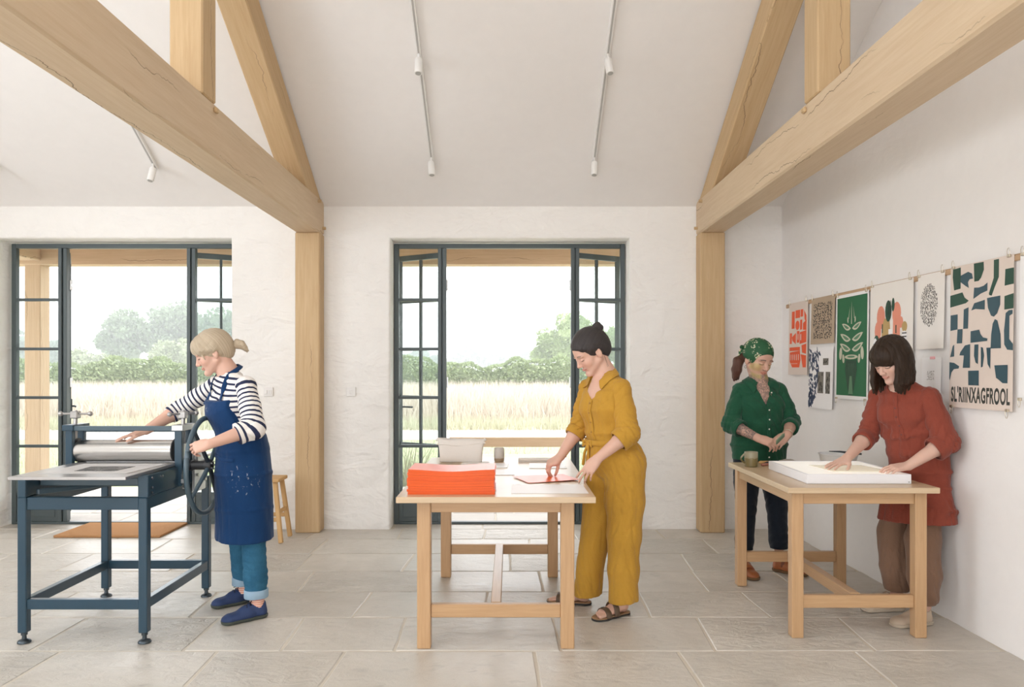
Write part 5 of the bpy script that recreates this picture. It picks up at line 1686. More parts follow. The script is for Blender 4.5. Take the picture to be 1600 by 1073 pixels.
def skin_mat(name, extra=None):
    m = NT(name)
    at = m.n('ShaderNodeAttribute', attribute_name='col')
    f = m.noise(m.coord('Object'), 45, 3)
    c = m.mix(m.math('MULTIPLY', f, 0.25), at.outputs['Color'], (0.62, 0.32, 0.25, 1), 'MULTIPLY')
    c = m.mix(0.35, at.outputs['Color'], c)
    if extra: c = extra(m, c)
    m.set('Base Color', c); m.set('Roughness', 0.48); m.set('Specular IOR Level', 0.35)
    m.set('Subsurface Weight', 0.12); m.set('Subsurface Radius', (0.012, 0.005, 0.003)); m.set('Subsurface Scale', 0.6)
    m.bump(m.noise(m.coord('Object'), 420, 2), 0.06, 0.002)
    return m.m
def hair_mat(name, a, b, axis=(40, 40, 6)):
    m = NT(name)
    at = m.n('ShaderNodeAttribute', attribute_name='strand')
    cmb = m.n('ShaderNodeCombineXYZ'); m.link(at.outputs['Fac'], cmb.inputs[0])
    f = m.noise(cmb.outputs[0], 1.0, 4, 0.7)
    f2 = m.noise(m.coord('Object'), 14, 3)
    m.set('Base Color', m.mix(m.math('ADD', m.math('MULTIPLY', m.ramp(f, [(0.3, g(0)), (0.7, g(1))]), 0.75), m.math('MULTIPLY', f2, 0.25)), a, b))
    m.set('Roughness', 0.45); m.set('Specular IOR Level', 0.25)
    m.bump(f, 0.6, 0.006)
    return m.m
def person(label, loc, group=None):
    return thing('person', label, 'person', loc, group)

def sneaker(parent, an, toe, heel, upper, sole_m, laces=None, high=0.062, open_r=0.036):
    d = nrm(np.asarray(toe) - np.asarray(heel)); L = np.linalg.norm(np.asarray(toe) - np.asarray(heel))
    u = V3(0, 0, 1); s_ = np.cross(u, d); h = np.asarray(heel, float); h[2] = 0
    g_ = lambda a, b, c: h + d * a * L + s_ * b + u * c
    lo = np.minimum(g_(0, 0, 0), g_(1, 0, 0)) - V3(0.08, 0.08, 0.02); hi = np.maximum(g_(0, 0, 0), g_(1, 0, 0)) + V3(0.08, 0.08, 0.17)
    F = Field(lo, hi, 0.0035)
    F.cone(g_(0.13, 0, 0.036), g_(0.13, 0, high + 0.012), 0.034, 0.033, 0.01)
    F.cone(g_(0.13, 0, 0.034), g_(0.45, 0, 0.036), 0.035, 0.034, 0.02)
    F.cone(g_(0.24, 0, high + 0.002), g_(0.50, 0, 0.052), 0.034, 0.029, 0.02)
    for b in (-0.018, 0.018):
        F.cone(g_(0.42, b * 0.7, 0.036), g_(0.80, b, 0.026), 0.032, 0.024, 0.02)
    F.ell(g_(0.84, 0, 0.024), (0.16 * L, 0.043, 0.026), np.stack([d, s_, u]), 0.015)
    F.plane(g_(0, 0, 0.016), (0, 0, -1))
    F.cone(g_(0.17, 0, high + 0.004), g_(0.17, 0, high + 0.1), open_r - 0.006, open_r + 0.004, 0.006, 'cut')
    sh = F.mesh('shoe', upper, parent)
    F = Field(lo, hi, 0.0035)
    for b in (-0.012, 0.012):
        F.cone(g_(0.12, b * 0.7, 0.02), g_(0.45, b * 0.7, 0.02), 0.037, 0.034, 0.02)
        F.cone(g_(0.45, b * 0.7, 0.02), g_(0.84, b, 0.02), 0.034, 0.038, 0.02)
    F.plane(g_(0, 0, 0.0205), (0, 0, 1)); F.plane(g_(0, 0, 0.001), (0, 0, -1))
    F.mesh('sole', sole_m, sh)
    if laces is not None:
        for k in range(3):
            a = 0.36 + 0.085 * k; z = 0.095 - 0.010 * k
            pts = [g_(a + 0.02 * abs(q), q * 0.024, z - 0.010 * q * q) for q in (-1, -0.5, 0, 0.5, 1)]
            tube('lace', [Vector(p_) for p_ in pts], 0.0034, laces, sh, 6)
        for q in (-1, 1):
            pts = [g_(0.33, 0, 0.103), g_(0.36, q * 0.018, 0.108), g_(0.42, q * 0.028, 0.094), g_(0.37, q * 0.014, 0.101)]
            tube('lace', [Vector(p_) for p_ in pts], 0.003, laces, sh, 6)
    return sh
# ---------------------------------------------------------------- the four women
def ribbon(name, pts, nors, width, th, mat, parent):
    """flat band following pts; nors = outward direction at each point"""
    bm = bmesh.new(); rings = []
    P = [np.asarray(p, float) for p in pts]
    for i, p in enumerate(P):
        t = nrm(P[min(i + 1, len(P) - 1)] - P[max(i - 1, 0)])
        n = np.asarray(nors[i] if len(np.shape(nors)) > 1 else nors, float); n = nrm(n - t * (n @ t)); w = np.cross(t, n)
        wd = width[i] if hasattr(width, '__len__') else width
        rings.append([bm.verts.new(Vector(p + w * a * wd / 2 + n * b * th / 2)) for a, b in ((-1, -1), (1, -1), (1, 1), (-1, 1))])
    for A, B in zip(rings[:-1], rings[1:]):
        for k in range(4): bm.faces.new((A[k], A[(k + 1) % 4], B[(k + 1) % 4], B[k]))
    bm.faces.new(rings[0]); bm.faces.new(list(reversed(rings[-1])))
    bmesh.ops.bevel(bm, geom=list(bm.edges), offset=min(th, 0.004) * 0.3, segments=1, affect='EDGES')
    o = from_bm(name, bm, mat, parent, False); shade_auto(o, 50)
    return o
def smoothpath(pts, n=24):
    """Catmull-Rom through pts"""
    P = [np.asarray(p, float) for p in pts]; P = [2 * P[0] - P[1]] + P + [2 * P[-1] - P[-2]]
    out = []
    m = len(P) - 3
    for k in range(n + 1):
        x = k / n * m; i = min(int(x), m - 1); t = x - i
        a, b, c, d = P[i:i + 4]
        out.append(0.5 * ((2 * b) + (c - a) * t + (2 * a - 5 * b + 4 * c - d) * t * t + (3 * b - a - 3 * c + d) * t ** 3))
    return out
def ringpts(c, axis, r, n=24, ref=(0, 0, 1), e=1.0):
    a = nrm(axis)
    if abs(a @ np.asarray(ref, float)) > 0.95: ref = (0.9, 0.3, 0.1)
    u = nrm(np.cross(a, ref)); w = np.cross(a, u)
    return [np.asarray(c) + (u * math.cos(2 * math.pi * k / n) + w * math.sin(2 * math.pi * k / n) * e) * r for k in range(n)]
def cuff_band(name, c, axis, r, width, th, mat, parent, n=28, flare=1.0):
    """turned-up band around a limb"""
    a = nrm(axis); c = np.asarray(c)
    vs, fs = [], []
    prof = [(-0.5, 0.0), (-0.5, 1.0), (-0.42, 1.25), (0.42, 1.25 * flare), (0.5, 1.0), (0.5, 0.0)]
    for (x, y_) in prof:
        for k, p in enumerate(ringpts((0, 0, 0), a, 1.0, n)):
            wob = 1 + 0.02 * math.sin(3 * 2 * math.pi * k / n + 1) + 0.012 * math.sin(7 * 2 * math.pi * k / n)
            vs.append(c + a * x * width + p * (r + th * (y_ - 0.6)) * wob)
    for i in range(len(prof) - 1):
        for k in range(n): fs.append((i * n + k, i * n + (k + 1) % n, (i + 1) * n + (k + 1) % n, (i + 1) * n + k))
    bm = bmesh.new(); bv = [bm.verts.new(Vector(v)) for v in vs]
    for f in fs: bm.faces.new([bv[i] for i in f])
    o = from_bm(name, bm, mat, parent, True); return o
def bead(name, c, r, n, mat, parent):
    n = nrm(n); bm = bmesh.new()
    bm_tube(bm, [Vector(np.asarray(c) - n * r * 0.3), Vector(np.asarray(c) + n * r * 0.35)], r, 12)
    return from_bm(name, bm, mat, parent)
def zones(head, hands_):
    """finer grid around the head and the hands"""
    z = [[], [], []]
    lo, hi = head.bbox(0.0)
    for k in range(3): z[k].append((lo[k] if k < 2 else head.o[2] - 0.125 * head.sc, hi[k], 0.0030 if k < 2 else 0.0028))
    for h in hands_:
        for k in range(3): z[k].append((h[k] - 0.12, h[k] + 0.12, 0.0034))
    return z
def limb_coord(a, b, c):
    """distance along a gently bent limb"""
    C = np.array(smoothpath([a, lerp(a, b, .6), lerp(lerp(a, c, .5), b, .82), lerp(b, c, .35), c, lerp(b, c, 1.2)], 60))
    ln = np.concatenate([[0], np.cumsum(np.linalg.norm(np.diff(C, axis=0), axis=1))])
    def f(W):
        d = np.linalg.norm(W[:, None, :] - C[None], axis=2)
        w = np.exp(-(d - d.min(1, keepdims=True)) / 0.0045)
        return (w * ln).sum(1) / w.sum(1)
    return f
def collar(parent, nb, Fw, L, cl, width=0.045, tip=0.03, drop=0.05, spread=0.040, fwd=0.080):
    """two folded collar leaves lying on the garment"""
    up = np.array((0, 0, 1.0))
    for s_ in (-1, 1):
        path = smoothpath([nb - Fw * .062 + up * .024, nb + L * s_ * .060 - Fw * .018 + up * .016, nb + L * s_ * .060 + Fw * .036 - up * .012, nb + L * s_ * spread + Fw * fwd - up * drop], 14)
        bm = bmesh.new(); rows_ = []
        for i, p_ in enumerate(path):
            t = i / 14; out = nrm((p_ - nb) * np.array((1, 1, 0.)) + 1e-6); wd = width + tip * t ** 1.5
            m_ = p_ + out * wd * .40 - up * wd * .14; q = p_ + out * wd * .62 - up * wd * .58 + L * s_ * .020 * t
            dm, dq = nrm(out + up * .8), nrm(out + up * .5)
            def lay(x, d, o_):
                h = onto(parent, x, d, o_)
                return h if np.linalg.norm(h - x) < .035 else x
            rows_.append([bm.verts.new(Vector(x)) for x in (p_ - up * .004, p_ + out * .006 + up * .006, lay(m_, dm, .010), lay(q, dq, .007))])
        for a_, b_ in zip(rows_[:-1], rows_[1:]):
            for j_ in range(3): bm.faces.new((a_[j_], b_[j_], b_[j_ + 1], a_[j_ + 1]))
        o = from_bm('collar', bm, cl, parent, True)
        sd = o.modifiers.new('thick', 'SOLIDIFY'); sd.thickness = .004; sd.offset = 0
        sd = o.modifiers.new('soft', 'SUBSURF'); sd.levels = 1; sd.render_levels = 1
def sleeve(parent, sh, el, wr, frac, rs, mat, seed, attrs=None, step=0.0048, amp=0.0045, sh_in=None, name='sleeve'):
    """cloth tube from inside the shoulder to a point on the forearm"""
    sh, el, wr = map(lambda q: np.asarray(q, float), (sh, el, wr))
    end = lerp(el, wr, frac)
    pts = ([np.asarray(sh_in, float)] if sh_in is not None else []) + [sh, lerp(sh, el, .5), el, end]
    r = ([rs[0] * 0.9] if sh_in is not None else []) + list(rs)
    ext = lerp(el, wr, frac + 0.15)
    P = np.array(pts + [ext]); R = max(r) + 0.03
    F = Field(P.min(0) - R, P.max(0) + R, step)
    F.chain(pts + [ext], r + [rs[-1]], 0.02)
    d1 = nrm(el - sh)
    fr = [(0, 0, 0, 0)]
    ax = nrm(end - el); q1 = d1 * 75; q2 = ax * 110 + nrm(np.cross(ax, d1) + 1e-3) * 30; q3 = d1 * 45 + nrm(np.cross(d1, (0.3, 0.8, 0.2))) * 55
    near_el = lambda x, y, z: 0.45 + 1.1 * np.exp(-(((x - el[0]) ** 2 + (y - el[1]) ** 2 + (z - el[2]) ** 2) / 0.075 ** 2))
    F.wrinkle(amp, [(*q1, .8), (*q2, .7), (*q3, 1.0), (35, -28, 60, .5)], seed, wt=near_el)
    F.plane(end, ax, end - 0.16, end + 0.16)
    return F.mesh(name, mat, parent, attrs)

# ================================================================ 1 : mustard jumpsuit
def woman_mustard():
    A = lambda *q: np.array(q, float)
    root = person('woman in mustard jumpsuit and sandals laying out an orange sheet', (0.58, 4.5, 0))
    L = nrm((0.6, -0.8, 0)); Fw = nrm((-0.8, -0.6, 0)); up = A(0, 0, 1)
    skin = (0.64, 0.405, 0.315)
    hd = Head(A(0.477, 4.472, 1.516), (-0.84, -0.25, -0.53), roll=0.0, sc=1.06)
    nb = A(0.553, 4.492, 1.405)
    shL, elL, wrL = A(0.630, 4.385, 1.312), A(0.662, 4.300, 1.062), A(0.487, 4.268, 0.924)
    shR, elR, wrR = A(0.468, 4.600, 1.312), A(0.410, 4.585, 1.072), A(0.298, 4.525, 0.908)
    pel = A(0.612, 4.48, 0.90)
    hipL, hipR = pel + L * 0.082 - up * 0.03, pel - L * 0.082 - up * 0.03
    knL, anL = A(0.655, 4.40, 0.47), A(0.645, 4.415, 0.075)
    knR, anR = A(0.515, 4.575, 0.47), A(0.452, 4.625, 0.075)
    toeL, heelL = A(0.478, 4.335, 0), A(0.682, 4.470, 0)
    toeR, heelR = A(0.235, 4.690, 0), A(0.482, 4.640, 0)
    z = zones(hd, (wrL + A(-.05, 0, -.05), wrR + A(-.05, 0, -.04)))
    z[2].append((-0.01, 0.10, 0.0036))
    F = Field((0.10, 4.15, -0.01), (0.86, 4.86, 1.70), 0.0065, *z)
    tor = [(pel, .13, .09), (A(.585, 4.48, 1.03), .11, .08), (A(.572, 4.48, 1.2), .125, .085), (A(.556, 4.488, 1.30), .130, .072), (A(.552, 4.49, 1.362), .09, .055)]
    F.loft(tor, L, 0.04)
    hd.build(F, nb)
    F.cone(nb, A(.553, 4.49, 1.35), .055, .072, .03)
    F.ell(A(.555, 4.488, 1.280) + Fw * .038, (.070, .070, .085), None, .03)
    arm(F, shL, elL, wrL); arm(F, shR, elR, wrR)
    tl_ = hand(F, wrL, (-0.62, -0.16, -0.72), (-0.30, -0.85, 0.32), -1, ((14, 16, 12), (18, 18, 12), (26, 22, 14), (34, 26, 14)), (0.35, 0.65, 0.25), 0.16)
    tr_ = hand(F, wrR, (-0.82, -0.12, -0.50), (-0.45, -0.38, 0.80), 1, ((52, 34, 14), (50, 36, 16), (48, 40, 20), (46, 40, 22)), (0.30, 0.85, 0.30), 0.10)
    for h, k, a, t, e in ((hipL, knL, anL, toeL, heelL), (hipR, knR, anR, toeR, heelR)):
        leg(F, h, k, a, 0.9)
        foot(F, a, t + up * 0.016, e + up * 0.016, True)
    body = F.mesh('body', skin_mat('skin_mustard'), root, {'col': lambda W: hd.face_mask(W, (0.16, 0.10, 0.07), (0.60, 0.25, 0.22), skin)})
    WLOC.setdefault(body.name, Vector((0, 0, 0)))
    # hair, pulled back into a bun
    hb, hh = (0.010, 0.009, 0.010, 1), (0.075, 0.064, 0.062, 1)
    hm = hair_mat('dark_hair', hb, hh)
    lo, hi = hd.bbox(0.03)
    F = Field(lo, hi, 0.0032)
    F.ell(hd.p(-0.014, 0, 0.050), np.array((0.104, 0.084, 0.095)) * hd.sc, hd.R)
    F.ell(hd.p(0.030, 0, 0.066), np.array((0.058, 0.062, 0.050)) * hd.sc, hd.R, 0.02)
    for b in (-1, 1): F.cone(hd.p(0.058, b * .052, .060), hd.p(0.006, b * .072, .036), .014, .011, .02)
    F.ell(hd.p(-0.060, 0, 0.015), np.array((0.062, 0.066, 0.080)) * hd.sc, hd.R, 0.02)
    F.ell(hd.p(0.122, 0, -0.022), np.array((0.100, 0.105, 0.094)) * hd.sc, hd.R, 0.006, 'cut')
    F.ell(hd.p(0.030, 0, -0.085), np.array((0.085, 0.12, 0.085)) * hd.sc, hd.R, 0.010, 'cut')
    for b in (-1, 1): F.ell(hd.p(-0.002, b * 0.084, -0.022), np.array((0.024, 0.02, 0.030)) * hd.sc, hd.R, 0.006, 'cut')
    F.wrinkle(0.0020, [(55, 30, 60, .7), (-40, 70, 45, .7), (90, 50, -60, .5)], 2)
    bun = hd.p(-0.098, 0, 0.104)
    def strand(W):
        l = hd.loc(W); ax = nrm((-0.75, 0, 0.5))
        u = nrm(np.cross(ax, (0, 1, 0))); v = np.cross(ax, u)
        return np.arctan2(l @ v, l @ u) * 22
    hair = F.mesh('hair', hm, root, {'strand': strand})
    F = Field(bun - 0.06, bun + 0.06, 0.003)
    for k in range(7):
        q = k * 0.9
        F.ball(bun + hd.R.T @ np.array((0.012 * math.cos(q), 0.016 * math.sin(q), 0.010 * math.sin(2 * q))), 0.0235, 0.004)
    F.cone(hd.p(-0.080, 0, 0.085), bun, 0.024, 0.024, 0.006)
    F.cone(bun, bun + hd.R.T @ np.array((-.02, .012, .022)), .014, .005, .004); F.cone(bun, bun + hd.R.T @ np.array((-.03, -.01, .0)), .012, .004, .004)
    F.mesh('bun', hm, hair, {'strand': lambda W: np.arctan2((W - bun) @ hd.l, (W - bun) @ hd.u) * 9 + (W - bun) @ hd.f * 220})
    for k, (b, c, e) in enumerate(((0.066, -0.03, -0.10), (0.056, -0.05, -0.115))):
        tube('loose_strand', [Vector(q) for q in smoothpath([hd.p(-0.035 - .006 * k, b, c + 0.05), hd.p(-0.03, b + .004, c), hd.p(-0.022 + .006 * k, b, e)], 8)], 0.0006, hm, hair, 5)
    # jumpsuit
    cl = fabric('mustard_linen', srgb(182, 138, 54), 0.12, wr=0.55, wscale=10, sheen=0.1)
    st = [(A(.60, 4.48, .93), .168, .125), (A(.580, 4.482, 1.0), .145, .112), (A(.576, 4.482, 1.06), .150, .118), (A(.568, 4.482, 1.19), .168, .122), (A(.558, 4.488, 1.285), .160, .096), (A(.553, 4.49, 1.350), .120, .070), (A(.552, 4.491, 1.388), .080, .060), (A(.553, 4.492, 1.405), .066, .056)]
    F = Field((0.28, 4.22, 0.03), (0.86, 4.78, 1.45), 0.0056)
    F.loft(st, L, 0.03)
    for s_ in (-1, 1): F.ell(lerp(st[3][0], st[4][0], .1) + Fw * 0.058 + L * s_ * 0.064, (.072, .072, .072), None, 0.05)
    for q in (shL, shR): F.cone(A(.555, 4.49, 1.325), q, .058, .050, .03)
    F.ell(pel - Fw * 0.034 + up * -0.03, (.152, .152, .135), None, 0.05)
    F.ell(pel + up * 0.0, (.152, .152, .12), None, 0.05)
    F.chain([hipL, lerp(hipL, knL, .5), knL, lerp(knL, anL, .5), A(.652, 4.415, .05)], (.118, .110, .094, .086, .084), 0.03)
    F.chain([hipR, lerp(hipR, knR, .5), knR, lerp(knR, anR, .5), A(.462, 4.610, .03)], (.115, .106, .090, .082, .082), 0.012)
    wt = lambda x, y, zz: np.where(zz > .98, 0.55, np.clip(1.25 - zz * 0.5, .5, 1.2))
    F.wrinkle(0.0040, [(42, 30, 7, .9), (-36, 40, 10, .8), (55, -25, 16, .6)], 4, wt=wt)
    F.wrinkle(0.0028, [(40, 10, 50, .7), (-25, 42, 46, .7)], 14, lo=(0.25, 4.2, .62), hi=(.9, 4.8, .95))
    F.wrinkle(0.0026, [(70, 60, 6, 1), (50, -80, 10, 1)], 24, lo=(0.25, 4.2, .80), hi=(.9, 4.8, 1.16))
    F.plane((.65, 4.41, .088), (0.1, 0, -1), (.565, 4.2, 0), (.9, 4.52, .2)); F.plane((.47, 4.61, .068), (0.1, 0, -1), (.25, 4.5, 0), (.60, 4.8, .2))
    # open neck
    F.cone(nb + up * 0.10, nb + Fw * 0.03 - up * 0.010, .060, .054, .004, 'cut')
    for t in np.linspace(0, 1, 9):
        zz = 1.395 - .165 * t; F.cone(A(.553, 4.49, zz) + Fw * (.050 + .045 * t), A(.553, 4.49, zz + .02) + Fw * .21, .024 * (1 - t) + .002, .026 * (1 - t) + .002, .003, 'cut')
    js = F.mesh('jumpsuit', cl, root)
    # placket, buttons, belt, collar
    def front(zv, off=0.0, side=0.0):
        c = [s_[0] for s_ in st]; zs = [c_[2] for c_ in c]
        k = max(i for i in range(len(zs) - 1) if zs[i] <= zv) if zv > zs[0] else 0
        t = (zv - zs[k]) / (zs[k + 1] - zs[k]); cc = lerp(c[k], c[k + 1], t); d = st[k][2] + (st[k + 1][2] - st[k][2]) * t; w = st[k][1] + (st[k + 1][1] - st[k][1]) * t
        return cc + Fw * (d * math.sqrt(max(0, 1 - (side / w) ** 2)) + off) + L * side
    mid = lambda zv: onto(js, front(zv, 0.0, -0.006 + 0.004 * math.sin(zv * 21)), Fw, .0035)
    ribbon('placket', [mid(zv) for zv in np.linspace(1.012, 1.240, 16)], Fw, 0.026, 0.005, cl, js)
    bt_ = plain('mustard_button', srgb(150, 106, 30), 0.4)
    for zv in (1.225, 1.17, 1.115, 1.06): bead('button', mid(zv) + Fw * .0035, 0.0052, Fw, bt_, js)
    bl = []
    for k in range(33):
        q = 2 * math.pi * k / 32
        bl.append(st[1][0] + L * math.cos(q) * .160 + Fw * math.sin(q) * .126 + up * 0.003 * math.sin(3 * q))
    nb_ = [p_ - st[1][0] for p_ in bl]
    blt = ribbon('belt', bl, nb_, 0.030, 0.008, cl, js)
    knot = st[1][0] + Fw * 0.118 + L * -0.052
    F = Field(knot - 0.2, knot + 0.1, 0.004)
    F.ball(knot, .013, .006)
    for dx, ln in ((-0.02, .13), (0.012, .155)):
        F.chain([knot, knot + L * dx + Fw * 0.012 - up * ln * .5, knot + L * dx * 1.6 + Fw * .012 - up * ln], (.008, .0085, .0095), .004)
    for s_ in (-1, 1): F.chain([knot, knot + L * s_ * .032 + up * .006 + Fw * .01, knot + L * s_ * .034 - up * .024 + Fw * .01, knot], (.006, .008, .007, .005), .003)
    F.mesh('bow', cl, blt)
    collar(js, nb, Fw, L, cl)
    for (sh, el, wr, rs, sd, fr) in ((shL, elL, wrL, (.057, .062, .064, .058), 3, .26), (shR, elR, wrR, (.052, .054, .055, .052), 5, .22)):
        s_in = lerp(sh, A(.553, 4.49, 1.30), .35)
        slv = sleeve(root, sh - up * 0.004, el, wr, fr, rs, cl, sd, sh_in=s_in, amp=0.0052)
        ax = nrm(wr - el)
        cuff_band('cuff', lerp(el, wr, fr) - ax * 0.010, ax, rs[-1] + 0.002, 0.050, 0.009, cl, slv)
    # sandals
    leather = plain('brown_sandal_leather', srgb(92, 74, 58), 0.6, 0, 0.12, 30, 0.2)
    cork = plain('cork_footbed', srgb(150, 118, 86), 0.8, 0, 0.15, 60, 0.3)
    black = plain('sandal_sole', (0.03, 0.028, 0.026, 1), 0.7)
    for toe, heel in ((toeL, heelL), (toeR, heelR)):
        d = nrm(toe - heel); Ln = np.linalg.norm(toe - heel); s_ = np.cross(up, d); g_ = lambda a, b, c: heel + d * a * Ln + s_ * b + up * c
        lo = np.minimum(toe, heel) - .08; hi = np.maximum(toe, heel) + .08; hi[2] = .10; lo[2] = -.02
        def solef(z0, z1, grow, nm, mt, par):
            F = Field(lo, hi, 0.0034)
            F.cone(g_(.10, 0, .012), g_(.45, 0, .012), .036 + grow, .034 + grow, .02)
            F.cone(g_(.45, 0, .012), g_(.80, -.002, .012), .034 + grow, .045 + grow, .02); F.cone(g_(.80, -.002, .012), g_(.90, 0, .012), .045 + grow, .036 + grow, .02)
            F.plane(g_(0, 0, z1), (0, 0, 1)); F.plane(g_(0, 0, z0), (0, 0, -1))
            return F.mesh(nm, mt, par)
        sl_ = solef(0.0015, 0.0125, .001, 'sandal', black, root)
        solef(0.0115, 0.0195, 0.0, 'footbed', cork, sl_)
        for a, hgt, w in ((.46, .088, .036), (.70, .060, .038)):
            pts = [g_(a + .02 * math.cos(q), .049 * math.cos(q), .014 + (hgt - .014) * math.sin(q) ** .8) for q in np.linspace(0.001, math.pi - .001, 15)]
            nn = [p_ - g_(a, 0, .012) for p_ in pts]
            sp_ = ribbon('strap', pts, nn, w, .004, leather, sl_)
            bp = pts[9] + nrm(nn[9]) * .003
            bk = ringpts(bp, nn[9], .010, 10)
            tube('buckle', [Vector(q) for q in bk], .0016, M['iron'], sp_, 6, closed=True)
    return root, tl_, tr_

# ================================================================ 2 : striped shirt and blue apron
def woman_apron():
    A = lambda *q: np.array(q, float)
    root = person('woman in striped shirt and blue apron turning the press wheel', (-1.55, 4.48, 0))
    L = nrm((0.70, -0.714, 0)); Fw = nrm((-0.714, -0.70, 0)); up = A(0, 0, 1)
    skin = (0.64, 0.40, 0.31)
    hd = Head(A(-1.722, 4.475, 1.512), (-0.88, -0.25, -0.38), roll=0.0, sc=1.05)
    nb = A(-1.648, 4.492, 1.400)
    shL, elL, wrL = A(-1.508, 4.385, 1.325), A(-1.420, 4.255, 1.095), A(-1.612, 4.128, 1.020)
    shR, elR, wrR = A(-1.758, 4.600, 1.325), A(-1.985, 4.620, 1.180), A(-2.112, 4.458, 1.066)
    pel = A(-1.553, 4.475, 0.90)
    hipL, hipR = pel + L * 0.082 - up * 0.03, pel - L * 0.082 - up * 0.03
    knL, anL = A(-1.470, 4.395, 0.47), A(-1.448, 4.395, 0.085)
    knR, anR = A(-1.612, 4.57, 0.47), A(-1.622, 4.675, 0.085)
    toeL, heelL = A(-1.602, 4.262, 0), A(-1.408, 4.425, 0)
    toeR, heelR = A(-1.772, 4.560, 0), A(-1.585, 4.712, 0)
    z = zones(hd, (wrL + A(-.08, 0, -.02), wrR + A(-.08, 0, -.03)))
    F = Field((-2.32, 4.02, -0.01), (-1.25, 4.86, 1.70), 0.0068, *z)
    F.loft([(pel, .13, .09), (A(-1.565, 4.48, 1.04), .11, .08), (A(-1.605, 4.482, 1.2), .125, .085), (A(-1.628, 4.49, 1.30), .125, .06), (A(-1.640, 4.49, 1.345), .09, .05)], L, 0.04)
    hd.build(F, nb)
    F.cone(nb, A(-1.637, 4.49, 1.330), .055, .064, .03)
    F.cone(A(-1.637, 4.49, 1.330), lerp(shL, nb, .25), .050, .040, .03); F.cone(A(-1.637, 4.49, 1.330), lerp(shR, nb, .25), .050, .040, .03)
    arm(F, shL, elL, wrL); arm(F, shR, elR, wrR)
    hand(F, wrL, (-0.955, 0.03, -0.24), (0.05, -0.86, 0.50), -1, ((26, 40, 30), (36, 46, 30), (42, 48, 30), (46, 48, 30)), (0.55, 0.75, 0.35), 0.16)
    hand(F, wrR, (-0.955, -0.16, -0.27), (-0.22, -0.10, 0.97), 1, ((4, 8, 6), (2, 8, 6), (2, 8, 6), (6, 10, 6)), (0.85, 0.25, 0.05), 0.22)
    for h, k, a, t, e in ((hipL, knL, anL, toeL, heelL), (hipR, knR, anR, toeR, heelR)):
        leg(F, h, k, a, 0.88); foot(F, a, lerp(t, e, .08) + up * .018, lerp(t, e, .93) + up * 0.018)
    F_ = F.mesh('body', skin_mat('skin_apron'), root, {'col': lambda W: hd.face_mask(W, (0.30, 0.21, 0.13), (0.58, 0.26, 0.22), skin)})
    # blonde hair with fringe and a short ponytail
    hm = hair_mat('ash_blonde_hair', (0.25, 0.19, 0.125, 1), (0.66, 0.55, 0.41, 1))
    lo, hi = hd.bbox(0.03)
    F = Field(lo, hi, 0.0032)
    F.ell(hd.p(-0.012, 0, 0.048), np.array((0.104, 0.086, 0.092)) * hd.sc, hd.R)
    F.ell(hd.p(-0.055, 0, 0.012), np.array((0.062, 0.066, 0.072)) * hd.sc, hd.R, 0.02)
    F.ell(hd.p(0.048, 0, 0.054), np.array((0.060, 0.073, 0.062)) * hd.sc, hd.R, 0.02)
    F.ell(hd.p(0.130, 0, -0.056), np.array((0.106, 0.084, 0.092)) * hd.sc, hd.R, 0.006, 'cut')
    F.ell(hd.p(0.045, 0, -0.090), np.array((0.085, 0.12, 0.085)) * hd.sc, hd.R, 0.010, 'cut')
    for b in (-1, 1): F.ell(hd.p(-0.008, b * 0.086, -0.014), np.array((0.021, 0.02, 0.028)) * hd.sc, hd.R, 0.006, 'cut')
    for b in (-1, 1):      # strands swept back over the ears
        F.cone(hd.p(0.052, b * 0.066, 0.040), hd.p(-0.010, b * 0.076, 0.020), .012, .012, .02)
        F.cone(hd.p(0.060, b * 0.064, 0.040), hd.p(0.052, b * 0.070, -0.016), .010, .003, .012)
    F.wrinkle(0.0022, [(55, 30, 60, .7), (-40, 70, 45, .7), (90, 50, -60, .5)], 6)
    tie = hd.p(-0.106, 0, 0.004)
    def strand(W):
        l = hd.loc(W) - np.array((0, 0, .02))
        ax = nrm((0.30, 0, 0.95)); u = nrm(np.cross(ax, (0, 1, 0))); v = np.cross(ax, u)
        return np.arctan2(l @ v, l @ u) * 22
    hair = F.mesh('hair', hm, root, {'strand': strand})
    F = Field(tie - 0.12, tie + 0.12, 0.003)
    F.cone(hd.p(-0.085, 0, 0.010), tie, .022, .014, .006)
    for k in range(7):
        q = 2 * math.pi * k / 7; o_ = np.array((0, math.cos(q), math.sin(q)))
        F.chain([tie, hd.p(-0.134, o_[1] * .014, .004 + o_[2] * .014), hd.p(-0.158, o_[1] * .020, -.016 + o_[2] * .018), hd.p(-0.166 + .006 * math.cos(3 * q), o_[1] * .022, -.042 + o_[2] * .014)], (.012, .013, .011, .005), .012)
    F.mesh('ponytail', hm, hair, {'strand': lambda W: hd.loc(W)[:, 1] * 420 + hd.loc(W)[:, 2] * 160})
    tube('hair_tie', [Vector(q) for q in ringpts(hd.p(-0.110, 0, .004), hd.f, .0145, 16)], .0045, M['black_rubber'], hair, 8, closed=True)
    # striped shirt
    def stripes():
        m = NT('breton_stripe')
        at = m.n('ShaderNodeAttribute', attribute_name='sc')
        nz = m.noise(m.coord('Object'), 30, 2)
        t = m.math('ADD', m.math('DIVIDE', at.outputs['Fac'], 0.0305), m.math('MULTIPLY', nz, 0.06))
        fr = m.math('FRACT', t)
        f = m.ramp(m.math('ABSOLUTE', m.math('SUBTRACT', fr, 0.5)), [(0.0, g(1)), (0.175, g(1)), (0.205, g(0))])
        m.set('Base Color', m.mix(f, (0.78, 0.745, 0.71, 1), (0.030, 0.036, 0.075, 1)))
        m.set('Roughness', 0.9); m.set('Specular IOR Level', 0.1)
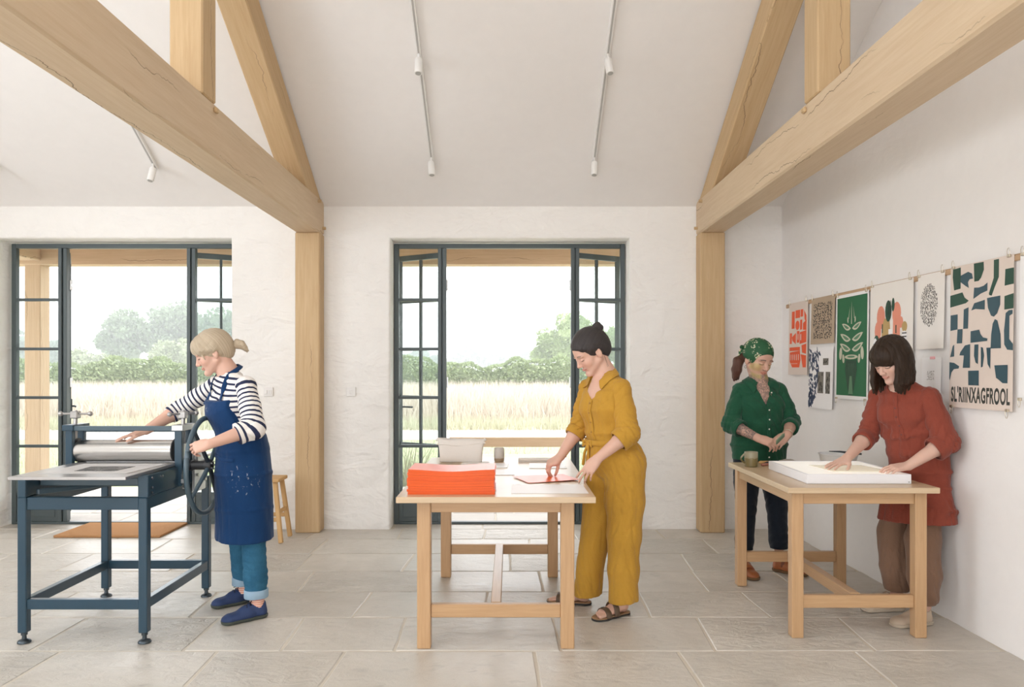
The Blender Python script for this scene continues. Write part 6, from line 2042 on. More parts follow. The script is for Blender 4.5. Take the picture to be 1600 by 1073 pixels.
        m.bump(m.noise(m.coord('Object'), 13, 4, .55, 1.2), 0.4, 0.02)
        return m.m
    sm = stripes()
    st = [(A(-1.553, 4.475, .86), .168, .135), (A(-1.556, 4.477, .95), .160, .124), (A(-1.566, 4.48, 1.05), .142, .112), (A(-1.605, 4.482, 1.19), .162, .120), (A(-1.628, 4.49, 1.285), .160, .096), (A(-1.640, 4.49, 1.350), .122, .070), (A(-1.644, 4.49, 1.382), .092, .062), (A(-1.646, 4.49, 1.40), .07, .055)]
    F = Field((-1.95, 4.2, .80), (-1.30, 4.76, 1.46), 0.0055)
    F.loft(st, L, 0.03)
    for s_ in (-1, 1): F.ell(st[3][0] + Fw * 0.055 + L * s_ * 0.066 + up * .012, (.070, .070, .070), None, 0.04)
    F.cone(A(-1.637, 4.49, 1.325), shL, .058, .050, .03); F.cone(A(-1.637, 4.49, 1.325), shR, .058, .050, .03)
    F.wrinkle(0.0030, [(40, 32, 40, .7), (-44, 40, 30, .7), (18, 14, 62, .6), (30, -22, 85, .3)], 5)
    F.cone(nb + up * 0.10 + Fw * .01, nb + up * 0.012 + Fw * .006, .105, .068, .004, 'cut')
    shirt = F.mesh('striped_shirt', sm, root, {'sc': lambda W: W[:, 2] + 0.10 * ((W - np.array((-1.6, 4.48, 1))) @ Fw) + 0.02 * np.sin(9 * ((W - np.array((-1.6, 4.48, 1))) @ L))})
    for (sh, el, wr, rs, sd, fr) in ((shL, elL, wrL, (.054, .058, .062, .056), 3, .40), (shR, elR, wrR, (.052, .053, .053, .048), 8, .30)):
        lc = limb_coord(sh, el, wr)
        slv = sleeve(root, sh, el, wr, fr, rs, sm, sd, {'sc': lc}, sh_in=lerp(sh, A(-1.635, 4.49, 1.31), .30), amp=0.0048)
    # apron: bib and skirt
    cl = None
    def apron_mat():
        m = NT('navy_canvas_apron')
        v = m.coord('Object')
        base = m.mix(m.noise(v, 7, 3), srgb(8, 46, 86), srgb(12, 54, 98))
        sp_ = m.noise(m.coord('Object', (1, 1, .7)), 46, 5, .75, 0.5)
        spots = m.ramp(sp_, [(0.60, g(0)), (0.64, g(1))])
        def near(c, r):
            tc = m.n('ShaderNodeTexCoord'); d = m.n('ShaderNodeVectorMath', operation='DISTANCE'); m.link(tc.outputs['Object'], d.inputs[0]); d.inputs[1].default_value = c
            return m.ramp(m.math('DIVIDE', d.outputs['Value'], r), [(0.35, g(1)), (1.0, g(0))])
        mask = m.math('MAXIMUM', near((-1.505, 4.345, .80), .13), m.math('MAXIMUM', near((-1.715, 4.395, 1.18), .055), near((-1.56, 4.335, .70), .05)))
        thr = m.math('MULTIPLY', spots, m.ramp(m.math('ADD', mask, m.math('SUBTRACT', m.noise(v, 17, 2), .5)), [(0.42, g(0)), (0.55, g(1))]))
        m.set('Base Color', m.mix(m.math('MULTIPLY', thr, .75), base, (0.62, 0.64, 0.66, 1)))
        m.set('Roughness', 0.8); m.set('Specular IOR Level', 0.2); m.set('Sheen Weight', 0.1)
        m.bump(m.math('ADD', m.noise(m.coord('Object', (1, 1, .5)), 9, 4, .55, 1.0), m.math('MULTIPLY', m.noise(v, 500, 2), .03)), 0.35, 0.02)
        return m.m
    cl = apron_mat()
    gx = lambda q, o=.012: [(c, w + o, d + o) for c, w, d in q]
    F = Field((-1.95, 4.15, .40), (-1.25, 4.76, 1.40), 0.0056)
    F.loft([(c + Fw * (.016 if 1.1 < c[2] < 1.30 else .006), w + .012, d + (.020 if 1.1 < c[2] < 1.30 else .012)) for c, w, d in st[1:]], L, 0.03)
    F.ell(st[3][0] + Fw * 0.052 + up * .012, np.array((.094, .145, .092)), np.stack([Fw, L, up]), 0.045)
    top_ = A(-1.632, 4.49, 1.262)
    F.plane(top_, up + 0.18 * Fw)
    for s_ in (-1, 1): F.plane(A(-1.60, 4.48, 1.06) + L * s_ * .152 - Fw * .02, L * s_ * 1.0 + up * 0.24 - Fw * 0.12, (-2, 4, 1.045), (-1.2, 5, 1.45))
    F.plane(A(-1.60, 4.48, 1.1) + Fw * 0.012, -Fw, (-2, 4, 1.045), (-1.2, 5, 1.45))
    sk = [(A(-1.566, 4.479, 1.055), .152, .122), (A(-1.556, 4.475, .95), .176, .142), (A(-1.553, 4.475, .82), .188, .154), (A(-1.545, 4.468, .62), .186, .156), (A(-1.540, 4.462, .42), .186, .160)]
    F.loft(sk, L, 0.02)
    F.wrinkle(0.0050, [(34, 26, 5, .9), (-30, 36, 7, .8), (52, -20, 10, .5)], 9, hi=(0, 9, 1.02), wt=lambda x, y, zz: np.clip(1.3 - zz, .3, .9))
    F.wrinkle(0.0020, [(30, 30, 35, 1), (-40, 24, 46, .8)], 19, lo=(-3, 3, 1.0))
    F.plane((-1.54, 4.46, .447), (0.0, 0.06, -1))
    F.plane(A(-1.553, 4.475, .8) - Fw * 0.118, -Fw, hi=(0, 9, 1.05))
    ap = F.mesh('apron', cl, root)
    # pocket on the skirt
    def sk_pt(side, zv, off=0.0):
        zs = [s_[0][2] for s_ in sk]
        k = next(i for i in range(len(sk) - 1) if zs[i + 1] <= zv <= zs[i])
        t = (zv - zs[k]) / (zs[k + 1] - zs[k]); c = lerp(sk[k][0], sk[k + 1][0], t); w = lerp(sk[k][1], sk[k + 1][1], t); d = lerp(sk[k][2], sk[k + 1][2], t)
        return c + L * side + Fw * (d * math.sqrt(max(0, 1 - (side / w) ** 2)) + off)
    ribbon('pocket_hem', [onto(ap, sk_pt(x, .915 - .01 * math.sin(x * 20), 0), Fw + L * x * 3, .0015) for x in np.linspace(-.10, .12, 12)], [Fw + L * x * 3 for x in np.linspace(-.10, .12, 12)], .022, .004, cl, ap)
    # neck straps
    for s_ in (-1, 1):
        a0 = top_ + L * s_ * .098 + Fw * .116 + up * -.026; 
        p_ = smoothpath([a0 - up * .02, a0 + up * .060 - Fw * .020 - L * s_ * .006, nb + L * s_ * .088 + Fw * .030 - up * .010, nb + L * s_ * .076 - Fw * .018 + up * .018, nb + L * s_ * .045 - Fw * .058 + up * .040, nb - Fw * .070 + up * .046], 18)
        nn = [Fw] * 4 + [nrm(q - (nb - up * .08)) for q in p_[4:]]
        p_ = [p_[0], p_[1]] + [onto(shirt, q, Fw + up * .3, .007) if 2 <= i_ <= 7 else q for i_, q in enumerate(p_)][2:]
        for _ in range(3): p_ = [p_[0]] + [p_[i_ - 1] * .25 + p_[i_] * .5 + p_[i_ + 1] * .25 for i_ in range(1, len(p_) - 1)] + [p_[-1]]
        ribbon('neck_strap', p_, nn, .026, .004, cl, ap)
    # jeans, cuffs, socks
    def denim():
        m = NT('blue_denim')
        v = m.coord('Object'); f = m.noise(m.coord('Object', (1, 1, .3)), 300, 2); b_ = m.noise(v, 8, 3)
        m.set('Base Color', m.mix(m.math('ADD', m.math('MULTIPLY', f, .35), m.math('MULTIPLY', b_, .6)), srgb(20, 62, 92), srgb(66, 120, 148)))
        m.set('Roughness', .85); m.set('Specular IOR Level', .15)
        m.bump(m.noise(m.coord('Object', (1, 1, .7)), 14, 4, .6, 1.0), .45, .02)
        return m.m
    dn = denim(); dl = plain('turned_denim', srgb(142, 168, 188), .85, 0, .08, 60, .2)
    F = Field((-1.78, 4.22, .08), (-1.33, 4.80, .95), 0.0055)
    F.ell(pel - up * .03 - Fw * .02, (.120, .120, .10), None, .03)
    F.chain([hipL, lerp(hipL, knL, .5), knL, lerp(knL, anL, .6), A(-1.452, 4.395, .10)], (.082, .078, .068, .064, .060), .02)
    F.chain([hipR, lerp(hipR, knR, .5), knR, lerp(knR, anR, .6), A(-1.621, 4.668, .10)], (.082, .078, .066, .060, .057), .010)
    F.wrinkle(.0034, [(30, 24, 40, .8), (-30, 36, 50, .7), (12, 16, 80, .5)], 3)
    F.plane((0, 0, .145), -up)
    jn = F.mesh('jeans', dn, root)
    sock = NT('striped_sock'); tcz = sock.n('ShaderNodeTexCoord'); sx_ = sock.n('ShaderNodeSeparateXYZ'); sock.link(tcz.outputs['Object'], sx_.inputs[0])
    fr_ = sock.math('FRACT', sock.math('MULTIPLY', sx_.outputs[2], 85)); sock.set('Base Color', sock.mix(sock.ramp(fr_, [(0.45, g(0)), (0.5, g(1))]), srgb(214, 140, 124), srgb(226, 196, 176))); sock.set('Roughness', .95)
    for kn, an, cz, r in ((knL, A(-1.452, 4.395, .10), .142, .060), (knR, A(-1.621, 4.668, .10), .142, .057)):
        c = lerp(kn, an, (kn[2] - cz) / (kn[2] - an[2]))
        cuff_band('turn_up', c, up, r + .002, .048, .008, dl, jn, 32)
    for an in (anL, anR):
        tube('sock', [Vector(an + up * .085), Vector(an + up * .03), Vector(an - up * .02)], [.041, .040, .040], sock.m, root, 20)
    suede = plain('navy_suede', srgb(40, 58, 98), .75, 0, .25, 26, .3); dsole = plain('dark_rubber_sole', srgb(62, 68, 62), .7, 0, .1)
    for an, t, h in ((anL, toeL, heelL), (anR, toeR, heelR)): sneaker(root, an, t, h, suede, dsole, plain('navy_lace', (.012, .018, .04, 1), .7))
    return root

# ================================================================ 3 : green shirt and headscarf
def woman_green():
    A = lambda *q: np.array(q, float)
    root = person('tattooed woman in green shirt and green floral headscarf', (1.74, 5.33, 0))
    L = nrm((0.99, 0.15, 0)); Fw = nrm((0.15, -0.99, 0)); up = A(0, 0, 1)
    skin = (0.56, 0.345, 0.265)
    hd = Head(A(1.716, 5.330, 1.482), (0.34, -0.86, -0.30), roll=-0.06, sc=1.09)
    nb = A(1.728, 5.335, 1.352)
    shR, elR, wrR = A(1.590, 5.315, 1.280), A(1.515, 5.270, 1.045), A(1.640, 5.085, 0.966)
    shL, elL, wrL = A(1.868, 5.330, 1.280), A(1.938, 5.285, 1.055), A(1.838, 5.095, 0.984)
    pel = A(1.732, 5.345, 0.86)
    hipL, hipR = pel + L * 0.085 - up * .03, pel - L * 0.085 - up * .03
    knR, anR = A(1.645, 5.355, .46), A(1.632, 5.372, .085)
    knL, anL = A(1.868, 5.375, .46), A(1.895, 5.405, .085)
    toeR, heelR = A(1.645, 5.155, 0), A(1.628, 5.405, 0)
    toeL, heelL = A(2.045, 5.265, 0), A(1.868, 5.435, 0)
    z = zones(hd, (wrL + A(-.06, -.03, -.02), wrR + A(.06, -.03, -.02)))
    F = Field((1.36, 4.94, -.01), (2.12, 5.52, 1.66), .0068, *z)
    tor = [(pel, .13, .09), (A(1.732, 5.345, 1.03), .11, .08), (A(1.732, 5.34, 1.18), .128, .095), (A(1.730, 5.335, 1.27), .128, .072), (A(1.728, 5.335, 1.32), .09, .055)]
    F.loft(tor, L, .04)
    hd.build(F, nb)
    F.cone(nb, A(1.729, 5.332, 1.29), .055, .078, .03)
    F.ell(A(1.730, 5.29, 1.225), (.085, .062, .08), None, .03)
    arm(F, shL, elL, wrL); arm(F, shR, elR, wrR)
    hand(F, wrR, (0.82, -0.48, -0.30), (-0.20, -0.62, 0.75), 1, ((30, 34, 20), (36, 38, 22), (40, 40, 24), (44, 40, 24)), (.45, .55, .25), .06)
    hand(F, wrL, (-0.72, -0.48, -0.42), (0.30, -0.62, 0.72), -1, ((30, 34, 20), (36, 38, 22), (42, 40, 24), (46, 40, 24)), (.45, .55, .25), .06)
    for h, k, a, t, e in ((hipL, knL, anL, toeL, heelL), (hipR, knR, anR, toeR, heelR)):
        leg(F, h, k, a, .88); foot(F, a, lerp(t, e, .08) + up * .018, lerp(t, e, .93) + up * .018)
    def ink(m, c):
        at = m.n('ShaderNodeAttribute', attribute_name='tattoo')
        v = m.coord('Object'); f = m.noise(v, 62, 4, .6, 1.4)
        f2 = m.ramp(m.math('ABSOLUTE', m.math('SUBTRACT', f, .5)), [(0.0, g(1)), (.045, g(.9)), (.09, g(0))])
        f3 = m.ramp(m.noise(v, 38, 3), [(.5, g(0)), (.6, g(.8))])
        k = m.math('MULTIPLY', m.math('MAXIMUM', f2, f3), at.outputs['Fac'])
        c = m.mix(m.math('MULTIPLY', k, .82), c, (.045, .055, .06, 1))
        a2 = m.n('ShaderNodeAttribute', attribute_name='paint')
        pf = m.math('MULTIPLY', a2.outputs['Fac'], m.ramp(m.noise(v, 30, 3), [(.30, g(.55)), (.6, g(1))]))
        c = m.mix(pf, c, (.38, .31, .09, 1))
        return c
    def tat(W):
        l = hd.loc(W)
        neck = (W[:, 2] < 1.385) & (W[:, 2] > 1.15) & (np.abs((W - nb) @ L) < .09)
        def fore(e, w):
            d = w - e; t = ((W - e) @ d) / (d @ d); r = np.linalg.norm(W - (e + np.outer(t, d)), axis=1)
            return (t > .2) & (t < .93) & (r < .06)
        rf = fore(elR, wrR); lf = fore(elL, wrL) * .25
        return np.maximum(np.maximum(neck * .85, rf * 1.0), lf).astype(float)
    def paint(W):
        l = hd.loc(W); b = np.abs(l[:, 1])
        a = np.exp(-(((b - .050) / .022) ** 2 + ((l[:, 2] + .026) / .022) ** 2)) * (l[:, 0] > .012)
        j = np.exp(-(((l[:, 2] + .082) / .014) ** 2)) * np.clip((l[:, 0] - .012) / .02, 0, 1) * np.clip((b - .008) / .01, 0, 1) * .8
        br = np.exp(-(((b - .034) / .022) ** 2 + ((l[:, 2] + .004) / .010) ** 2)) * .4 * (l[:, 0] > .05)
        return np.clip((np.maximum(np.maximum(a * 1.2, j), br)), 0, .7)
    F.mesh('body', skin_mat('skin_tattooed', ink), root, {'col': lambda W: hd.face_mask(W, (.09, .06, .045), (.50, .17, .13), skin), 'tattoo': tat, 'paint': paint})
    # dark hair below the scarf, ponytail behind her shoulder
    hm = hair_mat('auburn_dark_hair', (.030, .014, .010, 1), (.14, .062, .040, 1))
    lo, hi = hd.bbox(.03)
    F = Field(lo - .05, hi + .02, .0036)
    F.ell(hd.p(-.014, 0, .040), np.array((.098, .080, .086)) * hd.sc, hd.R)
    F.ell(hd.p(.122, 0, -.025), np.array((.100, .105, .092)) * hd.sc, hd.R, .006, 'cut')
    F.ell(hd.p(.030, 0, -.085), np.array((.085, .12, .085)) * hd.sc, hd.R, .010, 'cut')
    for k in range(6):
        q = 2 * math.pi * k / 6
        F.chain([hd.p(-.075, -.035 + .008 * math.cos(q), .010 + .01 * math.sin(q)), hd.p(-.070 + .012 * math.cos(q), -.088 + .012 * math.sin(q), -.030), hd.p(-.052 + .015 * math.cos(q), -.098 + .014 * math.sin(q), -.085), hd.p(-.045 + .016 * math.cos(q), -.094 + .016 * math.sin(q), -.128 - .012 * (k % 3))], (.020, .020, .018, .008), .014)
    F.wrinkle(.002, [(80, 60, 12, .8), (-60, 90, 16, .8)], 3)
    hair = F.mesh('hair', hm, root, {'strand': lambda W: hd.loc(W)[:, 1] * 330 + hd.loc(W)[:, 0] * 180})
    def scarf_mat():
        m = NT('floral_headscarf')
        v = m.coord('Object')
        vo = m.n('ShaderNodeTexVoronoi'); vo.inputs['Scale'].default_value = 22; m.link(v, vo.inputs['Vector'])
        fl_ = m.ramp(vo.outputs['Distance'], [(.0, g(1)), (.40, g(1)), (.46, g(0))])
        ct = m.ramp(vo.outputs['Distance'], [(.0, g(1)), (.09, g(1)), (.12, g(0))])
        vo2 = m.n('ShaderNodeTexVoronoi'); vo2.inputs['Scale'].default_value = 80; m.link(v, vo2.inputs['Vector'])
        pet = m.ramp(vo2.outputs['Distance'], [(.0, g(1)), (.42, g(1)), (.5, g(0))])
        on = m.ramp(m.noise(v, 13, 2), [(.40, g(0)), (.44, g(1))])
        c = m.mix(m.noise(v, 20, 2), srgb(18, 66, 38), srgb(34, 92, 56))
        c = m.mix(m.math('MULTIPLY', m.math('MULTIPLY', fl_, pet), on), c, (.62, .58, .42, 1))
        c = m.mix(m.math('MULTIPLY', m.math('MULTIPLY', ct, on), .8), c, (.35, .28, .08, 1))
        m.set('Base Color', c); m.set('Roughness', .7)
        m.bump(m.noise(v, 16, 3, .5, 1), .4, .015)
        return m.m
    sc_ = scarf_mat()
    F = Field(lo - .03, hi + .02, .0034)
    F.ell(hd.p(-.014, 0, .048), np.array((.108, .090, .094)) * hd.sc, hd.R)
    F.ell(hd.p(.132, 0, -.024), np.array((.104, .120, .098)) * hd.sc, hd.R, .004, 'cut')
    F.plane(hd.p(-.05, 0, .012), -hd.u - hd.f * .32)
    F.wrinkle(.0022, [(40, 30, 70, .8), (-60, 50, 30, .6)], 6)
    sf = F.mesh('headscarf', sc_, root)
    kn = hd.p(-.068, -.062, .045)
    F = Field(kn - .09, kn + .09, .0034)
    F.ball(kn, .017, .008)
    F.chain([kn, hd.p(-.072, -.086, .062), hd.p(-.060, -.104, .074)], (.010, .014, .004), .006)
    F.chain([kn, hd.p(-.080, -.080, .030), hd.p(-.078, -.090, .000)], (.010, .013, .004), .006)
    F.mesh('knot', sc_, sf)
    o_ = hd.p(.004, -.082, -.046)
    tube('earring', [Vector(q) for q in ringpts(o_, hd.l, .009, 14)], .0018, M['steel'], root, 6, closed=True)
    # shirt
    cl = fabric('green_linen', srgb(30, 76, 55), .12, wr=.5, wscale=11)
    st = [(A(1.730, 5.335, .80), .188, .128), (A(1.730, 5.335, .90), .196, .136), (A(1.731, 5.337, 1.05), .184, .130), (A(1.731, 5.338, 1.18), .182, .124), (A(1.730, 5.336, 1.262), .174, .098), (A(1.728, 5.335, 1.318), .125, .070), (A(1.728, 5.335, 1.348), .082, .060)]
    F = Field((1.45, 5.10, .74), (2.02, 5.55, 1.42), .0055)
    F.loft(st, L, .03)
    for s_ in (-1, 1): F.ell(st[3][0] + Fw * .058 + L * s_ * .070 - up * .01, (.074, .074, .070), None, .04)
    F.cone(A(1.73, 5.335, 1.300), shL, .056, .048, .03); F.cone(A(1.73, 5.335, 1.300), shR, .056, .048, .03)
    F.wrinkle(.0042, [(36, 16, 24, .8), (-32, 24, 30, .7), (20, 12, 50, .5)], 7)
    F.plane((0, 0, .800), -up)
    F.cone(nb + up * .10, nb + Fw * .02 - up * .006, .062, .056, .004, 'cut')
    F.cone(nb + Fw * .065 - up * .01, A(1.738, 5.19, 1.165), .034, .004, .004, 'cut')
    for zz in np.linspace(1.30, 1.17, 8):     # open V of the neck
        t = (1.30 - zz) / .13
        F.cone(A(1.730 + .008 * t, 5.270 - .045 * t, zz), A(1.734 + .008 * t, 5.15, zz + .02), .036 * (1 - t) + .004, .048 * (1 - t) + .006, .004, 'cut')
    sh_ = F.mesh('shirt', cl, root)
    def front(zv, off=0., side=0.):
        zs = [c_[0][2] for c_ in st]
        k = next(i for i in range(len(zs) - 1) if zs[i] <= zv <= zs[i + 1]); t = (zv - zs[k]) / (zs[k + 1] - zs[k])
        cc = lerp(st[k][0], st[k + 1][0], t); d = lerp(st[k][2], st[k + 1][2], t); w = lerp(st[k][1], st[k + 1][1], t)
        return cc + Fw * (d * math.sqrt(max(0, 1 - (side / w) ** 2)) + off) + L * side
    mid = lambda zv: onto(sh_, front(zv, 0, .006), Fw, .003)
    ribbon('placket', [mid(zv) for zv in np.linspace(.805, 1.165, 22)], Fw, .028, .004, cl, sh_)
    pearl = plain('pearl_button', (.72, .70, .64, 1), .3)
    for zv in (1.145, 1.08, 1.015, .95, .885, .825): bead('button', mid(zv) + Fw * .003, .0052, Fw, pearl, sh_)
    bead('button', onto(sh_, A(1.782, 5.255, 1.262), Fw, .002), .0052, Fw + L * .3, pearl, sh_)
    collar(sh_, nb, Fw, L, cl, .045, .030, .056, .052, .078)
    for (sh, el, wr, rs, sd, fr) in ((shL, elL, wrL, (.048, .055, .058, .052), 13, .40), (shR, elR, wrR, (.048, .055, .060, .054), 15, .36)):
        slv = sleeve(root, sh - up * .006, el, wr, fr, rs, cl, sd, sh_in=lerp(sh, A(1.73, 5.335, 1.28), .30), amp=.0050)
        ax = nrm(wr - el); cuff_band('cuff', lerp(el, wr, fr) - ax * .012, ax, rs[-1] + .001, .045, .008, cl, slv)
    bl_ = lerp(elL, wrL, .90); bxa = nrm(wrL - elL)
    tube('bracelet', [Vector(q) for q in ringpts(bl_, bxa, .0315, 20)], .003, M['brass'], root, 6, closed=True)
    # trousers
    tm = fabric('dark_navy_trousers', (.012, .017, .026, 1), .2, wr=.35)
    F = Field((1.45, 5.18, .10), (2.05, 5.55, .98), .006)
    F.ell(pel - up * .01, (.165, .118, .11), None, .03)
    F.chain([hipL, lerp(hipL, knL, .5), knL, lerp(knL, anL, .6), anL + up * .03], (.098, .088, .070, .064, .060), .02)
    F.chain([hipR, lerp(hipR, knR, .5), knR, lerp(knR, anR, .6), anR + up * .03], (.098, .088, .070, .064, .060), .012)
    F.wrinkle(.003, [(30, 24, 40, .8), (-30, 36, 50, .7)], 23)
    F.plane((0, 0, .165), -up)
    F.mesh('trousers', tm, root)
    tan = plain('tan_leather', srgb(158, 92, 52), .42, 0, .18, 14, .15); tsole = plain('brown_shoe_sole', srgb(112, 84, 56), .8)
    for an, t, h in ((anL, toeL, heelL), (anR, toeR, heelR)):
        s_ = sneaker(root, an, t, h, tan, tsole, None)
        d = nrm(t - h); Ln = np.linalg.norm(t - h); sd_ = np.cross(up, d); g_ = lambda a, b, c: h + d * a * Ln + sd_ * b + up * c
        for a, hg in ((.32, .094), (.60, .066)):
            pts = [g_(a, .040 * math.cos(q), .020 + (hg - .020) * math.sin(q) ** .7) for q in np.linspace(.15, math.pi - .15, 13)]
            ribbon('strap', pts, [p_ - g_(a, 0, .01) for p_ in pts], .024, .004, plain('dark_tan_strap', srgb(112, 60, 34), .45), s_)
    return root

# ================================================================ 4 : rust tunic
def woman_rust():
    A = lambda *q: np.array(q, float)
    root = person('woman in rust tunic with long brown hair, hands on the lightbox', (2.33, 4.43, 0))
    L = nrm((0.57, -0.82, 0)); Fw = nrm((-0.82, -0.57, 0)); up = A(0, 0, 1)
    skin = (0.64, 0.42, 0.335)
    hd = Head(A(2.178, 4.375, 1.468), (-0.84, -0.38, -0.44), roll=0.03, sc=1.06)
    nb = A(2.240, 4.410, 1.335)
    shL, elL, wrL = A(2.345, 4.300, 1.262), A(2.398, 4.225, 1.020), A(2.190, 4.222, 0.890)
    shR, elR, wrR = A(2.182, 4.545, 1.262), A(2.130, 4.570, 1.030), A(1.948, 4.425, 0.914)
    pel = A(2.362, 4.435, .86)
    hipL, hipR = pel + L * .075 - up * .04, pel - L * .075 - up * .04
    knL, anL = A(2.335, 4.345, .46), A(2.318, 4.288, .10)
    knR, anR = A(2.275, 4.545, .46), A(2.285, 4.530, .10)
    toeL, heelL = A(2.105, 4.235, 0), A(2.348, 4.300, 0)
    toeR, heelR = A(2.070, 4.515, 0), A(2.318, 4.540, 0)
    z = zones(hd, (wrL + A(-.08, -.02, -.02), wrR + A(-.08, -.03, -.03)))
    F = Field((1.74, 4.06, -.01), (2.49, 4.74, 1.66), .0068, *z)
    F.loft([(pel, .11, .065), (A(2.345, 4.43, 1.02), .105, .07), (A(2.285, 4.425, 1.18), .12, .08), (A(2.258, 4.415, 1.26), .12, .06), (A(2.248, 4.412, 1.30), .085, .05)], L, .04)
    hd.build(F, nb)
    F.cone(nb, A(2.250, 4.412, 1.285), .054, .072, .03)
    arm(F, shL, elL, wrL); arm(F, shR, elR, wrR)
    hand(F, wrL, (-0.97, -0.10, -0.12), (-0.10, -0.30, 0.95), -1, ((14, 26, 20), (14, 30, 22), (14, 30, 22), (16, 30, 22)), (.8, .30, .1), .18)
    hand(F, wrR, (-0.86, -0.36, -0.36), (-0.32, -0.20, 0.92), 1, ((-4, 6, 4), (-8, 6, 4), (-8, 6, 4), (-6, 8, 4)), (.85, .25, .05), .24)
    for h, k, a, t, e in ((hipL, knL, anL, toeL, heelL), (hipR, knR, anR, toeR, heelR)):
        leg(F, h, k, a, .85); foot(F, a, lerp(t, e, .08) + up * .018, lerp(t, e, .93) + up * .018)
    F.mesh('body', skin_mat('skin_rust'), root, {'col': lambda W: hd.face_mask(W, (.10, .065, .045), (.58, .24, .20), skin)})
    # long straight hair with a full fringe
    hm = hair_mat('long_brown_hair', (.006, .004, .003, 1), (.050, .027, .014, 1))
    lo, hi = hd.bbox(.03)
    F = Field(lo - A(.04, .04, .12), hi + A(.06, .03, .02), .0035)
    F.ell(hd.p(-.012, 0, .048), np.array((.105, .088, .093)) * hd.sc, hd.R)
    F.ell(hd.p(-.045, 0, .0), np.array((.075, .080, .095)) * hd.sc, hd.R, .02)
    F.ell(hd.p(.050, 0, .048), np.array((.064, .076, .066)) * hd.sc, hd.R, .02)
    F.ell(hd.p(.132, 0, -.074), np.array((.108, .072, .094)) * hd.sc, hd.R, .005, 'cut')
    down = A(0, 0, -1)
    LK = ((.040, .072, .175, .025), (.020, .080, .200, .02), (-.005, .083, .210, .015), (-.030, .080, .205, -.03), (-.055, .070, .19, -.06), (-.078, .050, .18, -.09), (-.088, .020, .175, -.10))
    for s_ in (-1, 1):
        for k in range(14):
            q = k / 13 * 6; i0 = min(int(q), 5); a0, b0, ln, fwd = lerp(LK[i0], LK[i0 + 1], q - i0)
            ln *= 1 + .05 * math.sin(k * 2.7 + s_)
            p0 = hd.p(a0, s_ * b0, .030)
            h_ = lambda f_, o_: p0 + down * ln * f_ + nrm(hd.f * A(1, 1, 0)) * fwd * f_ * .6 + hd.l * s_ * o_
            tw = .005 * math.sin(k * 2.3 + s_)
            F.chain([hd.p(a0 * .8, s_ * b0 * .72, .085), p0, h_(.4, .006 + tw), h_(.75, .004), h_(1.0 + .06 * math.sin(k * 3.1), -.006 + tw)], (.016, .016, .015, .013, .006), .010)
    F.wrinkle(.0030, [(95, 40, 6, .7), (-50, 95, 8, .7), (140, 60, 12, .4)], 12)
    F.mesh('hair', hm, root, {'strand': lambda W: np.where(hd.loc(W)[:, 0] > .065, hd.loc(W)[:, 1] * 260, np.arctan2(hd.loc(W)[:, 1], hd.loc(W)[:, 0] - .01) * 26)})
    # tunic
    cl = fabric('rust_linen', srgb(134, 66, 52), .12, wr=.6, wscale=9)
    st = [(A(2.338, 4.420, .53), .222, .142), (A(2.343, 4.422, .64), .208, .126), (A(2.362, 4.43, .755), .170, .090), (A(2.360, 4.43, .84), .170, .094), (A(2.352, 4.43, .95), .170, .108), (A(2.325, 4.43, 1.07), .176, .118), (A(2.288, 4.427, 1.17), .172, .114), (A(2.266, 4.42, 1.238), .160, .090), (A(2.250, 4.413, 1.295), .118, .068), (A(2.243, 4.411, 1.328), .080, .058), (A(2.241, 4.410, 1.342), .066, .056)]
    F = Field((2.0, 4.12, .48), (2.55, 4.74, 1.42), .0055)
    F.loft(st, L, .03)
    for s_ in (-1, 1): F.ell(st[6][0] + Fw * .052 + L * s_ * .066, (.068, .068, .066), None, .04)
    F.cone(A(2.253, 4.415, 1.278), shL, .056, .050, .03); F.cone(A(2.253, 4.415, 1.278), shR, .056, .048, .03)
    wt = lambda x, y, zz: np.where(np.abs(zz - .79) < .08, .3, 1.0)
    F.wrinkle(.0044, [(38, 28, 5, .9), (-34, 40, 7, .8), (56, -20, 10, .5)], 14, wt=wt)
    # keep clear of the wall and of the table's edge
    F.plane((2.482, 4.44, 0), (1, .03, 0))
    F.plane((2.256, 4.4, 0), (-1, 0, 0), (2.0, 4.0, .675), (2.3, 4.9, .812))
    F.plane((2.35, 4.42, .548), -up + L * .05)
    F.cone(nb + up * .10, nb + Fw * .02 - up * .006, .060, .054, .004, 'cut')
    tn = F.mesh('tunic', cl, root)
    def front(zv, off=0., side=0.):
        zs = [c_[0][2] for c_ in st]
        k = next(i for i in range(len(zs) - 1) if zs[i] <= zv <= zs[i + 1]); t = (zv - zs[k]) / (zs[k + 1] - zs[k])
        cc = lerp(st[k][0], st[k + 1][0], t); d = lerp(st[k][2], st[k + 1][2], t); w = lerp(st[k][1], st[k + 1][1], t)
        return cc + Fw * (d * math.sqrt(max(0, 1 - (side / w) ** 2)) + off) + L * side
    mid = lambda zv: onto(tn, front(zv), Fw, .003)
    ribbon('placket', [mid(zv) for zv in np.linspace(1.03, 1.290, 18)], Fw, .024, .004, cl, tn)
    bt_ = plain('rust_button', srgb(98, 40, 28), .4)
    for zv in (1.05, 1.10, 1.15, 1.20): bead('button', mid(zv) + Fw * .003, .0045, Fw, bt_, tn)
    nk = [nb + (L * math.cos(q) * .060 + Fw * math.sin(q) * .058) + up * (-.002 - .012 * math.sin(q)) for q in np.linspace(-math.pi * 1.30, math.pi * .30, 24)]
    tube('neckband', [Vector(q) for q in nk], .006, cl, tn, 8)
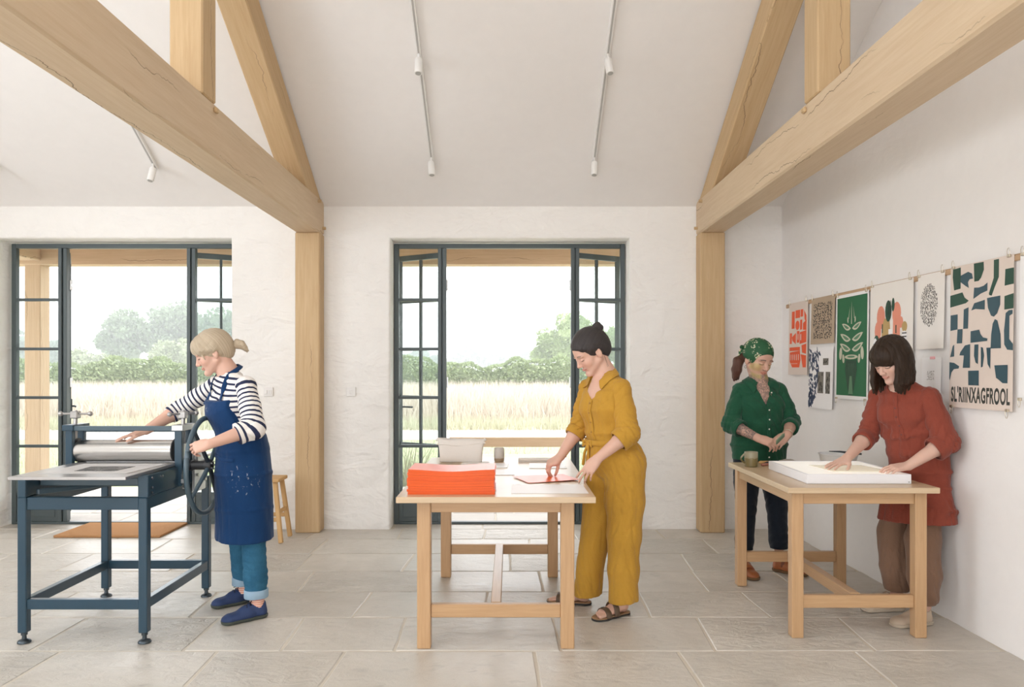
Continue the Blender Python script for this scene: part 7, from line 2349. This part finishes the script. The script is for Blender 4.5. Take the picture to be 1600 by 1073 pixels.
    for (sh, el, wr, rs, sd, fr) in ((shL, elL, wrL, (.056, .062, .066, .062), 33, .30), (shR, elR, wrR, (.052, .054, .056, .054), 35, .28)):
        slv = sleeve(root, sh, el, wr, fr, rs, cl, sd, sh_in=lerp(sh, A(2.255, 4.415, 1.25), .30), amp=.0055)
        ax = nrm(wr - el); cuff_band('cuff', lerp(el, wr, fr) - ax * .014, ax, rs[-1] + .001, .048, .008, cl, slv)
    # trousers gathered at the ankle
    tm = fabric('brown_linen_trousers', srgb(126, 98, 80), .10, wr=.5, wscale=8)
    F = Field((2.08, 4.12, .07), (2.50, 4.74, .80), .0056)
    F.chain([hipL - up * .15, lerp(hipL, knL, .6), knL, lerp(knL, anL, .55), lerp(knL, anL, .88), anL], (.066, .076, .092, .088, .066, .042), .02)
    F.chain([hipR - up * .15, lerp(hipR, knR, .6), knR, lerp(knR, anR, .55), lerp(knR, anR, .86), anR + up * .02], (.066, .078, .096, .092, .072, .044), .008)
    F.wrinkle(.0048, [(46, 24, 5, .9), (-36, 50, 7, .8), (64, -24, 10, .5)], 24, wt=lambda x, y, zz: np.clip(1.5 - zz * 2.0, .4, 1.3))
    F.plane((2.478, 4.44, 0), (1, .03, 0)); F.plane((0, 0, .118), -up)
    tr = F.mesh('trousers', tm, root)
    for an, c in ((anL, .128), (anR, .140)): cuff_band('gathered_cuff', A(an[0], an[1], c), up, .050, .032, .006, tm, tr, 28)
    bg = plain('beige_canvas_shoe', srgb(190, 172, 152), .8, 0, .06, 40, .2); bs = plain('pale_sole', srgb(186, 172, 154), .7)
    for an, t, h in ((anL, toeL, heelL), (anR, toeR, heelR)): sneaker(root, an, t, h, bg, bs, plain('beige_lace', srgb(160, 140, 122), .8))
    return root

_t = __import__('time').time
_a = _t()
wm = woman_mustard(); woman_apron(); woman_green(); woman_rust()
print('people', round(_t() - _a, 1), [np.round(q, 3).tolist() for q in wm[1] + wm[2]])
# small folded linocut held by the woman in green
bm = bmesh.new()
mt = Matrix.Translation((1.752, 4.988, .968)) @ Matrix.Rotation(.5, 4, 'Z') @ Matrix.Rotation(-.6, 4, 'Y') @ Matrix.Rotation(.5, 4, 'X')
bm_box(bm, -.038, .038, -.004, .004, -.020, .020, .002, 1, mt)
bm_box(bm, -.030, .044, -.0075, -.0045, -.012, .026, .001, 1, mt)
tag(from_bm('lino_block', bm, plain('sage_lino', srgb(112, 136, 112), .6)), 'small sage green block held in the tattooed hands', 'block')
